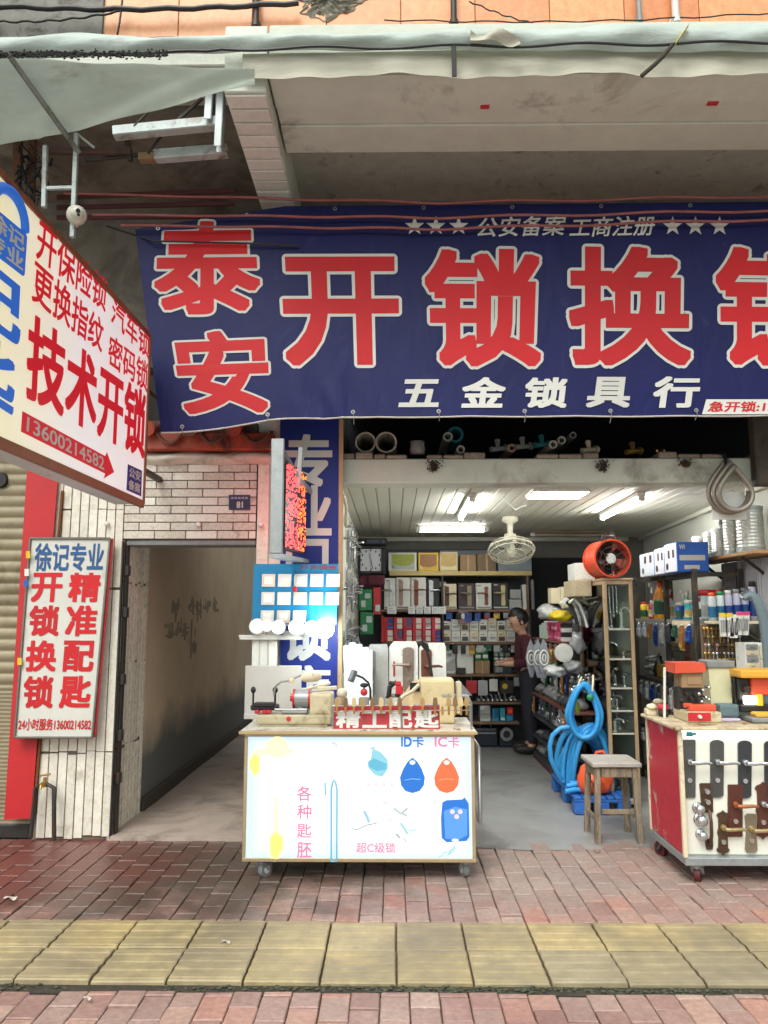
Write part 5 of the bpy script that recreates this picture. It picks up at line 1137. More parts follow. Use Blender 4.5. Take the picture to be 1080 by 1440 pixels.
# white slats, lock display boards behind the counter
for k, (px, w, top) in enumerate(((487, 9, 908), (496, 9, 904), (505, 9, 906), (514, 8, 910), (521, 6, 914))):
    a, c = at(px, top, 5.06), at(px + 4 - k, 1000, 5.0); t = MB(); t.bar(c - V((0, 0, .1)), a, w / 1081 * 5, .02, .004, up=(0, 1, 0)); t.bar(c + V((-.012, -.013, -.1)), a + V((-.012, -.013, 0)), .006, .008, .001, up=(0, 1, 0))
    tag(t.build('plastic_profile', M('slat_white', S(222, 230, 232), .35, var=.06)), f'white plastic slat leaning behind the counter, {ORD[k]} of five from the switch board', 'slat', 'white plastic slats')
def lever_lock(par, fn, plate, m, lever, kind='round', lm=None, keyhole=True):
    """Lock on a board: fn(u, v, h) spans the plate's box; lever +1 points right, -1 left."""
    q = MB()
    if kind == 'round': prof = [(.5 + .5 * math.cos(a) * (1 if True else 0), (.93 + .07 * math.sin(a)) if math.sin(a) >= 0 else .07 + .07 * math.sin(a)) for a in [i * math.pi / 8 for i in range(16)]]
    elif kind == 'square': prof = [(.04, 0), (.96, 0), (1, .02), (1, .98), (.96, 1), (.04, 1), (0, .98), (0, .02)]
    elif kind == 'ornate': prof = [(.5, 0), (.62, .04), (.9, .07), (1, .12), (.86, .17), (.84, .4), (.95, .5), (.84, .6), (.86, .83), (1, .88), (.9, .93), (.62, .96), (.5, 1), (.38, .96), (.1, .93), (0, .88), (.14, .83), (.16, .6), (.05, .5), (.16, .4), (.14, .17), (0, .12), (.1, .07), (.38, .04)]
    else: prof = [(.2, 0), (.8, 0), (1, .06), (.9, .5), (1, .94), (.8, 1), (.2, 1), (0, .94), (.1, .5), (0, .06)]
    q.prism(prof, lambda u, v, w: fn(u, v, w), .012)
    o = q.build('back_plate', m, par)
    q = MB(); c = fn(.5, .62, .012); q.cyl(c, fn(.5, .62, .026), .017, .015, 16); hw = (fn(1, .5) - fn(0, .5)).length; d = (fn(1, .5) - fn(0, .5)).normalized(); nrm = (fn(.5, .5, 1) - fn(.5, .5, 0)).normalized()
    q.cyl(c + nrm * .012, c + nrm * .045, .009, .009, 12); ln = .105
    q.tube([c + nrm * .042 - d * lever * .006, c + nrm * .046 + d * lever * ln * .3, c + nrm * .044 + d * lever * ln * .75 + V((0, 0, .002)), c + nrm * .036 + d * lever * ln - V((0, 0, .004))], [.011, .010, .009, .007], 10); q.build('lever', lm or m, par)
    if keyhole:
        q = MB(); c = fn(.5, .3, .012); q.cyl(c, c + nrm * .007, .014, .013, 16); q.build('keyhole_cover', CHROME, o)
for k, (x0, x1, y0, y1, bm_, pm, lev, lab, px0, px1) in enumerate(((516, 546, 906, 990, M('board_grey', S(176, 176, 172), .5), STEEL, -1, 'grey lock sample board with a slim steel lock beside the white slats', 519, 528),
        (547, 588, 902, 992, WHITE, M('satin_brown', S(146, 128, 116), .35, metal=.4), -1, 'white lock sample board with a satin brown rounded lock, middle of three', 566, 582), (589, 628, 904, 992, WHITE, M('red_copper', S(112, 70, 58), .35, metal=.4), 1, 'white lock sample board with a reddish copper lock behind the gooseneck lamp', 592, 607))):
    y = 5.22 + .02 * k; a, c = at(x0, y0, y), at(x1, y1, y); Q = thing('lock_sample_board', lab, 'lock display', ((a.x + c.x) / 2, y, .7))
    f = quadw(a, (c.x, y, a.z), (c.x, y, .72), (a.x, y, .72)); t = MB(); t.prism([(0, 0), (1, 0), (1, .94), (.94, 1), (.16, 1), (0, .93)], lambda u, v, w: f(u, v, w - .03), .03); t.build('board', bm_, Q)
    f2 = quadw(at(px0, y0 + 8, y), at(px1, y0 + 8, y), at(px1, y0 + 72, y), at(px0, y0 + 72, y)); lever_lock(Q, f2, None, pm, lev, 'round')
    if k == 1: t = MB(); a = at(553, 930, y - .002); t.box(a.x, a.x + .012, y - .003, y - .0005, a.z - .10, a.z, .001); t.build('red_tag', RED, Q)

# ------------------------------------------------------------------ right counter with locks
RK = thing('lock_display_cart', 'wheeled red sided counter with sample locks on its cream lit front', 'counter', (2.1, 4.6, 0))
RX0, RX1, RY0, RY1, RZ0, RZ1 = 1.575, 2.78, 4.36, 4.92, .105, .83
REDP = None
def peeling():
    m, nt, b = nodes('peeling_red_sheet'); P = coord(nt); n = noise(nt, P, 5, 8, .72, .5); n2 = noise(nt, P, 28, 5)
    sx = N(nt, 'SeparateXYZ'); L(nt, P, sx.inputs[0])
    a = N(nt, 'Math', operation='MULTIPLY_ADD'); a.inputs[1].default_value = .22; L(nt, sx.outputs[1], a.inputs[0]); L(nt, n, a.inputs[2])
    c = ramp(nt, n2, .3, .7, S(176, 30, 52), S(196, 44, 62)); c = mixc(nt, ramp(nt, a.outputs[0], .60, .64), c, S(186, 160, 150))
    L(nt, c, b.inputs['Base Color']); b.inputs['Roughness'].default_value = .45; bump(nt, b, a.outputs[0], .2, .004); return m
t = MB(); t.box(RX0 + .012, RX1, RY0 + .05, RY1, RZ0 + .04, RZ1 - .015, .004); t.build('case', WHITE, RK)
t = MB(); t.box(RX0, RX0 + .010, RY0 + .01, RY1 - .005, RZ0 + .045, RZ1 - .02, .002); t.build('red_side_panel', peeling(), RK)
t = MB(); t.box(RX0 - .006, RX1, RY0 - .006, RY1, RZ0, RZ0 + .042, .004); t.build('bottom_rail', GALV, RK)
t = MB(); t.box(RX0 - .014, RX0 + .01, RY0 - .012, RY0 + .012, RZ0 + .042, RZ1 - .02, .003); t.build('corner_post', CREAM, RK); t = MB(); t.box(RX0 - .008, RX0 + .012, RY1 - .014, RY1 + .006, RZ0 + .04, RZ1 - .02, .003); t.build('corner_post', CREAM, RK)
t = MB(); t.box(RX0 - .03, RX1, RY0 - .02, RY1 + .02, RZ1 - .018, RZ1, .004); t.build('counter_top', M('worn_laminate', S(204, 190, 160), .45, var=.15, dirt=.35, dirtc=S(130, 100, 66)), RK)
t = MB(); t.box(RX0 + .012, RX1, RY0 + .046, RY0 + .0495, RZ0 + .044, RZ1 - .02, .001); t.build('front_panel', M('display_cream', S(234, 234, 222), .4, var=.06), RK)
t = MB(); t.box(RX0 + .012, RX1, RY0 + .016, RY0 + .044, RZ1 - .044, RZ1 - .020, .004); t.build('strip_light', E('strip_glow', (.94, 1.0, .95), 5.0), RK)
FY = RY0 + .046
for x, y, an in ((RX0 + .07, RY0 + .04, .5), (RX0 + .05, RY1 - .08, -.4), (RX1 - .1, RY0 + .05, .3), (RX1 - .1, RY1 - .08, .3)): caster(RK, x, y, RZ0, .043, M('maroon_wheel', S(96, 36, 40), .5), .032, an, BLACK)
LOCKS = [((960, 1040, 977, 1121), 'grey_l', 1, 'square', 'STEEL', 'grey sample lock with long silver lever at the corner of the red cart'), ((998, 1040, 1017, 1121), 'grey_l', 1, 'round', 'STEEL', 'grey rounded sample lock second in the upper row of the cart'),
         ((1037, 1041, 1056, 1122), 'dark_l', 1, 'round', 'STEEL', 'dark grey sample lock third in the upper row of the cart'), ((1074, 1041, 1094, 1122), 'dark_l', -1, 'round', 'STEEL', 'dark sample lock at the picture edge in the upper row of the cart'),
         ((1023, 1103, 1043, 1176), 'red_l', 1, 'square', 'COPPER', 'reddish brown sample lock with copper coloured lever'), ((1061, 1099, 1083, 1180), 'red_l', 1, 'ornate', 'STEEL', 'dark ornate pointed sample lock beside the copper lever'),
         ((1007, 1139, 1025, 1202), 'bronze_l', 1, 'ornate', 'BRASS', 'bronze ornate sample lock with pale brass lever in the lowest row'), ((1047, 1144, 1064, 1198), 'slim_l', 1, 'waist', 'BRASS', 'slim pewter waisted sample lock in the lowest row')]
LM = dict(grey_l=M('lock_grey', S(92, 92, 92), .35, metal=.5, var=.2), dark_l=M('lock_dark', S(70, 72, 76), .35, metal=.5, var=.2), red_l=M('lock_redbrown', S(98, 58, 48), .4, metal=.4, var=.25), bronze_l=BRONZE, slim_l=M('lock_pewter', S(150, 136, 116), .4, metal=.5), STEEL=CHROME, COPPER=M('lever_copper', S(206, 134, 92), .3, metal=.7), BRASS=M('lever_brass', S(206, 186, 136), .3, metal=.7))
for (x0, y0, x1, y1), pm, lev, kind, lm, lab in LOCKS:
    f = quadw(at(x0, y0, FY), at(x1, y0, FY), at(x1, y1, FY), at(x0, y1, FY)); c = f(.5, 0); Q = thing('sample_lock', lab, 'door lock', tuple(c), 'sample locks on the cart front')
    lever_lock(Q, f, None, LM[pm], lev, kind, LM[lm])
# handle-set with a curved pull, knob set
f = quadw(at(983, 1101, FY), at(1001, 1101, FY), at(1003, 1194, FY), at(991, 1194, FY)); Q = thing('pull_handle_lock', 'dark bronze entry handle with curved pull beneath a short plate', 'door lock', tuple(f(.5, 0)))
t = MB(); t.prism([(.0, .56), (1, .56), (1, .98), (.9, 1), (.1, 1), (0, .98)], f, .012); t.prism([(.2, 0), (.8, 0), (.9, .05), (.9, .16), (.1, .16), (.1, .05)], f, .012); t.build('back_plate', BRONZE, Q)
t = MB(); t.tube([f(.5, .6, .012), f(.5, .58, .04), f(.5, .45, .05), f(.5, .25, .046), f(.5, .12, .03), f(.5, .08, .012)], .009, 10); t.build('pull', BRONZE, Q)
t = MB()
for v in (.72, .88): c = f(.5, v, .012); t.cyl(c, c + V((0, -.016, 0)), .016, .013, 14)
t.build('cylinder', CHROME, Q)
for k, (px, py, s) in enumerate(((981, 1136, 1), (984, 1152, 1.15), (985, 1173, .95))):
    c = at(px, py, FY); T = Mx.Translation(c) @ Mx.Rotation(rad(90), 4, 'X'); Q = thing('door_knob', f'chrome door knob on the cart front, {("uppermost", "middle and largest", "lowest")[k]} of three', 'knob', tuple(c))
    t = MB(); t.lathe([(.0, 0), (.031 * s, 0), (.031 * s, .004), (.024 * s, .009), (.012, .010)], (0, 0, 0), 22, T); t.build('rosette', CHROME, Q)
    t = MB(); t.lathe([(.010, .008), (.010, .022), (.021 * s, .030), (.026 * s, .042), (.020 * s, .054), (.004, .057)], (0, 0, 0), 22, T); t.build('knob', CHROME, Q)
c = at(962, 1031, RY0 + .03); tag(MB().box(c.x - .0, c.x + .035, RY0 - .012, RY0 + .012, c.z - .012, c.z + .012, .004).cyl(c + V((.04, -.02, 0)), c + V((.06, -.02, 0)), .008, .006, 8).build('light_plug', TEAL), 'small turquoise plug at the end of the cart strip light', 'plug')
# machines on the right counter
OR2 = M('machine_orange', S(214, 84, 56), .4, var=.15); TZ = RZ1 + .0005
Q = thing('key_cutting_machine', 'orange topped key cutting machine with red label on the red sided cart', 'machine', (1.72, 4.6, TZ)); y = 4.62
def zq(px, py): return at(px, py, y)
a, c = zq(958, 998), zq(1006, 1018); t = MB(); t.box(a.x, c.x, y - .1, y + .14, TZ, a.z, .012, seg=2); t.build('base', BEI, Q)
a, c = at(967, 1002, y - .1), at(1000, 1014, y - .1); t = MB(); t.box(a.x, c.x, y - .1035, y - .1, c.z, a.z, .001); t.build('red_label', RED, Q)
a = at(984, 1008, y - .105); t = MB(); t.cyl(a + V((0, .003, 0)), a - V((0, .012, 0)), .012, .010, 14); t.build('switch', WHITE, Q)
a, c = zq(948, 932), zq(990, 945); t = MB(); t.prism([(a.x, a.z), (c.x, a.z), (c.x + .004, c.z), (a.x - .006, c.z - .006)], lambda u, v, w: V((u, y - .02 + w, v)), .17); t.build('orange_cover', OR2, Q)
a, c = zq(958, 944), zq(990, 968); t = MB(); t.box(a.x, c.x, y, y + .13, c.z, a.z, .006); p, r_ = zq(966, 952), zq(986, 963); t.box(p.x, r_.x, y - .005, y + .001, r_.z, p.z, .004); t.build('upper_housing', CARD, Q)
a, c = zq(956, 966), zq(985, 1000); t = MB(); t.box(a.x, c.x, y + .03, y + .12, c.z, a.z, .006)
for px, py in ((965, 975), (972, 982), (960, 985), (978, 978)): p = zq(px, py); t.cyl((p.x, y + .03, p.z), (p.x, y - .01, p.z), .010, .008, 10)
t.build('cutter_head', DARK, Q)
t = MB()
for px, py in ((980, 975), (986, 970), (990, 980), (984, 986), (994, 966), (994, 983)): p = zq(px, py); t.cyl((p.x, y + .02, p.z), (p.x, y - .03, p.z), .009, .007, 12); t.ball((p.x, y - .032, p.z), .011, 10, 7)
t.build('chuck', CHROME, Q)
a, c = zq(962, 990), zq(1000, 1000); t = MB(); t.box(a.x, c.x, y - .08, y - .04, c.z + .006, a.z + .006, .010, seg=2); t.box(a.x - .02, a.x + .03, y - .06, y - .03, a.z - .015, a.z + .01, .006); t.build('orange_carriage', OR2, Q)
t = MB(); t.bar(zq(943, 940) + V((0, .1, 0)), (zq(943, 1015).x, y + .1, TZ), .014, .014); t.build('white_post', WHITE, Q)
Q = thing('upright_key_machine', 'beige upright machine with grey cap and black lever behind the orange topped one', 'machine', (2.0, 4.68, TZ)); y = 4.70
a, c = zq(996, 938), zq(1031, 1000); t = MB(); t.prism([(a.x + .01, TZ), (c.x, TZ), (c.x - .006, a.z), (a.x, a.z)], lambda u, v, w: V((u, y + w, v)), .12); t.build('body', M('machine_putty', S(200, 196, 160), .4, var=.1), Q)
a, c = zq(993, 929), zq(1033, 939); t = MB(); t.box(a.x, c.x, y - .012, y + .13, c.z, a.z, .008, seg=2); t.build('cap', GREYP, Q)
a, c = zq(1002, 988), zq(1030, 1003); t = MB(); t.box(a.x, c.x, y - .10, y - .002, TZ + .02, a.z, .014, seg=2); t.build('work_table', M('table_slate', S(96, 116, 122), .4, var=.2), Q)
t = MB(); t.tube([zq(1028, 990) - V((0, .06, 0)), zq(1027, 970) - V((0, .06, 0)), zq(1025, 952) - V((0, .06, 0))], [.006, .008, .016], 8); t.build('lever', BLACK, Q)
a, c = zq(1000, 1006), zq(1028, 1018); t = MB(); t.box(a.x, c.x, y - .14, y - .10, TZ, a.z, .006); t.build('tray', M('lilac_tray', S(186, 176, 196), .4), Q)
Q = thing('engraving_machine', 'yellow and orange machine with a bright work lamp at the end of the cart', 'machine', (2.35, 4.6, TZ)); y = 4.6
a, c = zq(1036, 941), zq(1130, 953); t = MB(); t.box(a.x, c.x, y - .05, y + .14, c.z, a.z, .012, seg=2); t.build('yellow_cover', M('machine_yellow', S(222, 166, 62), .4, var=.12), Q)
a, c = zq(1056, 953), zq(1130, 978); t = MB(); t.box(a.x, c.x, y, y + .12, c.z, a.z - .002, .006); t.build('orange_housing', OR2, Q)
a, c = zq(1038, 953), zq(1056, 985); t = MB(); t.box(a.x, c.x, y + .01, y + .1, c.z, a.z - .002, .008); t.cyl((a.x + .04, y + .02, (a.z + c.z) / 2), (a.x + .04, y - .03, (a.z + c.z) / 2), .025, .02, 16); t.build('motor', DARK, Q)
a, c = zq(1044, 978), zq(1062, 990); t = MB(); t.box(a.x, c.x, y - .03, y, c.z, a.z, .006); t.build('work_lamp', E('work_lamp', (1.0, .95, .8), 4.0), Q)
a, c = zq(1062, 976), zq(1072, 993); t = MB(); t.box(a.x, c.x, y - .02, y + .02, c.z, a.z, .005); t.build('yellow_block', YELLOW, Q)
a, c = zq(1046, 1001), zq(1130, 1018); t = MB(); t.box(a.x, c.x, y - .11, y + .14, TZ, a.z - .02, .01); t.build('base', GREYP, Q)
t = MB(); a, c = zq(1052, 1001), zq(1130, 1004); t.box(a.x, c.x, y - .10, y - .02, a.z - .022, a.z + .006, .008); t.build('yellow_slide', M('machine_yellow', S(222, 166, 62), .4, var=.12), Q)
t = MB(); t.box(zq(1040, 998).x, zq(1130, 998).x, y - .02, y + .06, zq(1040, 1001).z, zq(1040, 991).z, .006); t.build('bed', BLACK, Q)
Q = thing('red_capped_jar', 'small red capped jar on the rear corner of the cart', 'jar', (1.6, 4.8, TZ)); p = at(933, 1005, 4.8)
t = MB(); t.lathe([(.0, 0), (.028, 0), (.03, .02), (.028, .04), (.0, .042)], (p.x, 4.8, TZ), 16); t.build('jar', DARK, Q); t = MB(); t.lathe([(.031, .0), (.033, .012), (.03, .028), (.0, .03)], (p.x, 4.8, TZ + .042), 16); t.build('cap', M('cap_red', S(196, 44, 70), .4), Q)
for k, (px, py, m, lab) in enumerate(((916, 1002, CREAM, 'cream lump of putty tools at the rear of the cart'), (925, 990, M('putty', S(168, 156, 132), .7), 'grey wrapped packet lying behind the red capped jar'))):
    p = at(px, py, 4.86); t = MB(); t.box(p.x - .035, p.x + .035, 4.84, 4.9, TZ, TZ + .04 + .03 * k, .014, seg=2); t.ball((p.x, 4.85, TZ + .05 + .03 * k), (.034, .03, .02), 10, 6); tag(t.build('packet', m), lab, 'packet')

# loose keys, brass filings and flex on the two counters
r_ = random.Random(90)
for k in range(12):
    x, y, z = (r_.uniform(-.30, .40), r_.uniform(4.40, 4.44), TOPZ) if k < 6 else (r_.uniform(1.66, 2.3), r_.uniform(4.36, 4.48), TZ); an = r_.uniform(0, 6.28); d = V((math.cos(an), math.sin(an), 0)); c = V((x, y, z + .002)); t = MB()
    t.cyl(c, c + V((0, 0, .003)), .012, .012, 12); t.bar(c + d * .008 + V((0, 0, .0015)), c + d * .04 + V((0, 0, .0015)), .007, .0025, .0005)
    tag(t.build('loose_key', BRASS if k % 3 else CHROME), 'loose key blank lying flat on ' + ('the front edge of the light box counter' if k < 6 else 'the worn top of the red sided cart'), 'key', 'loose keys on ' + ('the light box counter' if k < 6 else 'the red cart'))
for k, (pts, lab) in enumerate((([(-.45, 4.75, TOPZ + .006), (-.3, 4.82, TOPZ + .006), (-.1, 4.78, TOPZ + .006), (.05, 4.86, TOPZ + .006), (.3, 4.94, TOPZ + .006), (.36, 4.965, .6), (.38, 4.97, .2)], 'black flex trailing behind the machines of the light box counter'), ([(1.9, 4.7, TZ + .006), (1.82, 4.82, TZ + .006), (1.7, 4.86, TZ + .006), (1.62, 4.945, TZ - .02), (1.63, 4.95, .4)], 'black flex hanging over the rear edge of the red sided cart'))):
    fine = []
    for i in range(len(pts) - 1): fine += [V(pts[i]).lerp(V(pts[i + 1]), j / 6) + V((.008 * math.sin(j + i), .006 * math.cos(j * 2), 0)) for j in range(6)]
    tag(MB().tube(fine + [V(pts[-1])], .0045, 6).build('flex', BLACK), lab, 'cable')
t = MB()
for i in range(260): x, y = (r_.gauss(-.58, .12), r_.uniform(4.39, 4.5)) if i % 2 else (r_.gauss(.12, .15), r_.uniform(4.39, 4.46)); t.box(x, x + r_.uniform(.001, .004), y, y + .002, TOPZ, TOPZ + .0015, 0)
struct(t.build('brass_filings', BRASS), 'stuff')

# ================================================================== INSIDE THE SHOP
SHY = 8.6
SHZ = dict(top=1.917, lock=1.492, small=1.134, carton=.787, tools=.49, low=.278)
BS_ = thing('back_shelf', 'tall dark shelving along the rear of the shop with a yellowish top board', 'shelf', (.6, 8.8, 0))
DKW = M('shelf_board', S(120, 92, 74), .6, var=.25); YB = M('yellow_board', S(206, 182, 122), .55, var=.15)
t = MB(); a, c = at(510, 803, SHY), at(748, 803, SHY); t.box(a.x + .3, c.x, SHY - .005, SHY + .4, SHZ['top'] - .05, SHZ['top'], .004); t.build('board', YB, BS_)
for k, (z, px0, px1) in enumerate(((SHZ['lock'], 535, 745), (SHZ['small'], 535, 745), (SHZ['carton'], 535, 745), (SHZ['tools'], 535, 745), (SHZ['low'], 535, 728))):
    a, c = at(px0, 900, SHY), at(px1, 900, SHY); t = MB(); t.box(a.x, c.x, SHY, SHY + .4, z - .028, z, .004); t.build('board', DKW, BS_)
for px in (536, 623, 744):
    a = at(px, 900, SHY); t = MB(); t.box(a.x - .012, a.x + .012, SHY + .004, SHY + .03, 0, SHZ['top'] - .052, .003); t.build('upright', DKW if px > 700 else DARK, BS_)
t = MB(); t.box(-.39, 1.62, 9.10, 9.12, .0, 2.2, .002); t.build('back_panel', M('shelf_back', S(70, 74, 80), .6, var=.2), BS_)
t = MB(); t.box(.55, 1.55, 8.98, 9.06, 1.93, 2.18, .004); tag(t.build('grey_long_carton', M('bluegrey_carton', S(130, 140, 150), .6, var=.1)), 'long blue grey carton at the back of the topmost shelf board', 'box')
def px_box(x0, y0, x1, y1, Y=SHY, zb=None):
    a, c = at(x0, y0, Y), at(x1, y1, Y); return a.x, c.x, (c.z if zb is None else zb), a.z
def carton(name, rect, m, lab, cat='box', Y=SHY + .03, zb=None, depth=.2, face=None, facem=None, group=None, tilt=0):
    x0, x1, z0, z1 = px_box(*rect, Y, zb)
    if z1 <= z0 + .01: z1 = z0 + .05
    if face is None:
        t = MB(); t.box(x0, x1, Y, Y + depth, z0 + .001, z1, .005); return tag(t.build(name, m), lab, cat, group)
    q = thing(name, lab, cat, ((x0 + x1) / 2, Y, z0), group)
    t = MB(); t.box(x0, x1, Y, Y + depth, z0 + .001, z1, .005); t.build('carton', m, q)
    t = MB()
    for (u0, u1, v0, v1) in face: t.box(x0 + (x1 - x0) * u0, x0 + (x1 - x0) * u1, Y - .0015, Y + .001, z0 + (z1 - z0) * v0, z0 + (z1 - z0) * v1, .0005)
    t.build('printed_panel', facem, q); return q
P_GR = printed('print_green', S(170, 180, 170), (S(30, 110, 80), S(150, 160, 60)), 12); P_YE = printed('print_yellow', S(200, 172, 70), (S(225, 220, 190), S(150, 100, 50)), 16)
P_CR = printed('print_cream', S(216, 206, 150), (S(206, 216, 196), S(190, 160, 90)), 14); P_WH = printed('print_white', S(206, 208, 206), (S(120, 126, 132), S(160, 160, 160)), 26, share=.3)
P_RW = printed('print_red', S(190, 50, 66), (S(220, 200, 200), S(70, 80, 120)), 24); P_BL = printed('print_blue', S(44, 92, 176), (S(180, 200, 225), S(24, 60, 130)), 22)
P_TL = printed('print_teal', S(36, 138, 176), (S(190, 220, 225), S(20, 90, 130)), 20); P_DK = printed('print_dark', S(48, 46, 52), (S(120, 116, 110), S(80, 70, 60)), 24, share=.35)
P_PK = printed('print_pink', S(206, 70, 122), (S(236, 190, 205), S(120, 50, 90)), 24, share=.35); P_GW = printed('print_greenwhite', S(60, 120, 84), (S(216, 224, 214), S(40, 80, 60)), 22)
top = SHZ['top']
carton('printed_carton', (546, 777, 586, 803), WHITE, 'white carton printed with a green picture on the topmost shelf', zb=top, face=[(.12, .92, .1, .9)], facem=P_GR)
carton('printed_carton', (588, 777, 617, 803), YELLOW, 'yellow carton with a pale corner panel on the topmost shelf', zb=top, face=[(.08, .9, .1, .9)], facem=P_YE)
carton('printed_carton', (618, 776, 644, 803), CREAM, 'cream yellow printed carton on the topmost shelf beside plain brown ones', zb=top, face=[(.1, .9, .08, .92)], facem=P_CR)
carton('brown_carton', (647, 780, 670, 803), CARD, 'smaller plain brown carton on the topmost shelf', zb=top, face=[(.44, .56, 0, 1)], facem=M('parcel_tape', S(176, 150, 112), .3))
carton('brown_carton', (671, 778, 698, 803), M('grey_brown_carton', S(122, 104, 84), .75), 'wider darker brown carton on the topmost shelf beneath the fan', zb=top, face=[(.45, .55, 0, 1)], facem=M('parcel_tape', S(176, 150, 112), .3))
carton('grey_carton', (700, 782, 748, 803), M('bluegrey_carton', S(130, 140, 150), .6, var=.1), 'wide blue grey carton at the end of the topmost shelf', zb=top, Y=SHY + .05, face=[(.02, .98, .86, .95)], facem=GREYP)
# boxed door locks
lk = SHZ['lock']
BXS = [((540, 813, 556), 'WHITE', 'STEEL', -1, 'white lock box with small bright locks at the clock end of the lock shelf', 'square'), ((557, 812, 577), 'WHITE', 'pl', 1, 'white lock box with a pinkish grey plate and bright lever', 'round'),
       ((578, 812, 599), 'WHITE', 'br', 1, 'white lock box with a reddish brown plate and dark lever', 'round'), ((600, 813, 618), 'BLACK', 'STEEL', 1, 'black lock box with a silver lever lock', 'square'),
       ((621, 821, 642), 'CREAM', 'bz', 1, 'cream lock box with a bronze lever lock', 'square'), ((644, 820, 668), 'DKB', 'pw', -1, 'dark brown lock box with a pewter lock and lever to its left', 'square'),
       ((669, 820, 691), 'WHITE', 'br', -1, 'white lock box with an ornate brown lock and lever to its left', 'ornate'), ((692, 819, 715), 'BLACK', 'bz2', -1, 'black lock box with a slim pale gold lock', 'waist')]
BM = dict(WHITE=WHITE, BLACK=BLACK, CREAM=CREAM, DKB=M('dark_brown_box', S(58, 46, 50), .5), STEEL=CHROME, pl=M('pinkish_plate', S(150, 126, 120), .4, metal=.3), br=M('redbrown_plate', S(128, 74, 58), .45, metal=.2), bz=BRONZE, pw=M('lock_pewter', S(150, 136, 116), .4, metal=.5), bz2=M('pale_gold', S(196, 186, 140), .35, metal=.5))
for (x0, y0, x1), bm_, pm, lev, lab, kind in BXS:
    Y = SHY + .03; a, c = at(x0, y0, Y), at(x1, y0, Y); q = thing('lock_box', lab, 'boxed lock', ((a.x + c.x) / 2, Y, lk))
    t = MB(); t.box(a.x, c.x, Y, Y + .1, lk + .001, a.z, .006); t.build('carton', BM[bm_], q)
    t = MB(); t.box(a.x + .012, c.x - .012, Y - .0012, Y + .001, lk + .012, lk + .03, .0004); t.box(a.x + .02, a.x + .06, Y - .0012, Y + .001, a.z - .035, a.z - .02, .0004); t.build('printed_line', GREYP if bm_ != 'BLACK' else STEEL, q)
    w = c.x - a.x; cx = a.x + w * (.5 - .16 * lev); f = quadw((cx - .024, Y, a.z - .03), (cx + .024, Y, a.z - .03), (cx + .024, Y, lk + .04), (cx - .024, Y, lk + .04)); lever_lock(q, f, None, BM[pm], lev, kind, keyhole=False)
carton('white_carton', (717, 829, 733, 842), P_WH, 'white carton stacked above another beside the black lock box', zb=None, depth=.12)
carton('white_carton', (716, 843, 734, 857), P_WH, 'white carton below another beside the black lock box', zb=lk, depth=.12)
carton('slim_carton', (735, 822, 741, 857), WHITE, 'slim white carton standing at the far end of the lock shelf', zb=lk, depth=.14)
for k, px in enumerate((551, 579, 590, 601, 612, 622)):
    a = at(px, 853, SHY - .004); w = .05 if k == 0 else .038; q = thing('price_tag', f'white card price tag on the edge of the lock shelf, {ORD[k]} from the clock', 'tag', (a.x, SHY - .004, a.z - .08), 'price tags on the lock shelf')
    t = MB(); t.box(a.x - w, a.x + w, SHY - .006, SHY - .0035, a.z - .08, a.z, .001); t.build('card', M('tag_white', S(220, 222, 224), .4, var=.06), q)
    t = MB()
    for j in range(3): t.box(a.x - w * .7, a.x + w * (.3 + .2 * ((j + k) % 3)), SHY - .0068, SHY - .0058, a.z - .022 - j * .02, a.z - .017 - j * .02, .0002)
    t.build('printed_line', GREYP, q)
a = at(651, 857, SHY - .01); q = thing('hanging_photo_card', 'dark card with a pale round picture hanging from the lock shelf edge', 'card', tuple(a)); t = MB(); t.box(a.x - .05, a.x + .05, SHY - .012, SHY - .009, a.z - .16, a.z + .0, .002); t.build('card', M('card_dark_pink', S(120, 92, 96), .5), q); t = MB(); t.ball((a.x, SHY - .013, a.z - .075), (.024, .003, .03), 14, 8); t.build('picture', WHITE, q)
# red and white small boxes, two rows
sm_ = SHZ['small']
for r_ in range(2):
    for c_ in range(6):
        x0 = 540 + c_ * 13.4; y1 = 901 - 17 * r_
        carton('red_lock_carton', (x0, y1 - 16, x0 + 12.6, y1), RED, f'small red and white carton, {ORD[c_]} from the clock end in the {("lower", "upper")[r_]} row', zb=(sm_ if r_ == 0 else sm_ + .136), depth=.12, face=[(.40, .98, .50, .92), (.40, .98, .06, .42)], facem=(P_WH, P_BL, P_RW)[(c_ * 2 + r_) % 3] if (c_ + r_) % 2 else WHITE, group='red and white small cartons')
for r_ in range(2):
    for c_ in range(8):
        x0 = 622 + c_ * 12.9; h = .10 if r_ == 0 else .13
        Y = SHY + .03 + .012 * ((c_ * 3 + r_) % 3); a, c = at(x0, 890, Y), at(x0 + 12.2, 890, Y); z0 = sm_ + (0 if r_ == 0 else .122); z1 = z0 + (.12 if r_ == 0 else .11 + .03 * ((c_ * 7) % 3) / 2)
        q = thing('white_lock_carton', f'small white carton, {ORD[c_]} from the red cartons in the {("lower", "upper")[r_]} row', 'box', ((a.x + c.x) / 2, Y, z0), 'white small cartons')
        t = MB(); t.box(a.x, c.x, Y, Y + .13, z0 + .001, z1, .004); t.build('carton', WHITE if (c_ + r_) % 3 else CREAM, q)
        t = MB(); w = c.x - a.x; t.box(a.x + w * .15, a.x + w * .85, Y - .0014, Y + .001, z0 + .012, z0 + .06, .0004); t.box(a.x + w * .2, a.x + w * .6, Y - .0014, Y + .001, z0 + .078, z0 + .086, .0004); t.build('printed_panel', P_WH if c_ % 2 else P_DK, q)
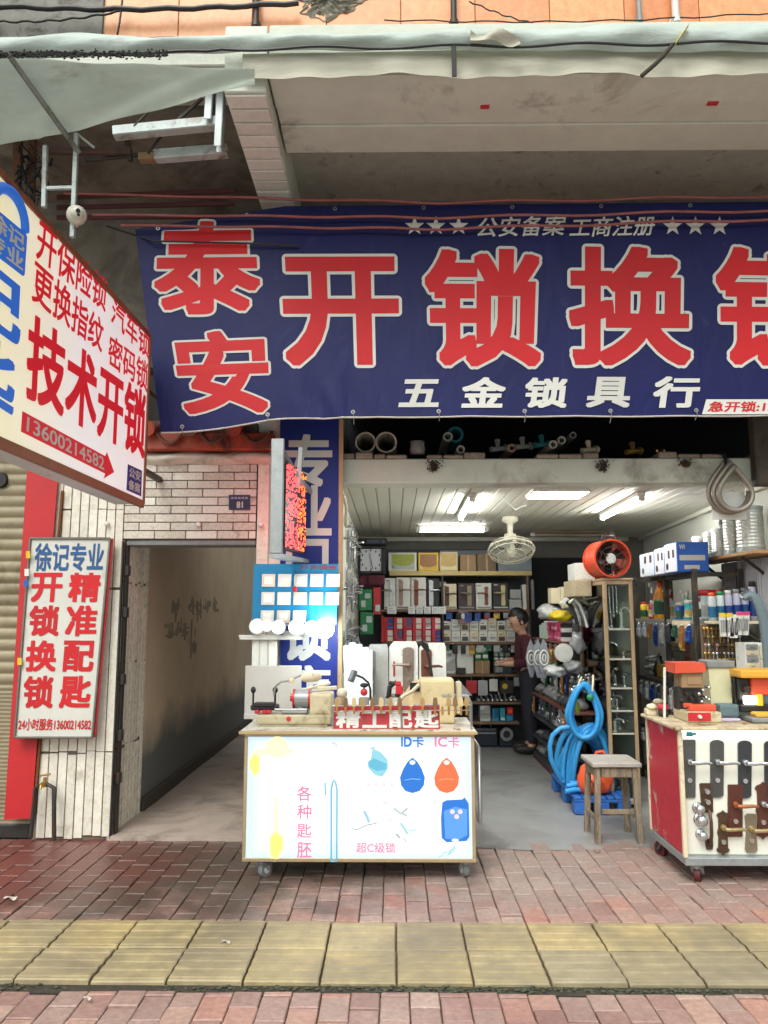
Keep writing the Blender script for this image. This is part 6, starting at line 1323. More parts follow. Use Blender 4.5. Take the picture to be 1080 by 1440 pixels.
def bottle(name, x, y, z, r, h, m, capm, lab, cat='bottle', label=None, group=None, kind='bottle', lm=None):
    q = thing(name, lab, cat, (x, y, z), group)
    if kind == 'bottle': pr = [(.0, 0), (r, 0), (r * 1.02, .01), (r, h * .62), (r * .8, h * .72), (r * .38, h * .80), (r * .38, h * .84), (0, h * .84)]; cp = [(r * .46, h * .84), (r * .46, h), (0, h)]
    elif kind == 'can': pr = [(.0, 0), (r, 0), (r, h * .82), (r * .9, h * .86), (0, h * .86)]; cp = [(r * .82, h * .86), (r * .84, h * .99), (r * .7, h), (0, h)]
    elif kind == 'trigger': pr = [(.0, 0), (r, 0), (r, h * .5), (r * .5, h * .7), (r * .35, h * .78), (0, h * .78)]; cp = [(r * .42, h * .78), (r * .42, h * .9), (r * .3, h), (0, h)]
    else: pr = [(.0, 0), (r * .95, 0), (r, h * .05), (r, h * .8), (0, h * .8)]; cp = [(r * 1.04, h * .8), (r * 1.04, h), (0, h)]
    t = MB(); t.lathe(pr, (x, y, z), 16); t.build('bottle_body', m, q)
    t = MB(); t.lathe(cp, (x, y, z), 14)
    if kind == 'trigger': t.box(x - r * 1.5, x + r * .5, y - r * .3, y + r * .3, z + h * .92, z + h * 1.02, .004); t.box(x - r * 1.1, x - r * .8, y - r * .2, y + r * .2, z + h * .74, z + h * .92, .003)
    t.build('cap', capm, q)
    t = MB(); t.ring((x, y, z + h * .12), (x, y, z + h * .5), r * 1.03, r * .9, 18); t.build('paper_label', lm or WHITE, q); return q
for k, px in enumerate((728, 735, 741)):
    a = at(px, 900, SHY + .08); bottle('blue_bottle', a.x, SHY + .08, sm_, .026, .25, BLUEP, (BLUEP, WHITE, BLUEP)[k], f'blue bottle on the middle back shelf, {ORD[k]} from the white cartons', lm=P_BL, group='blue bottles on the back shelf')
ca = SHZ['carton']
carton('white_tall_carton', (626, 915, 641, 948), P_WH, 'white carton, shorter of a pair by the copper lock board', zb=ca, face=[(.2, .6, .75, .88)], facem=GREYP)
carton('white_tall_carton', (642, 907, 666, 948), WHITE, 'tall white carton stack front, larger of a pair on the fourth shelf', zb=ca, face=[(.1, .5, .82, .94), (.02, .98, .52, .535), (.6, .95, .6, .9)], facem=P_WH)
a = at(649, 940, SHY); t = MB(); t.box(a.x - .05, a.x + .045, SHY - .02, SHY + .028, ca + .001, ca + .07, .006); t.cyl((a.x - .01, SHY - .022, ca + .04), (a.x - .01, SHY - .03, ca + .04), .014, .014, 12); tag(t.build('dark_gadget', DARK), 'small dark gadget lying before the tall white cartons', 'gadget')
carton('brown_carton', (668, 929, 689, 948), CARD, 'plain brown carton under green and white packets on the fourth shelf', zb=ca, depth=.18, face=[(.46, .54, 0, 1)], facem=M('parcel_tape', S(176, 150, 112), .3))
for k in range(4):
    x0 = 668 + 10 * (k % 2); y1 = 928 - 10 * (k // 2)
    carton('green_packet', (x0, y1 - 9, x0 + 9, y1), GREEN, f'green and white packet on the brown carton, {("lower inner", "lower outer", "upper inner", "upper outer")[k]}', zb=at(600, y1, SHY + .03).z, depth=.1, face=[(.1, .9, .3, .8)], facem=WHITE)
for k in range(6):
    px = 698 + 8 * (k % 3); a = at(px, 934, SHY + .06); z0 = ca + .075 + (.105 if k > 2 else 0); bottle('white_lidded_jar', a.x, SHY + .06, z0, .027, .1, M('jar_green', S(60, 96, 74), .4), WHITE, f'green jar with white lid, {ORD[k % 3]} in the {("lower", "upper")[k // 3]} row on the fourth shelf', 'jar', group='green jars with white lids', kind='jar', lm=M('jar_label', S(150, 170, 150), .5))
carton('dark_case', (694, 936, 720, 948), M('dark_slate', S(58, 62, 68), .5), 'low dark case under the green jars', zb=ca, depth=.22, face=[(.1, .5, .2, .8)], facem=STEEL)
for k, (x0, y0, x1, y1, m, lab) in enumerate(((655, 957, 671, 975, RED, 'red tool pouch hanging beneath the fourth back shelf'), (672, 957, 686, 978, M('clear_pack', S(170, 172, 176), .2), 'clear tool pack hanging beneath the fourth back shelf'), (688, 955, 700, 972, WHITE, 'white tool card hanging beneath the fourth back shelf'), (703, 957, 722, 975, DARK, 'dark tool pouch with a yellow spot beneath the fourth back shelf'))):
    a, c = at(x0, y0, SHY + .02), at(x1, y1, SHY + .02); q = thing('tool_pack', lab, 'tool pack', (a.x, SHY + .02, c.z)); t = MB(); t.box(a.x, c.x, SHY + .01, SHY + .028, c.z, a.z, .008, seg=2); t.build('pouch', m, q)
    t = MB(); mx_ = (a.x + c.x) / 2; t.tube([(mx_, SHY + .02, a.z - .01), (mx_, SHY + .02, a.z + .05)], .004, 6); t.build('hook', STEEL, q)
    if k == 3: t = MB(); t.cyl((mx_ - .02, SHY + .008, a.z - .06), (mx_ - .02, SHY + .012, a.z - .06), .03, .03, 14); t.build('yellow_spot', YELLOW, q)
a, b2, c = at(644, 955, SHY - .05), at(664, 978, SHY - .05), at(646, 980, SHY - .05); t = MB(); t.prism([(a.x, a.z), (c.x, c.z), (b2.x, b2.z)], lambda u, v, w: V((u, SHY - .05 + w, v)), .015); tag(t.build('folded_white_bag', M('bag_white', S(206, 208, 216), .45)), 'folded triangular white bag between the machine and the red tool pouch', 'bag')
rt_ = random.Random(31)
for k in range(9):
    px = 672 + k * 6.4; a = at(px, 982, SHY + .05); t = MB(); h = rt_.uniform(.04, .11); x = a.x; z = SHZ['tools']; t.tube([(x, SHY + .05, z), (x + rt_.uniform(-.02, .02), SHY + .03, z + h * .6), (x + rt_.uniform(-.03, .03), SHY + .02, z + h)], .012, 8); t.ball((x + .01, SHY + .02, z + .016), (.022, .018, .016), 10, 6)
    tag(t.build('steel_hand_tool', CHROME if k % 2 else STEEL), 'small steel tool in the row lying on the fifth back shelf', 'tool', 'small steel tools on the fifth back shelf')
carton('white_carton', (675, 992, 690, 1018), P_WH, 'white carton with a grey band on the lowest back shelf', zb=SHZ['low'], depth=.2, face=[(0, 1, .4, .5)], facem=GREYP)
carton('blue_carton', (692, 996, 702, 1018), P_TL, 'bright blue carton, nearest the white one on the lowest back shelf', zb=SHZ['low'], depth=.2, face=[(.1, .3, .1, .9)], facem=M('carton_blue', S(40, 140, 190), .45))
carton('blue_carton', (703, 996, 711, 1018), M('carton_teal', S(50, 150, 165), .45), 'teal blue carton, second from the white one on the lowest back shelf', zb=SHZ['low'], depth=.2, face=[(.15, .85, .1, .3)], facem=WHITE)
carton('blue_carton', (712, 1006, 722, 1018), M('carton_blue', S(40, 140, 190), .45), 'blue carton under a red packet on the lowest back shelf', zb=SHZ['low'], depth=.2, face=[(.1, .9, .2, .5)], facem=P_TL)
carton('red_packet', (713, 995, 722, 1005), RED, 'small red packet on the blue carton of the lowest back shelf', zb=at(700, 1005.5, SHY + .03).z, depth=.14, face=[(.2, .8, .3, .7)], facem=ORANGE)
for k, (x0, x1, y0, lab) in enumerate(((668, 700, 1024, 'dark tool case on the floor beneath the lowest back shelf, by the counter'), (702, 722, 1028, 'black power tool with a chrome chuck on the floor beneath the back shelf'))):
    a, c = at(x0, y0, SHY + .0), at(x1, y0, SHY); q = thing('tool_case' if k == 0 else 'power_tool', lab, 'tool case' if k == 0 else 'power tool', (a.x, SHY, .012)); t = MB(); t.box(a.x, c.x, SHY, SHY + .26, .012, a.z, .02, seg=2); t.build('body', M('case_navy', S(36, 42, 58), .5), q)
    t = MB()
    if k == 0: t.box(a.x + .02, c.x - .02, SHY - .006, SHY + .002, a.z - .06, a.z - .045, .002); t.tube([((a.x + c.x) / 2 - .06, SHY + .1, a.z), ((a.x + c.x) / 2 - .05, SHY + .1, a.z + .03), ((a.x + c.x) / 2 + .05, SHY + .1, a.z + .03), ((a.x + c.x) / 2 + .06, SHY + .1, a.z)], .008, 8)
    else: t.ring(((a.x + c.x) / 2, SHY - .03, .15), ((a.x + c.x) / 2, SHY + .01, .15), .07, .04, 20)
    t.build('handle' if k == 0 else 'chuck', STEEL, q)
# clock and stock by the left wall
q = thing('wall_clock', 'square black framed clock with white face high at the rear left', 'clock', tuple(at(523, 806, 8.3))); y = 8.3
a, c = at(503, 768, y), at(543, 807, y); t = MB()
for x0, x1, z0, z1 in ((a.x, c.x, a.z - .03, a.z), (a.x, c.x, c.z, c.z + .03), (a.x, a.x + .03, c.z + .031, a.z - .031), (c.x - .05, c.x, c.z + .031, a.z - .031)): t.box(x0, x1, y - .02, y + .03, z0, z1, .006)
t.build('frame', M('clock_frame', S(40, 34, 44), .35), q)
t = MB(); t.box(a.x + .03, c.x - .05, y, y + .02, c.z + .03, a.z - .03, .001); t.build('dial', M('clock_dial', S(205, 208, 214), .4, var=.04), q)
cx, cz_ = (a.x + c.x) / 2 - .01, (a.z + c.z) / 2; t = MB()
for k in range(12):
    an = k * math.pi / 6; r = .105; t.box(cx + r * math.sin(an) - .006, cx + r * math.sin(an) + .006, y - .003, y, cz_ + r * math.cos(an) - .012, cz_ + r * math.cos(an) + .012, .0005)
t.bar((cx, y - .004, cz_), (cx + .02, y - .004, cz_ - .10), .006, .003, .0005); t.bar((cx, y - .006, cz_), (cx - .018, y - .006, cz_ + .07), .008, .003, .0005); t.build('hands', BLACK, q)
q = thing('cassette_player', 'black audio player lying flat on top of the square clock', 'player', tuple(at(523, 767, 8.32))); a, c = at(503, 757, 8.32), at(544, 767, 8.32); t = MB(); t.box(a.x, c.x, 8.3, 8.45, c.z + .004, a.z, .008); t.build('body', BLACK, q); t = MB(); t.box(a.x + .1, c.x - .08, 8.296, 8.301, c.z + .02, a.z - .02, .002); t.cyl((c.x - .04, 8.295, (a.z + c.z) / 2), (c.x - .04, 8.3, (a.z + c.z) / 2), .02, .02, 14); t.build('front_panel', M('player_front', S(78, 88, 110), .4), q)
a, c = at(504, 810, 8.3), at(541, 824, 8.3); t = MB(); t.box(a.x, c.x - .05, 8.3, 8.45, c.z, a.z, .02, seg=2); t.box(a.x + .1, c.x, 8.28, 8.4, c.z + .01, a.z + .01, .02, seg=2); tag(t.build('maroon_bag', M('maroon_cloth', S(96, 36, 52), .8, bmp=.3)), 'maroon bag stuffed under the square clock', 'bag')
for k, (x0, y0, x1, y1, m, lab) in enumerate(((505, 829, 523, 858, 'g', 'green blister card hanging under the clock, upper of two'), (507, 861, 525, 892, 'g', 'green blister card hanging under the clock, lower of two'), (525, 826, 535, 864, 'r', 'narrow red carded pack hanging beside the green blister cards'))):
    y = 8.1; a, c = at(x0, y0, y), at(x1, y1, y); q = thing('blister_card', lab, 'blister pack', ((a.x + c.x) / 2, y, c.z)); t = MB(); t.box(a.x, c.x, y, y + .006, c.z, a.z, .002); t.cyl(((a.x + c.x) / 2, y - .02, a.z - .015), ((a.x + c.x) / 2, y + .1, a.z - .015), .004, .004, 8); t.build('card', GREEN if m == 'g' else RED, q)
    t = MB(); t.box(a.x + .02, a.x + .07, y - .018, y, c.z + .03, c.z + .10, .008, seg=2)
    if m == 'g': t.box(a.x + .06, c.x - .015, y - .015, y, c.z + .12, a.z - .04, .008, seg=2)
    t.build('blister', M('blister_clear', S(190, 205, 206), .15), q)
carton('red_lock_carton', (536, 866, 540, 884), RED, 'narrow red carton at the clock end of the middle back shelf', Y=8.5, zb=sm_, depth=.1)
# chrome handles hung thick on the left wall
proto = None; rp = random.Random(41); hang = []
for k in range(34):
    y = 5.75 + 2.3 * (k % 12) / 11.5 + rp.uniform(-.06, .06); z = 2.02 - .40 * (k // 12) + rp.uniform(-.1, .06)
    if proto is None:
        proto = thing('lever_lockset', 'chrome door handle among the many hung on the left shop wall', 'door handle', (0, 0, 0), 'chrome handles on the left wall')
        t = MB(); t.prism([(-.022, -.13), (.022, -.13), (.026, -.1), (.026, .1), (.022, .13), (-.022, .13), (-.026, .1), (-.026, -.1)], lambda u, v, w: V((w, u, v)), .012); t.build('back_plate', STEEL, proto)
        t = MB(); t.tube([(.012, 0, .05), (.05, 0, .05), (.056, -.02, .05), (.054, -.12, .046)], [.012, .012, .011, .008], 10); t.build('lever', CHROME, proto)
        t = MB(); t.cyl((.012, 0, -.04), (.022, 0, -.04), .015, .014, 14); t.build('cylinder', CHROME, proto)
        t = MB(); t.tube([(.004, 0, .12), (.02, 0, .16), (.006, 0, .18)], .003, 6); t.build('hook', STEEL, proto)
        proto['_o'] = (0, 0, 0); o = proto; o.location = (-.395, y, z)
    else: o = dup(proto, (-.395 + rp.uniform(0, .03), y, z), rp.uniform(-.4, .4))
    hang.append(o)
for k in range(14):
    y = 5.7 + 2.4 * k / 13 + rp.uniform(-.08, .08); z = 1.22 + rp.uniform(-.12, .2); t = MB(); h = rp.uniform(.10, .22)
    t.box(-.385, -.37, y - .05, y + .05, z - h, z, .004); t.ball((-.362, y, z - h * .45), (.014, .03, h * .3), 10, 7); tag(t.build('hanging_pack', M('pack_bluewhite', S(168, 180, 190), .25, var=.4, scale=30) if k % 3 else M('pack_grey', S(120, 128, 136), .3, var=.4, scale=30)), 'clear hardware pack in the row hung low on the left shop wall', 'hardware pack', 'clear packs on the left wall')
t = MB(); t.tube([(-.36, 5.5, 2.3), (-.34, 5.6, 2.22), (-.35, 5.7, 2.1)], .012, 6); tag(t.build('bent_trim', CREAM), 'bent cream strip under the beam at the upright banner', 'strip')

# packs hung from the edges of the rear shelves
r_ = random.Random(66); BKP = (P_WH, P_GW, P_BL, P_YE, P_RW, M('clear_pack', S(170, 172, 176), .2), BLACK)
for lv, zt, x0, x1, n in (('small', 1.10, 628, 722, 9), ('carton', .756, 726, 742, 2), ('lock', 1.455, 632, 726, 8)):
    for k in range(n):
        a = at(x0 + (x1 - x0) * k / (n - 1), 900, SHY - .02); h = r_.uniform(.06, .10); w = r_.uniform(.026, .04); q = thing('shelf_edge_pack', f'small pack hung from the {dict(small="middle", carton="fourth", lock="second")[lv]} rear shelf edge, {ORD[k]} from the copper lock board', 'hardware pack', (a.x, SHY - .02, zt - h), 'packs hung from the rear shelves')
        t = MB(); t.box(a.x - w, a.x + w, SHY - .022, SHY - .018, zt - h, zt, .001); t.box(a.x - w * .7, a.x + w * .7, SHY - .034, SHY - .022, zt - h * .9, zt - h * .35, .005); t.build('card', BKP[r_.randrange(7)], q); t = MB(); t.cyl((a.x, SHY - .03, zt - .008), (a.x, SHY, zt - .008), .003, .003, 6); t.build('hook', STEEL, q)
for k in range(7):
    a = at(549 + 12 * k, 806, SHY + .1); t = MB(); z0 = (1.80, 1.80, 1.80, 1.80, 1.765, 1.765, 1.765)[k]; t.box(a.x - .045, a.x + .045, SHY + .06, SHY + .2, z0 - .02, z0 + .035, .004); t.box(a.x - .03, a.x + .02, SHY + .0585, SHY + .061, z0 - .01, z0 + .02, .0005)
    tag(t.build('flat_carton', BKP[(k * 3) % 6]), f'flat carton laid over the boxed locks, {ORD[k]} from the clock', 'box', 'flat cartons over the boxed locks')
# ------------------------------------------------------------------ aisle shelving with its stock
GX = 1.42
AS = thing('aisle_shelf', 'long low dark shelving running back along the aisle opposite the counter', 'shelf', (1.55, 7.2, 0))
LV = (1.205, .93, .655, .44, .24, .07)
for k, z in enumerate(LV):
    x0 = GX + (.10 if k == 1 else .02 if k == 0 else 0); t = MB(); t.box(x0, 1.74, (6.72 if k == 0 else 6.45 if k < 2 else 6.35), 8.05, z - .02, z, .003); t.build('board', M('maroon_board', S(120, 74, 62), .5, var=.2) if k in (0, 2) else M('slate_board', S(66, 72, 82), .45, metal=.2), AS)
for y in (6.36, 7.2, 8.04):
    t = MB(); t.box(1.715, 1.745, y - .012, y + .012, 0, 1.6, .002); t.build('upright', DARK, AS)
t = MB(); t.box(1.746, 1.752, 6.36, 8.05, .05, 1.6, .001); t.build('back_panel', M('slate_panel', S(110, 112, 116), .6), AS)
t = MB(); t.box(GX, GX + .012, 6.35, 8.05, 0, .048, .002); t.build('kick_board', M('maroon_kick', S(96, 50, 52), .6), AS)
def xbox(px0, py0, px1, py1, X, z0=None, h=None):
    """Depth range and heights seen on a face looking left at x = X."""
    a, c = atx(px0, py0, X), atx(px1, py1, X); return min(a.y, c.y), max(a.y, c.y), (min(a.z, c.z) if z0 is None else z0), (max(a.z, c.z))
for k in range(10):
    y0 = 6.80 + .115 * (k % 5); z0 = LV[0] + (.082 if k > 4 else 0); q = thing('pink_carton', f'small pink carton on the aisle shelf, {ORD[k % 5]} from the front in the {("lower", "upper")[k // 5]} row', 'box', (1.5, y0, z0), 'pink cartons on the aisle shelf')
    t = MB(); t.box(1.455 + .01 * (k % 3), 1.56, y0, y0 + .108, z0 + .001, z0 + .08, .004); t.build('carton', PINK, q); t = MB(); t.box(1.4535 + .01 * (k % 3), 1.456 + .01 * (k % 3), y0 + .02, y0 + .088, z0 + .02, z0 + .04, .0005); t.build('printed_panel', P_PK if k % 2 else WHITE, q)
    if k < 5: pass
for k in range(3):
    y0 = 7.42 + .12 * k; t = MB(); t.box(1.46, 1.58, y0, y0 + .11, LV[0] + .001, LV[0] + .17 - .02 * k, .004); t.box(1.458, 1.461, y0 + .02, y0 + .09, LV[0] + .05, LV[0] + .12, .0005); tag(t.build('pale_green_carton', M('pale_green_carton', S(196, 214, 204), .5, var=.12)), f'pale green white carton beyond the pink ones, {ORD[k]} from them', 'box', 'pale green cartons')
for k in range(4):
    z0 = LV[0] + .04 * k; t = MB(); t.box(1.46, 1.55, 6.73, 6.79, z0 + .001, z0 + .038, .003); t.box(1.458, 1.461, 6.735, 6.785, z0 + .012, z0 + .03, .0005); tag(t.build('striped_carton', BLACK if k % 2 else WHITE), f'flat {("white", "black")[k % 2]} carton, {ORD[k]} up in the little stack before the pink ones', 'box', 'stack of flat cartons')
def bag(name, px, py, Y, rx, ry, rz, m, lab, seed=0, cat='bag', lump=.18):
    c = at(px, py, Y); q = MB(); r = random.Random(seed); b = bmesh.new(); bmesh.ops.create_icosphere(b, subdivisions=3, radius=1)
    ph = [r.uniform(0, 6.28) for _ in range(6)]
    for v in b.verts:
        d = v.co.copy(); s = 1 + lump * (math.sin(4 * d.x + ph[0]) * math.sin(5 * d.z + ph[1]) + .6 * math.sin(9 * d.y + 7 * d.z + ph[2]) + .4 * math.sin(15 * d.x - 11 * d.z + ph[3]))
        v.co = V((d.x * rx * s, d.y * ry * s, max(-.75, d.z) * rz * s)) + c
    q.bm(b, True); return tag(q.build(name, m), lab, cat)
CLR = M('clear_plastic_bag', S(186, 188, 188), .18, var=.35, scale=25, bmp=.5, bscale=30); CLG = M('grey_plastic_bag', S(150, 152, 154), .2, var=.4, scale=20, bmp=.5, bscale=30)
def moundz(px, py, Y): return at(px, py, Y).z
bag('yellow_bag', 788, 866, 6.75, .095, .1, .052, M('yellow_bag', S(224, 198, 32), .35, var=.2, bmp=.4, bscale=20), 'bright yellow plastic bag on top of the pink cartons', 1)
bag('clear_bag', 772, 862, 7.1, .10, .16, .075, CLR, 'clear plastic bag behind the yellow one above the pink cartons', 2)
bag('clear_bag', 796, 850, 6.85, .05, .08, .05, WHITE, 'small white knotted bag above the yellow one', 3)
c = at(783, 838, 7.0); t = MB(); t.box(c.x - .06, c.x + .03, 6.98, 7.1, c.z - .07, c.z + .07, .004); t.box(c.x + .03, c.x + .065, 6.97, 7.1, c.z - .065, c.z + .08, .004); tag(t.build('cream_carton', CREAM), 'cream carton standing above the bags at the end of the pink cartons', 'box')
# shower hoses arching over the shelf end
for k, (pts, m, r, lab) in enumerate((([(800, 848), (808, 842), (816, 852), (822, 866), (826, 882)], WHITE, .012, 'white shower hose arching down, nearest the yellow bag'), ([(797, 846), (803, 852), (808, 864), (812, 878)], BLACK, .016, 'black shower hose arching beside the yellow bag'),
        ([(806, 842), (820, 844), (832, 854), (840, 868), (842, 884)], M('hose_ivory', S(214, 210, 186), .3), .012, 'ivory shower hose arching furthest toward the glass cabinet'), ([(804, 846), (812, 856), (816, 868), (817, 880)], CHROME, .011, 'chrome shower hose hanging straight in the middle of the bunch'), ([(808, 848), (820, 856), (826, 868), (829, 880)], CHROME, .011, 'chrome shower hose hanging beside the ivory one'))):
    P3 = [at(px, py, 6.45 + .03 * k) for px, py in pts]; fine = [P3[min(len(P3) - 1, i // 6)].lerp(P3[min(len(P3) - 1, i // 6 + 1)], (i % 6) / 6) for i in range((len(P3) - 1) * 6 + 1)]
    tag(MB().tube(fine, r, 8).build('shower_hose', m), lab, 'hose')
bag('hose_pack', 822, 868, 6.6, .09, .06, .09, CLR, 'clear pack of coiled hoses behind the arching shower hoses', 7)
bag('clear_bag', 812, 905, 6.55, .06, .05, .10, CLG, 'upright grey plastic bag under the arching shower hoses', 8)
t = MB(); c = at(793, 918, 6.4); t.cyl(c, c + V((0, .012, 0)), .075, .075, 28); t.cyl(c - V((0, .004, 0)), c, .06, .064, 28); t.cyl(c + V((.02, -.006, .03)), c + V((.02, 0, .03)), .012, .012, 12); tag(t.build('white_cover_plate', WHITE), 'round white cover plate hanging below the pink cartons', 'plate')
for k, px in enumerate((747, 757, 765)):
    y = 6.95 - .16 * k; c = at(px, 925, y); q = thing('ring_pack', f'clear pointed pack with a pale ring inside, {ORD[k]} from the shopkeeper', 'hardware pack', tuple(c), 'ring packs on the aisle shelf')
    t = MB(); t.prism([(0, .17), (.03, .09), (.05, .0), (.035, -.08), (.012, -.17), (-.012, -.17), (-.035, -.08), (-.05, 0), (-.03, .09)], lambda u, v, w: c + V((u, w, v)), .012); t.build('pack', M('pack_clear', S(150, 154, 164), .2, var=.3), q)
    t = MB(); t.tube([c + V((.034 * math.cos(i * math.pi / 10), -.008, .062 * math.sin(i * math.pi / 10))) for i in range(20)], .008, 8, closed=True); t.tube([c + V((.014 * math.cos(i * math.pi / 8), -.01, .03 * math.sin(i * math.pi / 8))) for i in range(16)], .006, 6, closed=True); t.build('ring', WHITE, q)
for k, (px, py, m) in enumerate(((775, 920, BRASS), (780, 940, GREEN), (773, 935, CARD))):
    c = at(px, py, 6.75); t = MB(); t.box(c.x - .02, c.x + .02, 6.74, 6.78, c.z - .07, c.z + .05, .006); t.ball(c + V((0, -.015, .0)), (.016, .012, .04), 10, 7); tag(t.build('carded_part', m), f'{("brass coloured", "green", "brown")[k]} carded fitting hanging among the ring packs', 'hardware pack')
bag('clear_bag', 780, 944, 6.5, .09, .1, .05, CLR, 'long clear bag lying on the second aisle shelf', 9); bag('clear_bag', 806, 938, 6.5, .08, .1, .06, CLG, 'grey crumpled bag in front of the glass cabinet end', 10)
rt2 = random.Random(17)
for k in range(16):
    px = 806 + (k % 8) * 5 + rt2.uniform(-1, 1); py = 958 + 12 * (k // 8) + rt2.uniform(-3, 3); c = at(px, py, 6.3 + rt2.uniform(0, .15)); q = MB(); an = rt2.uniform(0, 6.28); d = V((math.cos(an), math.sin(an) * .5, .2)) * .05
    q.cyl(c, c + d, .014, .012, 12); q.cyl(c + d * .4, c + d * .4 + V((0, -.01, .035)), .009, .009, 10); q.ball(c + d * .4 + V((0, -.01, .04)), (.018, .012, .008), 10, 6); q.cyl(c + d, c + d * 1.2, .017, .017, 8)
    tag(q.build('chrome_tap', CHROME), 'chrome tap in the heap on the shelf end above the blue hose', 'tap', 'chrome taps heaped on the shelf end')
for lv, n, seed in ((3, 9, 3), (4, 9, 4), (5, 9, 5), (2, 8, 6)):
    r_ = random.Random(seed)
    for k in range(n):
        y = 6.42 + 1.6 * (k + .5) / n; z = LV[lv]; h = r_.uniform(.06, .13); q = MB(); b = bmesh.new(); bmesh.ops.create_icosphere(b, subdivisions=2, radius=1); ph = r_.uniform(0, 6)
        sx_, sy_, sz_ = .09, .085, h * .55
        for v in b.verts: d = v.co.copy(); s = 1 + .22 * math.sin(5 * d.y + 4 * d.z + ph) * math.sin(6 * d.x + ph); v.co = V((1.53 + d.x * sx_ * s, y + d.y * sy_ * s, z + .6 * sz_ + max(-.6, d.z) * sz_ * s))
        q.bm(b, True); mm = (CLR, CLG, M('violet_pack', S(120, 110, 190), .25, var=.35, scale=22), M('dark_pack', S(74, 78, 88), .3, var=.4, scale=20), M('white_pack', S(204, 206, 216), .25, var=.3, scale=22))[r_.choice((0, 1, 2, 4, 4) if lv == 3 else (1, 3, 3, 1, 0))]
        tag(q.build('hardware_pack', mm), f'plastic bagged hardware, {ORD[k]} from the front on the {("", "", "third", "fourth", "fifth", "lowest")[lv]} aisle shelf board', 'hardware pack', 'bagged hardware on the aisle shelf')
# packs hung close along the aisle front
r_ = random.Random(52); HM = (CLR, M('white_pack', S(204, 206, 216), .25, var=.3, scale=22), P_BL, P_GW, M('dark_pack', S(74, 78, 88), .3, var=.4, scale=20), P_PK, P_YE, CLG)
for lv, n, zt in ((0, 11, 1.18), (1, 12, .90), (2, 9, .63)):
    for k in range(n):
        y = 6.42 + 1.5 * (k + r_.uniform(.2, .8)) / n; h = r_.uniform(.10, .19); w = r_.uniform(.035, .06); x = GX + r_.uniform(-.03, .02) + (.02 if lv == 0 else .09 if lv == 1 else 0)
        q = thing('hanging_pack', f'carded hardware pack hung along the aisle, {ORD[k]} from the front in the {("top", "middle", "lower")[lv]} row', 'hardware pack', (x, y, zt - h), 'hung packs along the aisle')
        t = MB(); t.box(x, x + .004, y - w, y + w, zt - h, zt, .001); t.box(x - .014, x, y - w * .8, y + w * .7, zt - h * .9, zt - h * .35, .006); t.build('card', HM[r_.randrange(8)], q)
        t = MB(); t.tube([(x + .05, y, zt - .012), (x - .02, y, zt - .012), (x - .026, y, zt - .006)], .0025, 5); t.ball((x - .014, y, zt - h * .6), (.008, w * .45, h * .16), 8, 6); t.build('hook', CHROME, q)
# glass cabinet of chrome taps
CX, CX2, CYF, CYB, CZT = 1.622, 1.848, 5.97, 6.78, 1.70
GC = thing('glass_cabinet', 'tall narrow glass display cabinet of chrome taps with pale wooden frame', 'cabinet', (1.73, 6.3, 0))
WOOD2 = M('pale_cabinet_wood', S(170, 144, 112), .5, var=.2, stretch=(6, 6, 1))
t = MB()
for x in (CX, CX2 - .028):
    t.box(x, x + .028, CYF, CYF + .03, 0, CZT, .003)
    t.box(x, x + .028, CYB - .03, CYB, 0, CZT, .003)
for z in (0.04, CZT - .03): t.box(CX + .029, CX2 - .029, CYF + .001, CYF + .029, z, z + .03, .003); t.box(CX + .001, CX + .027, CYF + .031, CYB - .031, z, z + .03, .003)
t.build('frame', WOOD2, GC)
CSH = [at(866, y, CYF).z for y in (884, 926, 967, 999, 1031)] + [.08]
for z in CSH: t = MB(); t.box(CX + .029, CX2 - .03, CYF + .006, CYB - .032, z - .014, z, .003); t.build('shelf', M('cabinet_shelf', S(176, 172, 160), .4, var=.12), GC)
def glass(name, tint=(.93, .97, .95), gl=.10):
    if name in _M: return _M[name]
    m, nt, b = nodes(name); tr = N(nt, 'BsdfTransparent'); tr.inputs[0].default_value = (*tint, 1); g2 = N(nt, 'BsdfGlossy'); g2.inputs['Roughness'].default_value = .03
    fr = N(nt, 'Fresnel'); fr.inputs[0].default_value = 1.45; mx = N(nt, 'MixShader'); L(nt, fr.outputs[0], mx.inputs[0]); L(nt, tr.outputs[0], mx.inputs[1]); L(nt, g2.outputs[0], mx.inputs[2]); L(nt, mx.outputs[0], nt.nodes['Material Output'].inputs[0]); _M[name] = m; return m
GL = glass('cabinet_glass')
t = MB(); t.box(CX + .03, CX2 - .03, CYF + .012, CYF + .016, .072, CZT - .031, .0005); t.build('glass_pane', GL, GC)
t = MB(); t.box(CX + .011, CX + .015, CYF + .032, CYB - .032, .072, CZT - .031, .0005); t.build('glass_pane', GL, GC)
t = MB(); t.box(CX2 - .012, CX2 - .004, CYF + .03, CYB, .05, CZT - .03, .001); t.box(CX + .028, CX2 - .012, CYB - .008, CYB - .002, .05, CZT - .03, .001); t.build('back_panel', M('cabinet_back', S(168, 174, 166), .5), GC)
t = MB(); t.box(CX - .005, CX2 + .005, CYF - .005, CYB + .005, CZT, CZT + .02, .004); t.build('top', WOOD2, GC)
r_ = random.Random(77)
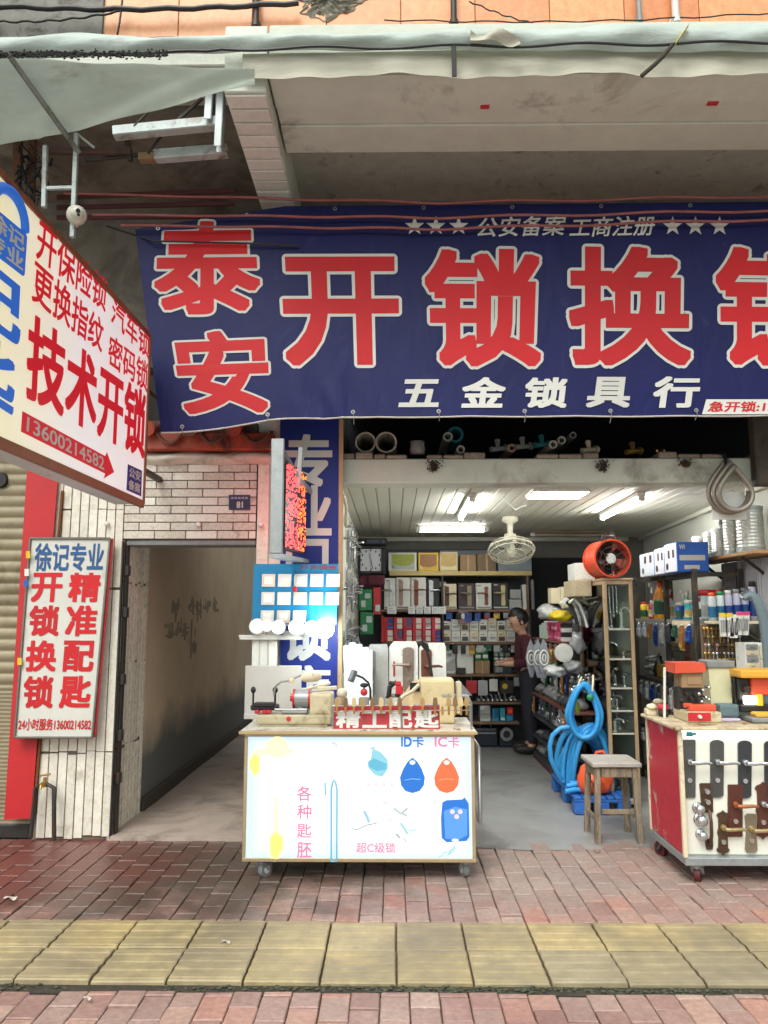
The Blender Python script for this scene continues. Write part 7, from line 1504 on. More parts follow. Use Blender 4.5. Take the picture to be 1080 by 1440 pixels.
for k, z in enumerate(CSH):
    for j in range(5):
        x = CX + .06 + .11 * r_.random(); y = CYF + .06 + j * .14; q = MB(); h = r_.uniform(.05, .13) if k != 0 else .16; s = r_.choice((-1, 1))
        q.cyl((x, y, z + .001), (x, y, z + .014), .022, .02, 14); q.cyl((x, y, z + .01), (x, y, z + h * .7), .010, .010, 10)
        q.tube([(x, y, z + h * .6), (x, y, z + h * .9), (x + s * .02, y - .02, z + h), (x + s * .05, y - .04, z + h * .92), (x + s * .055, y - .045, z + h * .75)], .007, 8); q.ball((x, y + .005, z + h * .72), (.018, .014, .01), 10, 6)
        tag(q.build('display_tap', CHROME if (j + k) % 4 else (TEAL if k == 2 else WHITE)), f'tap inside the glass cabinet, {ORD[j]} back on the {("topmost", "second", "third", "fourth", "fifth", "lowest")[k]} shelf', 'tap', 'taps in the glass cabinet')
for k in range(5):
    c = at(838 + 1.8 * k, 840, 6.2); t = MB(); t.tube([(CX + .04 + .028 * k, 6.15, CZT - .03), (CX + .04 + .028 * k, 6.15, CZT - .22 - .03 * (k % 2))], .008, 8); t.ball((CX + .04 + .028 * k, 6.15, CZT - .24 - .03 * (k % 2)), (.014, .014, .02), 10, 6)
    tag(t.build('hanging_hose', CHROME), f'chrome hose hanging inside the top of the glass cabinet, {ORD[k]} of five', 'hose', 'chrome hoses in the cabinet')
# orange axial blower and boxes on the cabinet
FC = at(859, 789, 5.98); FR = .142; q = thing('axial_blower', 'orange ducted axial fan lying on top of the glass cabinet', 'fan', (FC.x, 6.1, CZT + .02)); FZ = CZT + .021 + FR + .008; fx = FC.x
T = Mx.Translation((fx, 6.0, FZ)) @ Mx.Rotation(rad(7), 4, 'Z'); ax = lambda x, y, z: T @ V((x, y, z))
OB = M('blower_orange', S(204, 70, 40), .4, var=.14, dirt=.15, dirtc=S(140, 60, 40))
t = MB(); t.ring(ax(0, -.05, 0), ax(0, .19, 0), FR, FR - .008, 36)
for yy in (-.05, .17): t.ring(ax(0, yy, 0), ax(0, yy + .018, 0), FR + .008, FR - .008, 36)
t.build('duct', OB, q)
t = MB(); t.cyl(ax(0, -.01, 0), ax(0, .14, 0), .042, .042, 20)
for k in range(5):
    a0 = k * 1.2566; t.sheet(lambda u, v: ax((.04 + .095 * u) * math.cos(a0 + v * .75), .02 + .07 * v, (.04 + .095 * u) * math.sin(a0 + v * .75)), 6, 6, .003)
t.build('rotor', M('rotor_bronze', S(84, 62, 52), .35, metal=.4), q)
t = MB(); t.cyl(ax(0, -.02, 0), ax(0, -.012, 0), .040, .042, 20); t.build('hub_label', WHITE, q)
t = MB()
for k in range(3):
    a0 = k * 2.094 + .5; t.tube([ax(.035 * math.cos(a0), -.035, .035 * math.sin(a0)), ax((FR - .004) * math.cos(a0), -.035, (FR - .004) * math.sin(a0))], .005, 6)
for rr in (.05, .09, .12): t.tube([ax(rr * math.cos(i * math.pi / 16), -.037, rr * math.sin(i * math.pi / 16)) for i in range(32)], .0028, 6, closed=True)
t.build('guard', BLACK, q)
t = MB(); t.tube([ax(-.06, .02, FR), ax(-.05, .02, FR + .035), ax(.05, .02, FR + .035), ax(.06, .02, FR)], .007, 8); t.build('handle', BLACK, q)
t = MB(); t.box(1.50, 1.66, 6.35, 6.62, CZT + .021, CZT + .16, .005); t.box(1.498, 1.5005, 6.40, 6.56, CZT + .05, CZT + .13, .0005); tag(t.build('white_carton', WHITE), 'white carton behind the orange blower on top of the cabinet', 'box')
t = MB(); t.box(1.48, 1.615, 6.28, 6.7, CZT - .115, CZT + .018, .005); t.box(1.478, 1.482, 6.45, 6.50, CZT - .114, CZT + .017, .0005); tag(t.build('brown_carton', M('beige_carton', S(186, 170, 142), .7)), 'beige carton jutting out beside the cabinet top under the white one', 'box')
# blue hoses, pallet, orange bag
BH = M('blue_hose', S(52, 150, 216), .35, var=.12, scale=16, bmp=.2, bscale=120)
q = thing('blue_hose_coil', 'coil of ribbed bright blue hose hanging on the cabinet side', 'hose', tuple(at(822, 1040, 6.0)))
for k in range(5):
    y = 5.93 + .035 * k; c = at(821 + 2 * (k % 2), 1003, y); rx = .105 + .012 * (k % 3); rz = .17 + .012 * ((k + 1) % 3); pts = [c + V((rx * math.sin(a) * (1 - .32 * max(0, math.cos(a))), .012 * math.sin(2 * a + k), rz * math.cos(a) * (1.12 if math.cos(a) > 0 else .98))) for a in [2 * math.pi * i / 40 for i in range(40)]]
    MB().tube(pts, .0195, 10, closed=True).build('hose_turn', BH, q)
t = MB(); t.tube([at(812, 968, 5.95), at(815, 958, 5.95), at(818, 952, 6.0)], .007, 6); t.tube([at(833, 972, 5.92), at(834, 958, 5.92), at(834, 950, 6.0)], .008, 6); t.build('tie', CREAM, q)
t = MB(); t.ball(at(830, 981, 5.885), (.028, .02, .026), 12, 8); t.build('green_tape', GREEN, q)
t = MB(); c = at(812, 995, 6.12); t.ball(c, (.02, .02, .05), 12, 8); tag(t.build('yellow_tag', M('lime_tag', S(180, 190, 50), .4)), 'lime yellow tag hanging behind the blue hose coil', 'tag')
PALZ = .135; py0, py1 = 5.78, 6.62; px0, px1 = 1.31, 1.72
q = thing('plastic_pallet', 'blue plastic pallet on the floor under the blue hoses', 'pallet', (1.5, 6.1, .012)); PB = M('pallet_blue', S(48, 108, 190), .45, var=.15, dirt=.2, dirtc=S(60, 80, 110))
t = MB()
for k in range(7): t.box(px0 + k * .0585, px0 + k * .0585 + .05, py0, py1, PALZ - .022, PALZ, .004)
for k in range(3): t.box(px0, px1 - .005, py0 + .0 + k * .38, py0 + .08 + k * .38, PALZ - .04, PALZ - .0225, .003)
t.build('deck', PB, q)
for ix in range(3):
    t = MB()
    for iy in range(3): t.box(px0 + ix * .155, px0 + ix * .155 + .095, py0 + iy * .37, py0 + .10 + iy * .37, .012, PALZ - .0405, .006)
    t.build('foot_row', PB, q)
q = thing('blue_hose_bundle', 'big bundle of blue ribbed hose standing in arches on the pallet', 'hose', (1.42, 6.2, PALZ))
r_ = random.Random(5)
for k in range(11):
    y = 6.0 + .055 * k; x0 = 1.335 + .025 * (k % 4); rx = .15 + .012 * (k % 4); h = .42 + .05 * math.sin(k * .8) - .012 * k; c = V((1.50 + .01 * (k % 3), y, PALZ + .02))
    pts = [c + V((rx * math.cos(a), .03 * math.sin(a * 2 + k), max(0, h * math.sin(a)))) for a in [math.pi * i / 22 for i in range(23)]]
    MB().tube(pts, .019, 10).build('hose_turn', BH, q)
pts = [at(*p) for p in ((803, 1022, 5.96), (788, 1024, 5.95), (777, 1034, 5.95), (773, 1050, 5.95), (775, 1068, 5.95), (782, 1084, 5.96), (790, 1096, 6.0))]
MB().tube(pts, .018, 10).build('hose_turn', BH, q)
for k in range(4):
    a = V((1.26 + .02 * k, 5.86 + .04 * k, PALZ + .021 + .03 * (k % 2))); MB().tube([a, a + V((.08, .01, .012)), a + V((.16, .03, .002 + .02 * (k % 2))), a + V((.25, .0, .01))], .018, 10).build('hose_end', BH, q)
t = MB(); c = at(777, 1083, 6.3); t.ball((1.385, 6.55, PALZ + .10), (.03, .05, .06), 12, 8); tag(t.build('red_pouch', RED), 'red pouch at the foot of the aisle shelf beside the pallet', 'bag')
q = thing('orange_bag', 'orange plastic sack with a black mark on the blue pallet', 'bag', (1.5, 5.88, PALZ)); OBG = M('sack_orange', S(232, 92, 48), .4, var=.15, bmp=.5, bscale=14)
b = bmesh.new(); bmesh.ops.create_icosphere(b, subdivisions=4, radius=1)
for v in b.verts:
    d = v.co.copy(); s = 1 + .10 * math.sin(4 * d.x + 1) * math.sin(3 * d.z) + .05 * math.sin(9 * d.x + 6 * d.z) + .03 * math.sin(17 * d.y + 13 * d.z); w = 1 - .38 * max(0, d.z) ** 1.3
    v.co = V((1.485 + d.x * .125 * s * w, 5.89 + d.y * .11 * s * w, PALZ + .125 + max(-.82, d.z) * .15 * s))
t = MB(); t.bm(b, True); t.build('sack', OBG, q)
t = MB(); t.tube([(1.49, 5.88, PALZ + .26), (1.50, 5.86, PALZ + .30), (1.54, 5.85, PALZ + .31), (1.57, 5.87, PALZ + .27)], .012, 8); t.build('knot', OBG, q)
t = MB(); rr = random.Random(3)
for i in range(7): x, z = 1.42 + rr.uniform(0, .06), PALZ + .08 + rr.uniform(0, .05); t.bar((x, 5.772, z), (x + rr.uniform(-.02, .03), 5.768, z + rr.uniform(-.015, .03)), .008, .004, .001)
t.build('black_mark', INKBLACK, q)
# wooden stool
q = thing('wooden_stool', 'worn square wooden stool with a pale plank seat in front of the pallet', 'stool', (1.44, 5.25, 0))
OW = island('worn_stool_wood', S(128, 116, 100), S(96, 84, 70), .65, S(58, 47, 38), .6, 7, .5, S(150, 136, 116), stretch=(4, 4, 1)); OS = M('stool_seat', S(176, 172, 166), .5, var=.16, dirt=.3, dirtc=S(130, 112, 92), stretch=(1, 7, 1))
sx0, sx1, sy0, sy1, sz = 1.29, 1.565, 5.10, 5.37, .475
t = MB(); t.box(sx0 - .02, sx1 + .02, sy0 - .02, sy1 + .02, sz, sz + .028, .005); t.build('seat', OS, q)
leg = []
for (x, y, dx, dy) in ((sx0 + .02, sy0 + .02, -.018, -.02), (sx1 - .02, sy0 + .02, .018, -.02), (sx0 + .02, sy1 - .02, -.018, .02), (sx1 - .02, sy1 - .02, .018, .02)):
    t = MB(); t.bar((x + dx, y + dy, 0.004), (x, y, sz), .036, .036, .004, up=(0, 1, 0)); t.build('leg', OW, q)
for a, c in (((sx0 + .04, sy0 + .01, sz - .035), (sx1 - .04, sy0 + .01, sz - .035)), ((sx0 + .04, sy1 - .01, sz - .035), (sx1 - .04, sy1 - .01, sz - .035)), ((sx0 + .01, sy0 + .04, sz - .035), (sx0 + .01, sy1 - .04, sz - .035)), ((sx1 - .01, sy0 + .04, sz - .035), (sx1 - .01, sy1 - .04, sz - .035))):
    t = MB(); t.bar(a, c, .02, .06); t.build('apron', OW, q)
for a, c in (((sx0 + .035, sy0 + .006, .20), (sx1 - .035, sy0 + .006, .20)), ((sx0 + .004, sy0 + .035, .15), (sx0 + .004, sy1 - .035, .15)), ((sx1 - .004, sy0 + .035, .15), (sx1 - .004, sy1 - .035, .15))):
    t = MB(); t.bar(a, c, .02, .03); t.build('stretcher', OW, q)
# ------------------------------------------------------------------ black rack at the right wall
q = thing('steel_rack', 'black angle steel rack along the right shop wall with blue and white boxes on top', 'rack', (2.38, 6.4, 0)); X0, X1, Y0, Y1 = 2.20, 2.56, 5.68, 7.1
RKM = M('rack_steel', S(66, 64, 62), .5, metal=.3, var=.25, dirt=.3, dirtc=S(110, 90, 70))
for x, y in ((X0, Y0), (X0, 6.28), (X0, Y1), (X1 - .03, Y0), (X1 - .03, Y1)): t = MB(); t.box(x, x + .035, y, y + .004, 0, 1.775, .001); t.box(x, x + .004, y + .0042, y + .035, 0, 1.775, .001); t.build('post', RKM, q)
RZ = (1.745, 1.395, .90, .48, .12)
for z in RZ: t = MB(); t.box(X0 + .005, X1, Y0 + .006, Y1 - .005, z, z + .006, .001); t.box(X0 + .0045, X0 + .0075, Y0 + .036, Y1 - .036, z - .028, z - .0005, .001); t.box(X0 + .036, X1, Y0 + .0045, Y0 + .0075, z - .028, z - .0005, .001); t.build('board', RKM if z != 1.395 else M('rack_board', S(150, 146, 140), .5), q)
def heater_box(y0, y1, x0, x1, z1, lab, front=False):
    z0 = 1.752; q = thing('appliance_box', lab, 'box', ((x0 + x1) / 2, (y0 + y1) / 2, z0))
    t = MB(); t.box(x0, x1, y0, y1, z0, z1, .005); t.build('carton', M('appliance_blue', S(42, 96, 190), .4, var=.1) if front else M('appliance_white', S(206, 212, 222), .45, var=.08), q)
    t = MB(); t.box(x0 - .0015, x0 + .001, y0 + .006, y1 - .006, z0 + .006, z1 - .006, .0005); t.build('white_side', M('appliance_white', S(206, 212, 222), .45, var=.08), q)
    t = MB(); d = (y1 - y0)
    for f0 in (.2, .55): t.box(x0 - .003, x0 - .001, y0 + d * f0, y0 + d * (f0 + .14), z0 + .11, z0 + .17, .0004)
    t.cyl((x0 - .0032, y0 + d * .78, z0 + .05), (x0 - .001, y0 + d * .78, z0 + .05), .026, .026, 16); t.build('picture', M('appliance_pic', S(70, 52, 60), .4), q)
    if front:
        t = MB(); w = x1 - x0; t.box(x0 + w * .08, x1 - w * .12, y0 - .0016, y0 + .001, z0 + .085, z0 + .125, .0004); t.box(x0 + w * .22, x1 - w * .3, y0 - .0016, y0 + .001, z0 + .02, z0 + .05, .0004)
        write(t, "Wi", quadw((x0 + w * .08, y0 - .001, z1 - .02), (x0 + w * .26, y0 - .001, z1 - .02), (x0 + w * .26, y0 - .001, z1 - .055), (x0 + w * .08, y0 - .001, z1 - .055)), .03, 0, .0006); t.build('white_print', INKWHITE, q)
    else: t = MB(); t.box(x0 - .002, x0 + .001, y0 + .0005, y0 + .02, z0 + .002, z1 - .002, .0004); t.box(x0 + .002, x1 - .002, y0 - .0015, y0 + .001, z0 + .003, z1 - .003, .0004); t.build('blue_side', M('appliance_blue', S(42, 96, 190), .4, var=.1), q)
heater_box(5.70, 5.96, 2.10, 2.335, 1.975, 'blue appliance box with a white side, nearest on top of the black rack', True)
heater_box(5.975, 6.22, 2.11, 2.40, 1.96, 'white and blue appliance box second from the front on the black rack')
heater_box(6.24, 6.62, 2.12, 2.42, 1.945, 'white and blue appliance box beside the orange blower on the black rack')
RB = [(.0, 'YELLOW', 'can', .15, .033, 'squat yellow tin'), (.11, 'WHITE', 'can', .13, .03, 'white tin'), (.2, 'RED', 'bottle', .16, .03, 'small red bottle'), (.30, 'ORANGE', 'trigger', .30, .05, 'tall orange spray bottle'), (.44, 'AMBER', 'bottle', .32, .06, 'big amber bottle'), (.57, 'LIME', 'trigger', .24, .034, 'lemon yellow bottle'), (.66, 'WHITE', 'bottle', .2, .03, 'slim white bottle'), (.75, 'TEAL', 'jar', .12, .035, 'teal tub'), (.85, 'BLUE', 'jar', .13, .035, 'blue tub'), (.94, 'GREEN', 'trigger', .22, .034, 'green spray bottle'), (1.03, 'TEAL', 'jar', .15, .035, 'aqua tub'), (1.12, 'WHITE', 'bottle', .17, .034, 'white bottle with red cap'), (1.21, 'REDW', 'bottle', .16, .034, 'white and red bottle')]
BMM = dict(YELLOW=YELLOW, WHITE=WHITE, RED=RED, ORANGE=ORANGE, AMBER=M('amber', S(214, 140, 36), .4), LIME=M('lemon', S(228, 220, 60), .4), TEAL=M('aqua', S(50, 160, 175), .4), BLUE=BLUEP, GREEN=M('mint', S(90, 190, 150), .4), REDW=WHITE)
for k, (d, m, kind, h, r, nm) in enumerate(RB):
    y = 7.02 - d * 1.03; bottle('cleaner_bottle' if kind in ('bottle', 'trigger') else 'tub', 2.27 + .02 * (k % 2), y, 1.402, r, h, BMM[m], (RED if m in ('REDW', 'WHITE', 'YELLOW') else WHITE if m != 'AMBER' else ORANGE), f'{nm} on the second black rack board, {ORD[k]} from the cabinet', 'bottle' if kind in ('bottle', 'trigger') else 'tub', kind=kind, lm=(P_GW, P_BL, P_CR, P_WH)[k % 4])
for k in range(4):
    y = 5.74 + .12 * (k % 2); x = 2.31 + .09 * (k // 2); bottle('red_capped_bottle', x, y, 1.402, .036, .22, M('clear_bottle', S(190, 205, 206), .2), RED, f'clear bottle with red cap at the rack end, {("front inner", "rear inner", "front outer", "rear outer")[k]}', lm=P_WH, kind='jar')
r_ = random.Random(23)
NM = ('white coiled', 'brown cased', 'grey boxed', 'yellow wrapped', 'dark cased', 'clear bagged', 'beige boxed', 'silver')
for lv in (2, 3, 4):
    for k in range(8):
        y = 5.78 + .165 * k; z = RZ[lv] + .0065; m = (WHITE, BROWN, GREYP, M('mustard', S(170, 136, 50), .5), DARK, CLR, CREAM, STEEL)[(k + 3 * lv) % 8]; h = r_.uniform(.10, .24); t = MB(); x = 2.26
        if (k + lv) % 3 == 0: t.tube([(x + .05 + .06 * math.cos(a), y + .04 * math.sin(a) + .05, z + .03 + .012 * a) for a in [i * .5 for i in range(26)]], .014, 8)
        elif (k + lv) % 3 == 1: t.box(x, x + .18, y, y + .13, z, z + h * .7, .008); t.box(x - .002, x + .002, y + .02, y + .11, z + .02, z + h * .4, .001)
        else: t.lathe([(.0, 0), (.05, 0), (.055, h * .3), (.04, h * .7), (.022, h * .8), (.022, h), (0, h)], (x + .06, y + .06, z), 16); t.ring((x + .06, y + .06, z + h * .2), (x + .06, y + .06, z + h * .35), .06, .05, 16)
        nm = ("coil of cable", "carton", "canister")[(k + lv) % 3]
        tag(t.build(nm.replace('coil of cable', 'cable_coil'), m), f'{NM[(k + 3 * lv) % 8]} {nm}, {ORD[k]} from the front on the {("", "", "third", "fourth", "lowest")[lv]} black rack board', 'stock')
# cartons stacked behind the loose stock of the rack, packs hung from its front edge
RKP = (P_WH, P_BL, P_CR, P_RW, P_GW, P_YE, WHITE, CARD)
for lv in (2, 3, 4):
    for k in range(7):
        y = 5.74 + .19 * k; z = RZ[lv] + .0065; z1 = z + (.42, .36, .30)[lv - 2] * r_.uniform(.6, .95); q = thing('stock_carton', f'printed carton standing behind the loose stock, {ORD[k]} from the front on the {("", "", "third", "fourth", "lowest")[lv]} rack board', 'box', (2.5, y, z), 'cartons at the rear of the rack')
        t = MB(); t.box(2.45 + .03 * r_.random(), 2.555, y, y + .17, z, z1, .005); t.build('carton', RKP[r_.randrange(8)], q); t = MB(); t.box(2.446, 2.450, y + .03, y + .14, z + .04, z + (z1 - z) * .5, .0005); t.build('printed_panel', RKP[r_.randrange(7)], q)
for lv, zt in ((1, 1.36), (2, .86), (3, .45)):
    for k in range(9):
        y = 5.76 + .145 * k; h = r_.uniform(.09, .2); x = 2.182; w = r_.uniform(.03, .05); q = thing('hanging_pack', f'pack hung from the front edge of the {("", "second", "third", "fourth")[lv]} black rack board, {ORD[k]} from the street', 'hardware pack', (x, y, zt - h), 'packs hung on the black rack')
        t = MB(); t.box(x, x + .004, y - w, y + w, zt - h, zt, .001); t.box(x - .016, x, y - w * .8, y + w * .7, zt - h * .9, zt - h * .3, .006); t.build('card', HM[r_.randrange(8)], q); t = MB(); t.tube([(x + .012, y, zt + .01), (x - .012, y, zt - .006), (x - .016, y, zt - .012)], .0025, 5); t.build('hook', CHROME, q)
# cream brush heads hanging under the second board
t = MB(); t.box(2.19, 2.20, 5.76, 6.12, 1.335, 1.36, .004)
for k in range(11): t.cyl((2.195, 5.78 + .033 * k, 1.362), (2.195, 5.78 + .033 * k, 1.392), .009, .007, 8)
tag(t.build('cream_brush_strip', CREAM), 'cream brush strip hung along the second board of the black rack', 'brush')
# wall shelf of aluminium ducts, steel panels, spray cans, key board on the right wall
t = MB(); t.box(2.40, 2.64, 5.14, 6.35, 1.845, 1.87, .004); q = thing('duct_shelf', 'narrow brown wooden shelf carrying aluminium ducts on the right wall', 'shelf', (2.5, 5.7, 1.84)); t.build('board', M('raw_shelf', S(160, 122, 80), .65, var=.25), q)
t = MB()
for y in (5.4, 6.1): t = MB(); t.bar((2.62, y, 1.70), (2.44, y, 1.842), .02, .02); t.box(2.62, 2.64, y - .01, y + .01, 1.66, 1.843, .002); t.build('bracket', DARK, q)
ALD = M('duct_foil', S(206, 206, 200), .3, metal=.55, var=.2, scale=20)
for k, (x, y, r, h, lab) in enumerate(((2.47, 6.18, .062, .19, 'squat white aluminium duct at the rack end of the duct shelf'), (2.47, 5.98, .052, .20, 'aluminium duct second from the rack on the duct shelf'), (2.47, 5.83, .052, .215, 'aluminium duct third from the rack, under a round duct mouth'), (2.475, 5.62, .055, .30, 'tall aluminium duct beside the wide grey one'), (2.50, 5.38, .088, .32, 'wide grey aluminium duct at the near end of the duct shelf'))):
    prof = [(0, 0)]; n = 26
    for i in range(n + 1): prof.append((r + .0022 * (i % 2), h * i / n))
    prof.append((0, h)); q = thing('aluminium_duct', lab, 'duct', (x, y, 1.871)); t = MB(); t.lathe(prof, (x, y, 1.871), 26, None, False); t.build('tube_body', ALD, q); t = MB(); t.ring((x, y, 1.874), (x, y, 1.90), r + .006, r, 26); t.ring((x, y, 1.871 + h - .03), (x, y, 1.871 + h - .004), r + .006, r, 26); t.build('collar', WHITE if k < 3 else GALV, q)
t = MB(); t.tube([(2.46, 5.70, 2.13), (2.46, 5.76, 2.20), (2.46, 5.78, 2.28)], .042, 14, cap=False); t.ring((2.455, 5.66, 2.115), (2.457, 5.70, 2.13), .052, .036, 22); tag(t.build('duct_elbow', WHITE), 'white duct elbow with open round mouth above the aluminium ducts', 'duct')
for k in range(3):
    y0 = 5.16 + .31 * k; t = MB(); t.box(2.585, 2.60, y0, y0 + .295, 1.44, 1.835, .003); t.box(2.578, 2.585, y0 + .003, y0 + .018, 1.445, 1.83, .002); t.box(2.578, 2.585, y0 + .277, y0 + .292, 1.445, 1.83, .002)
    tag(t.build('steel_sheet', M('panel_steel', S(186, 186, 190), .4, metal=.35, var=.12)), f'grey steel panel under the duct shelf, {("nearest the street", "middle", "nearest the rack")[k]} of three', 'panel', 'steel panels on the right wall')
q = thing('spray_shelf', 'short pale shelf holding blue capped spray cans beside the rack', 'shelf', (2.4, 5.5, 1.38)); t = MB(); t.box(2.235, 2.60, 5.44, 5.60, 1.375, 1.395, .003); t.build('board', CREAM, q); t = MB(); t.bar((2.58, 5.5, 1.25), (2.4, 5.5, 1.374), .018, .018); t.build('bracket', DARK, q)
for k in range(6):
    x = 2.265 + .058 * k; kind = k > 1; bottle('spray_can', x, 5.52, 1.396, .026, (.20 if k < 5 else .24) + .008 * k, (M('tube_white', S(206, 216, 220), .35) if not kind else M('can_lilac', S(190, 190, 214), .35)), ((ORANGE, GREEN, WHITE, GREYP, M('cap_slate', S(96, 104, 116), .4), BLACK)[k]), f'spray can or tube on the pale shelf, {ORD[k]} from the rack, with {("orange", "green", "white", "grey", "slate", "black")[k]} cap', 'spray can', kind='can', lm=(P_TL if not kind else P_BL))
KB = thing('key_blank_board', 'brown board hung thick with key blanks under the spray can shelf', 'key board', (2.4, 5.55, .9)); a, c = at(985, 878, 5.56), at(1046, 962, 5.56)
t = MB(); t.box(a.x, c.x, 5.56, 5.572, c.z, a.z, .003); t.build('board', M('key_board_brown', S(112, 92, 70), .7, var=.2), KB)
r_ = random.Random(8); n = 0
for j in range(7):
    for i in range(10):
        x = a.x + .018 + (c.x - a.x - .036) * i / 9; z = a.z - .03 - (a.z - c.z - .07) * j / 6; q = MB()
        q.tube([(x, 5.56, z + .012), (x, 5.535, z + .012)], .002, 5); q.ball((x + r_.uniform(-.003, .003), 5.545 - r_.random() * .01, z), (.013, .008, .013), 8, 6); q.box(x - .004, x + .004, 5.54, 5.545, z - .042, z - .01, .001)
        q.build('key_blank', (BRONZE, BRASS, CHROME, M('blank_olive', S(128, 116, 74), .4, metal=.4), M('blank_rose', S(168, 136, 120), .4, metal=.4))[r_.randrange(5) if j < 3 else r_.choice((0, 3, 3, 1, 2))], KB)
t = MB(); t.box(a.x + .1, c.x - .005, 5.545, 5.55, c.z + .17, c.z + .178, .001); t.build('yellow_rail', YELLOW, KB)
for k, (px, py, cm, lab) in enumerate(((1016, 862, YELLOW, 'yellow topped'), (1025, 862, YELLOW, 'yellow edged'), (1034, 864, WHITE, 'pale'), (1041, 860, PINK, 'pink topped'), (1050, 860, PINK, 'narrow pink topped'))):
    p = at(px, py, 5.36); w = .026 - .004 * (k == 4); q = thing('carded_item', f'{lab} hanging card in front of the spray cans, {ORD[k]} from the rack', 'hardware card', tuple(p)); sl = -.02 * (k > 1)
    f = quadw((p.x - w, 5.36, p.z), (p.x + w, 5.36, p.z), (p.x + w + sl, 5.36, p.z - .16), (p.x - w + sl, 5.36, p.z - .16)); t = MB(); panel(t, f, .002); t.build('card', WHITE, q); t = MB(); panel(t, f, .001, .0022, 0, 1, .84, 1); t.build('header', cm, q)
    t = MB()
    for j in range(3): t.tube([f(.25 + .25 * j, .2, .006), f(.25 + .25 * j, .7, .006)], .0035, 6)
    t.build('blister', STEEL, q)
q = thing('drawer_box', 'small white parts drawer unit beside the key blank board', 'drawer unit', tuple(at(1056, 948, 5.3))); a, c = at(1047, 904, 5.3), at(1078, 950, 5.3); t = MB(); t.box(a.x, c.x, 5.3, 5.45, c.z, a.z, .004); t.build('case', WHITE, q)
for k in range(5): z = c.z + .008 + k * (a.z - c.z - .01) / 5; h = (a.z - c.z - .01) / 5 - .008; t = MB(); t.box(a.x + .006, a.x + .085, 5.288, 5.3, z, z + h, .003); t.box(a.x + .03, a.x + .06, 5.28, 5.288, z + h * .4, z + h * .6, .001); t.build('drawer', CREAM if k % 2 else GREYP, q)
for k in range(2): t = MB(); t.box(a.x + .095, c.x - .004, 5.288, 5.3, c.z + .01 + k * .1, c.z + .10 + k * .1, .003); t.build('drawer', CREAM, q)
q = thing('grey_hose', 'grey rubber hoses drooping from a hook at the right edge of the shop', 'hose', tuple(at(1065, 940, 5.05)))
for k in range(3):
    pts = [at(1046 + 2 * k, 842 - 3 * k, 5.06), at(1056 + 3 * k, 838, 5.05), at(1066 + 3 * k, 856, 5.04), at(1074 + 3 * k, 890, 5.04), at(1078 + 3 * k, 945, 5.04), at(1079 + 3 * k, 1000, 5.06)]
    fine = [];
    for i in range(len(pts) - 1):
        for s in range(5):
            tt = s / 5; p0 = pts[max(0, i - 1)]; p1 = pts[i]; p2 = pts[i + 1]; p3 = pts[min(len(pts) - 1, i + 2)]
            fine.append(.5 * ((2 * p1) + (p2 - p0) * tt + (2 * p0 - 5 * p1 + 4 * p2 - p3) * tt * tt + (3 * p1 - p0 - 3 * p2 + p3) * tt ** 3))
    MB().tube(fine, .019, 10).build('hose_length', M('hose_grey', S(100, 116, 124), .45, var=.15), q)
t = MB(); t.tube([at(1046, 842, 5.06), at(1042, 838, 5.08), at(1052, 832, 5.2)], .012, 6); t.build('hook', STEEL, q)
# dark doorway stock, right of the back shelf
t = MB(); t.box(1.62, 2.6, 9.12, 9.16, 0, 2.1, .004); tag(t.build('dark_doorway', M('doorway_shade', S(30, 30, 36), .8)), 'dark rear doorway beyond the end of the back shelf', 'doorway')  # flat panel standing for the opening, its shade put into the colour
carton('slim_carton', (746, 815, 752, 856), GREYP, 'slim grey carton beyond the back shelf end beside the dark doorway', Y=8.7, zb=1.492, depth=.2)

# ================================================================== THE SHOPKEEPER
def skin(name, joints, edges, root, mat, parent, lev=2):
    me = bpy.data.meshes.new(name); base = V(parent['_o']) if parent is not None else V((0, 0, 0))
    idx = {k: i for i, k in enumerate(joints)}
    me.from_pydata([V(joints[k][0]) - base for k in joints], [(idx[a], idx[b]) for a, b in edges], []); o = bpy.data.objects.new(name, me); COL.objects.link(o)
    m = o.modifiers.new('s', 'SKIN'); m.use_smooth_shade = True
    for k, i in idx.items():
        r = joints[k][1]; r = r if isinstance(r, tuple) else (r, r); me.skin_vertices[0].data[i].radius = r; me.skin_vertices[0].data[i].use_root = (k == root)
    s = o.modifiers.new('u', 'SUBSURF'); s.levels = lev; s.render_levels = lev
    dg = bpy.context.evaluated_depsgraph_get(); dg.update(); m2 = bpy.data.meshes.new_from_object(o.evaluated_get(dg)); o.modifiers.clear(); o.data = m2; m2.materials.clear(); m2.materials.append(mat)
    m2.polygons.foreach_set('use_smooth', [True] * len(m2.polygons)); o.parent = parent; return o
SK = M('skin', S(196, 150, 126), .5, var=.08); MAR = M('maroon_sweater', S(74, 24, 38), .85, var=.15, bmp=.3, bscale=60); TRO = M('dark_trousers', S(40, 40, 52), .8, var=.2); HAIR = M('black_hair', S(20, 18, 20), .45, var=.3, scale=60); SHOE = M('dark_shoe', S(34, 32, 34), .5)
PX, PY = 1.42, 8.28
W = thing('person', 'person in a maroon sweater and dark trousers looking down at something in their hands', 'person', (PX, PY, .012))
def pp(x, y, z): return V((PX + x, PY + y, z))
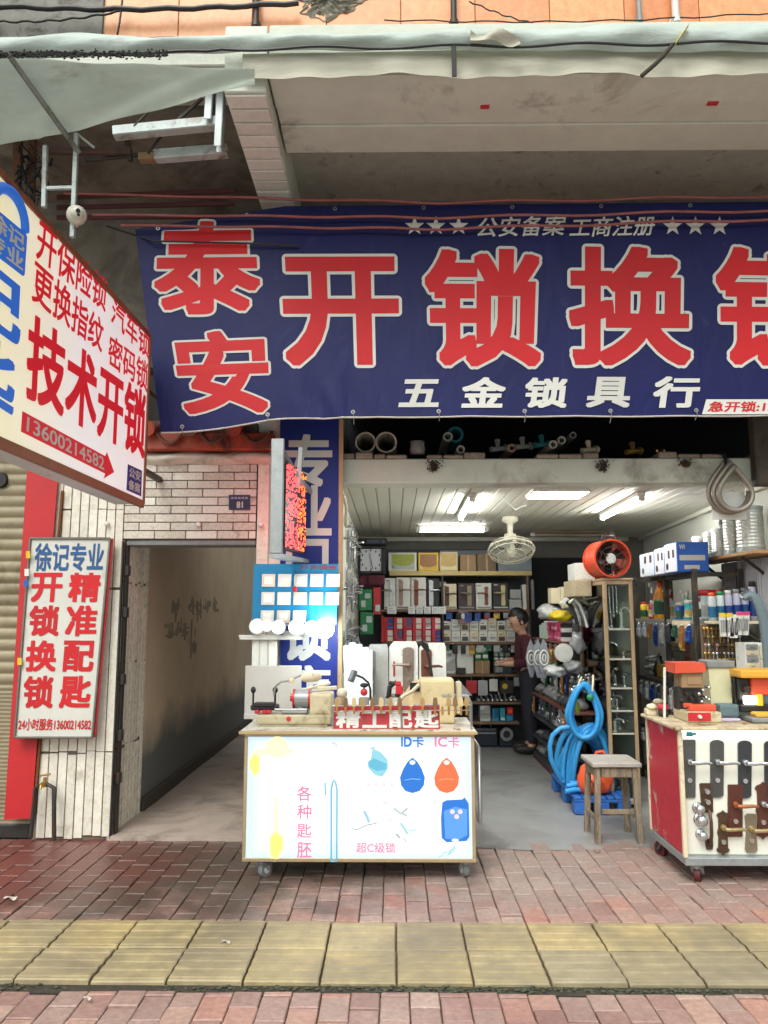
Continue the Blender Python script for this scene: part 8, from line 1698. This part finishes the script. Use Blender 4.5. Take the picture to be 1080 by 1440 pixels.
J = dict(pelvis=(pp(.02, 0, .80), (.115, .125)), waist=(pp(.015, 0, .92), (.105, .125)), chest=(pp(-.01, 0, 1.08), (.12, .155)), neckb=(pp(-.035, 0, 1.215), .06), neck=(pp(-.055, 0, 1.26), .048), head=(pp(-.075, -.005, 1.345), (.075, .07)), crown=(pp(-.068, 0, 1.405), (.07, .066)),
         shl=(pp(-.02, -.165, 1.17), .058), ell=(pp(-.03, -.215, .945), .045), wrl=(pp(-.20, -.12, .925), .031), shr=(pp(-.02, .165, 1.17), .058), elr=(pp(-.03, .21, .95), .045), wrr=(pp(-.19, .08, .945), .031),
         hipl=(pp(.02, -.085, .76), .092), knl=(pp(.0, -.095, .43), .062), anl=(pp(.025, -.095, .09), .042), fol=(pp(-.11, -.10, .045), .034), hipr=(pp(.02, .085, .76), .092), knr=(pp(.01, .095, .43), .062), anr=(pp(.03, .095, .09), .042), for_=(pp(-.10, .10, .045), .034))
ED = [('pelvis', 'waist'), ('waist', 'chest'), ('chest', 'neckb'), ('neckb', 'neck'), ('neck', 'head'), ('head', 'crown'), ('chest', 'shl'), ('shl', 'ell'), ('ell', 'wrl'), ('chest', 'shr'), ('shr', 'elr'), ('elr', 'wrr'), ('pelvis', 'hipl'), ('hipl', 'knl'), ('knl', 'anl'), ('anl', 'fol'), ('pelvis', 'hipr'), ('hipr', 'knr'), ('knr', 'anr'), ('anr', 'for_')]
for side, w, sg in (('l', V((-.20, -.12, .925)), 1), ('r', V((-.19, .08, .945)), -1)):
    J['pa' + side] = (pp(w.x - .055, w.y + .01 * sg, w.z - .004), (.036, .02)); ED.append(('wr' + side, 'pa' + side))
    for f in range(4):
        y = w.y + .01 * sg + (f - 1.5) * .019; ln = (.062, .072, .068, .052)[f]
        b0 = pp(w.x - .082, y, w.z - .006); J[f'f{side}{f}a'] = (b0, .0098); J[f'f{side}{f}b'] = (b0 + V((-ln * .55, .004 * sg, .006)), .0092); J[f'f{side}{f}c'] = (b0 + V((-ln * .85, .012 * sg, -.018)), .008)
        ED += [('pa' + side, f'f{side}{f}a'), (f'f{side}{f}a', f'f{side}{f}b'), (f'f{side}{f}b', f'f{side}{f}c')]
    J['t' + side + 'a'] = (pp(w.x - .035, w.y + .036 * sg, w.z + .014), .011); J['t' + side + 'b'] = (pp(w.x - .075, w.y + .045 * sg, w.z + .022), .009); ED += [('pa' + side, 't' + side + 'a'), ('t' + side + 'a', 't' + side + 'b')]
body = skin('body', J, ED, 'pelvis', SK, W, 2)
def cloth(name, keys, edges, grow, m, ends=()):
    JJ = {k: (J[k][0], tuple(r * grow + .006 for r in (J[k][1] if isinstance(J[k][1], tuple) else (J[k][1], J[k][1])))) for k in keys}
    return skin(name, JJ, edges, keys[0], m, W, 2)
J['cul'] = (J['ell'][0].lerp(J['wrl'][0], .82), .036); J['cur'] = (J['elr'][0].lerp(J['wrr'][0], .82), .036)
cloth('sweater', ['chest', 'waist', 'pelvis', 'neckb', 'shl', 'ell', 'cul', 'shr', 'elr', 'cur'], [('pelvis', 'waist'), ('waist', 'chest'), ('chest', 'neckb'), ('chest', 'shl'), ('shl', 'ell'), ('ell', 'cul'), ('chest', 'shr'), ('shr', 'elr'), ('elr', 'cur')], 1.16, MAR)
cloth('trousers', ['pelvis', 'waist', 'hipl', 'knl', 'anl', 'hipr', 'knr', 'anr'], [('pelvis', 'waist'), ('pelvis', 'hipl'), ('hipl', 'knl'), ('knl', 'anl'), ('pelvis', 'hipr'), ('hipr', 'knr'), ('knr', 'anr')], 1.06, TRO)
for s in ('l', 'r'):
    an, fo = J['an' + s][0], J['fol' if s == 'l' else 'for_'][0]; t = MB(); m_ = an.lerp(fo, .45); t.ball((m_.x - .005, m_.y, .058), (.135, .05, .046), 16, 10); t.build('shoe', SHOE, W)
hc = pp(-.078, -.002, 1.365); T = Mx.Translation(hc) @ Mx.Rotation(rad(-24), 4, 'Y')
t = MB(); t.ball((0, 0, .015), (.098, .082, .118), 22, 14, T); t.ball((-.03, 0, -.05), (.062, .058, .07), 16, 10, T); t.tube([T @ V((-.094, 0, .015)), T @ V((-.116, 0, -.018)), T @ V((-.098, 0, -.026))], [.009, .014, .010], 8)
for s in (-1, 1): t.ball((.012, s * .082, -.01), (.020, .010, .03), 10, 8, T)
t.tube([T @ V((-.088, -.024, -.062)), T @ V((-.094, 0, -.060)), T @ V((-.088, .024, -.062))], .006, 6); t.build('face', SK, W)
t = MB()
for s in (-1, 1): t.ball((-.086, s * .034, .012), (.010, .013, .007), 8, 6, T)
t.build('eyes', M('eye_dark', S(40, 30, 28), .3), W)
b = bmesh.new(); bmesh.ops.create_icosphere(b, subdivisions=4, radius=1); dl = []
for v in b.verts:
    d = v.co.copy()
    if d.x < -.25 and d.z < .55 - .2 * abs(d.y) or d.z < -.55: dl.append(v)
    s = 1 + .03 * math.sin(20 * d.x + 13 * d.y) * math.sin(17 * d.z); v.co = V((d.x * .109 * s + .006, d.y * .093 * s, d.z * .128 * s + .022))
bmesh.ops.delete(b, geom=dl, context='VERTS'); t = MB(); t.bm(b, True, T); t.build('hair', HAIR, W)
t = MB(); c = pp(-.29, -.02, .935); t.box(c.x - .03, c.x + .05, c.y - .06, c.y + .05, c.z - .008, c.z + .006, .004); tag(t.build('small_part', STEEL), "small flat metal part held in the shopkeeper's hands", 'part')
for o in list(COL.objects):
    if '_o' in o: del o['_o']
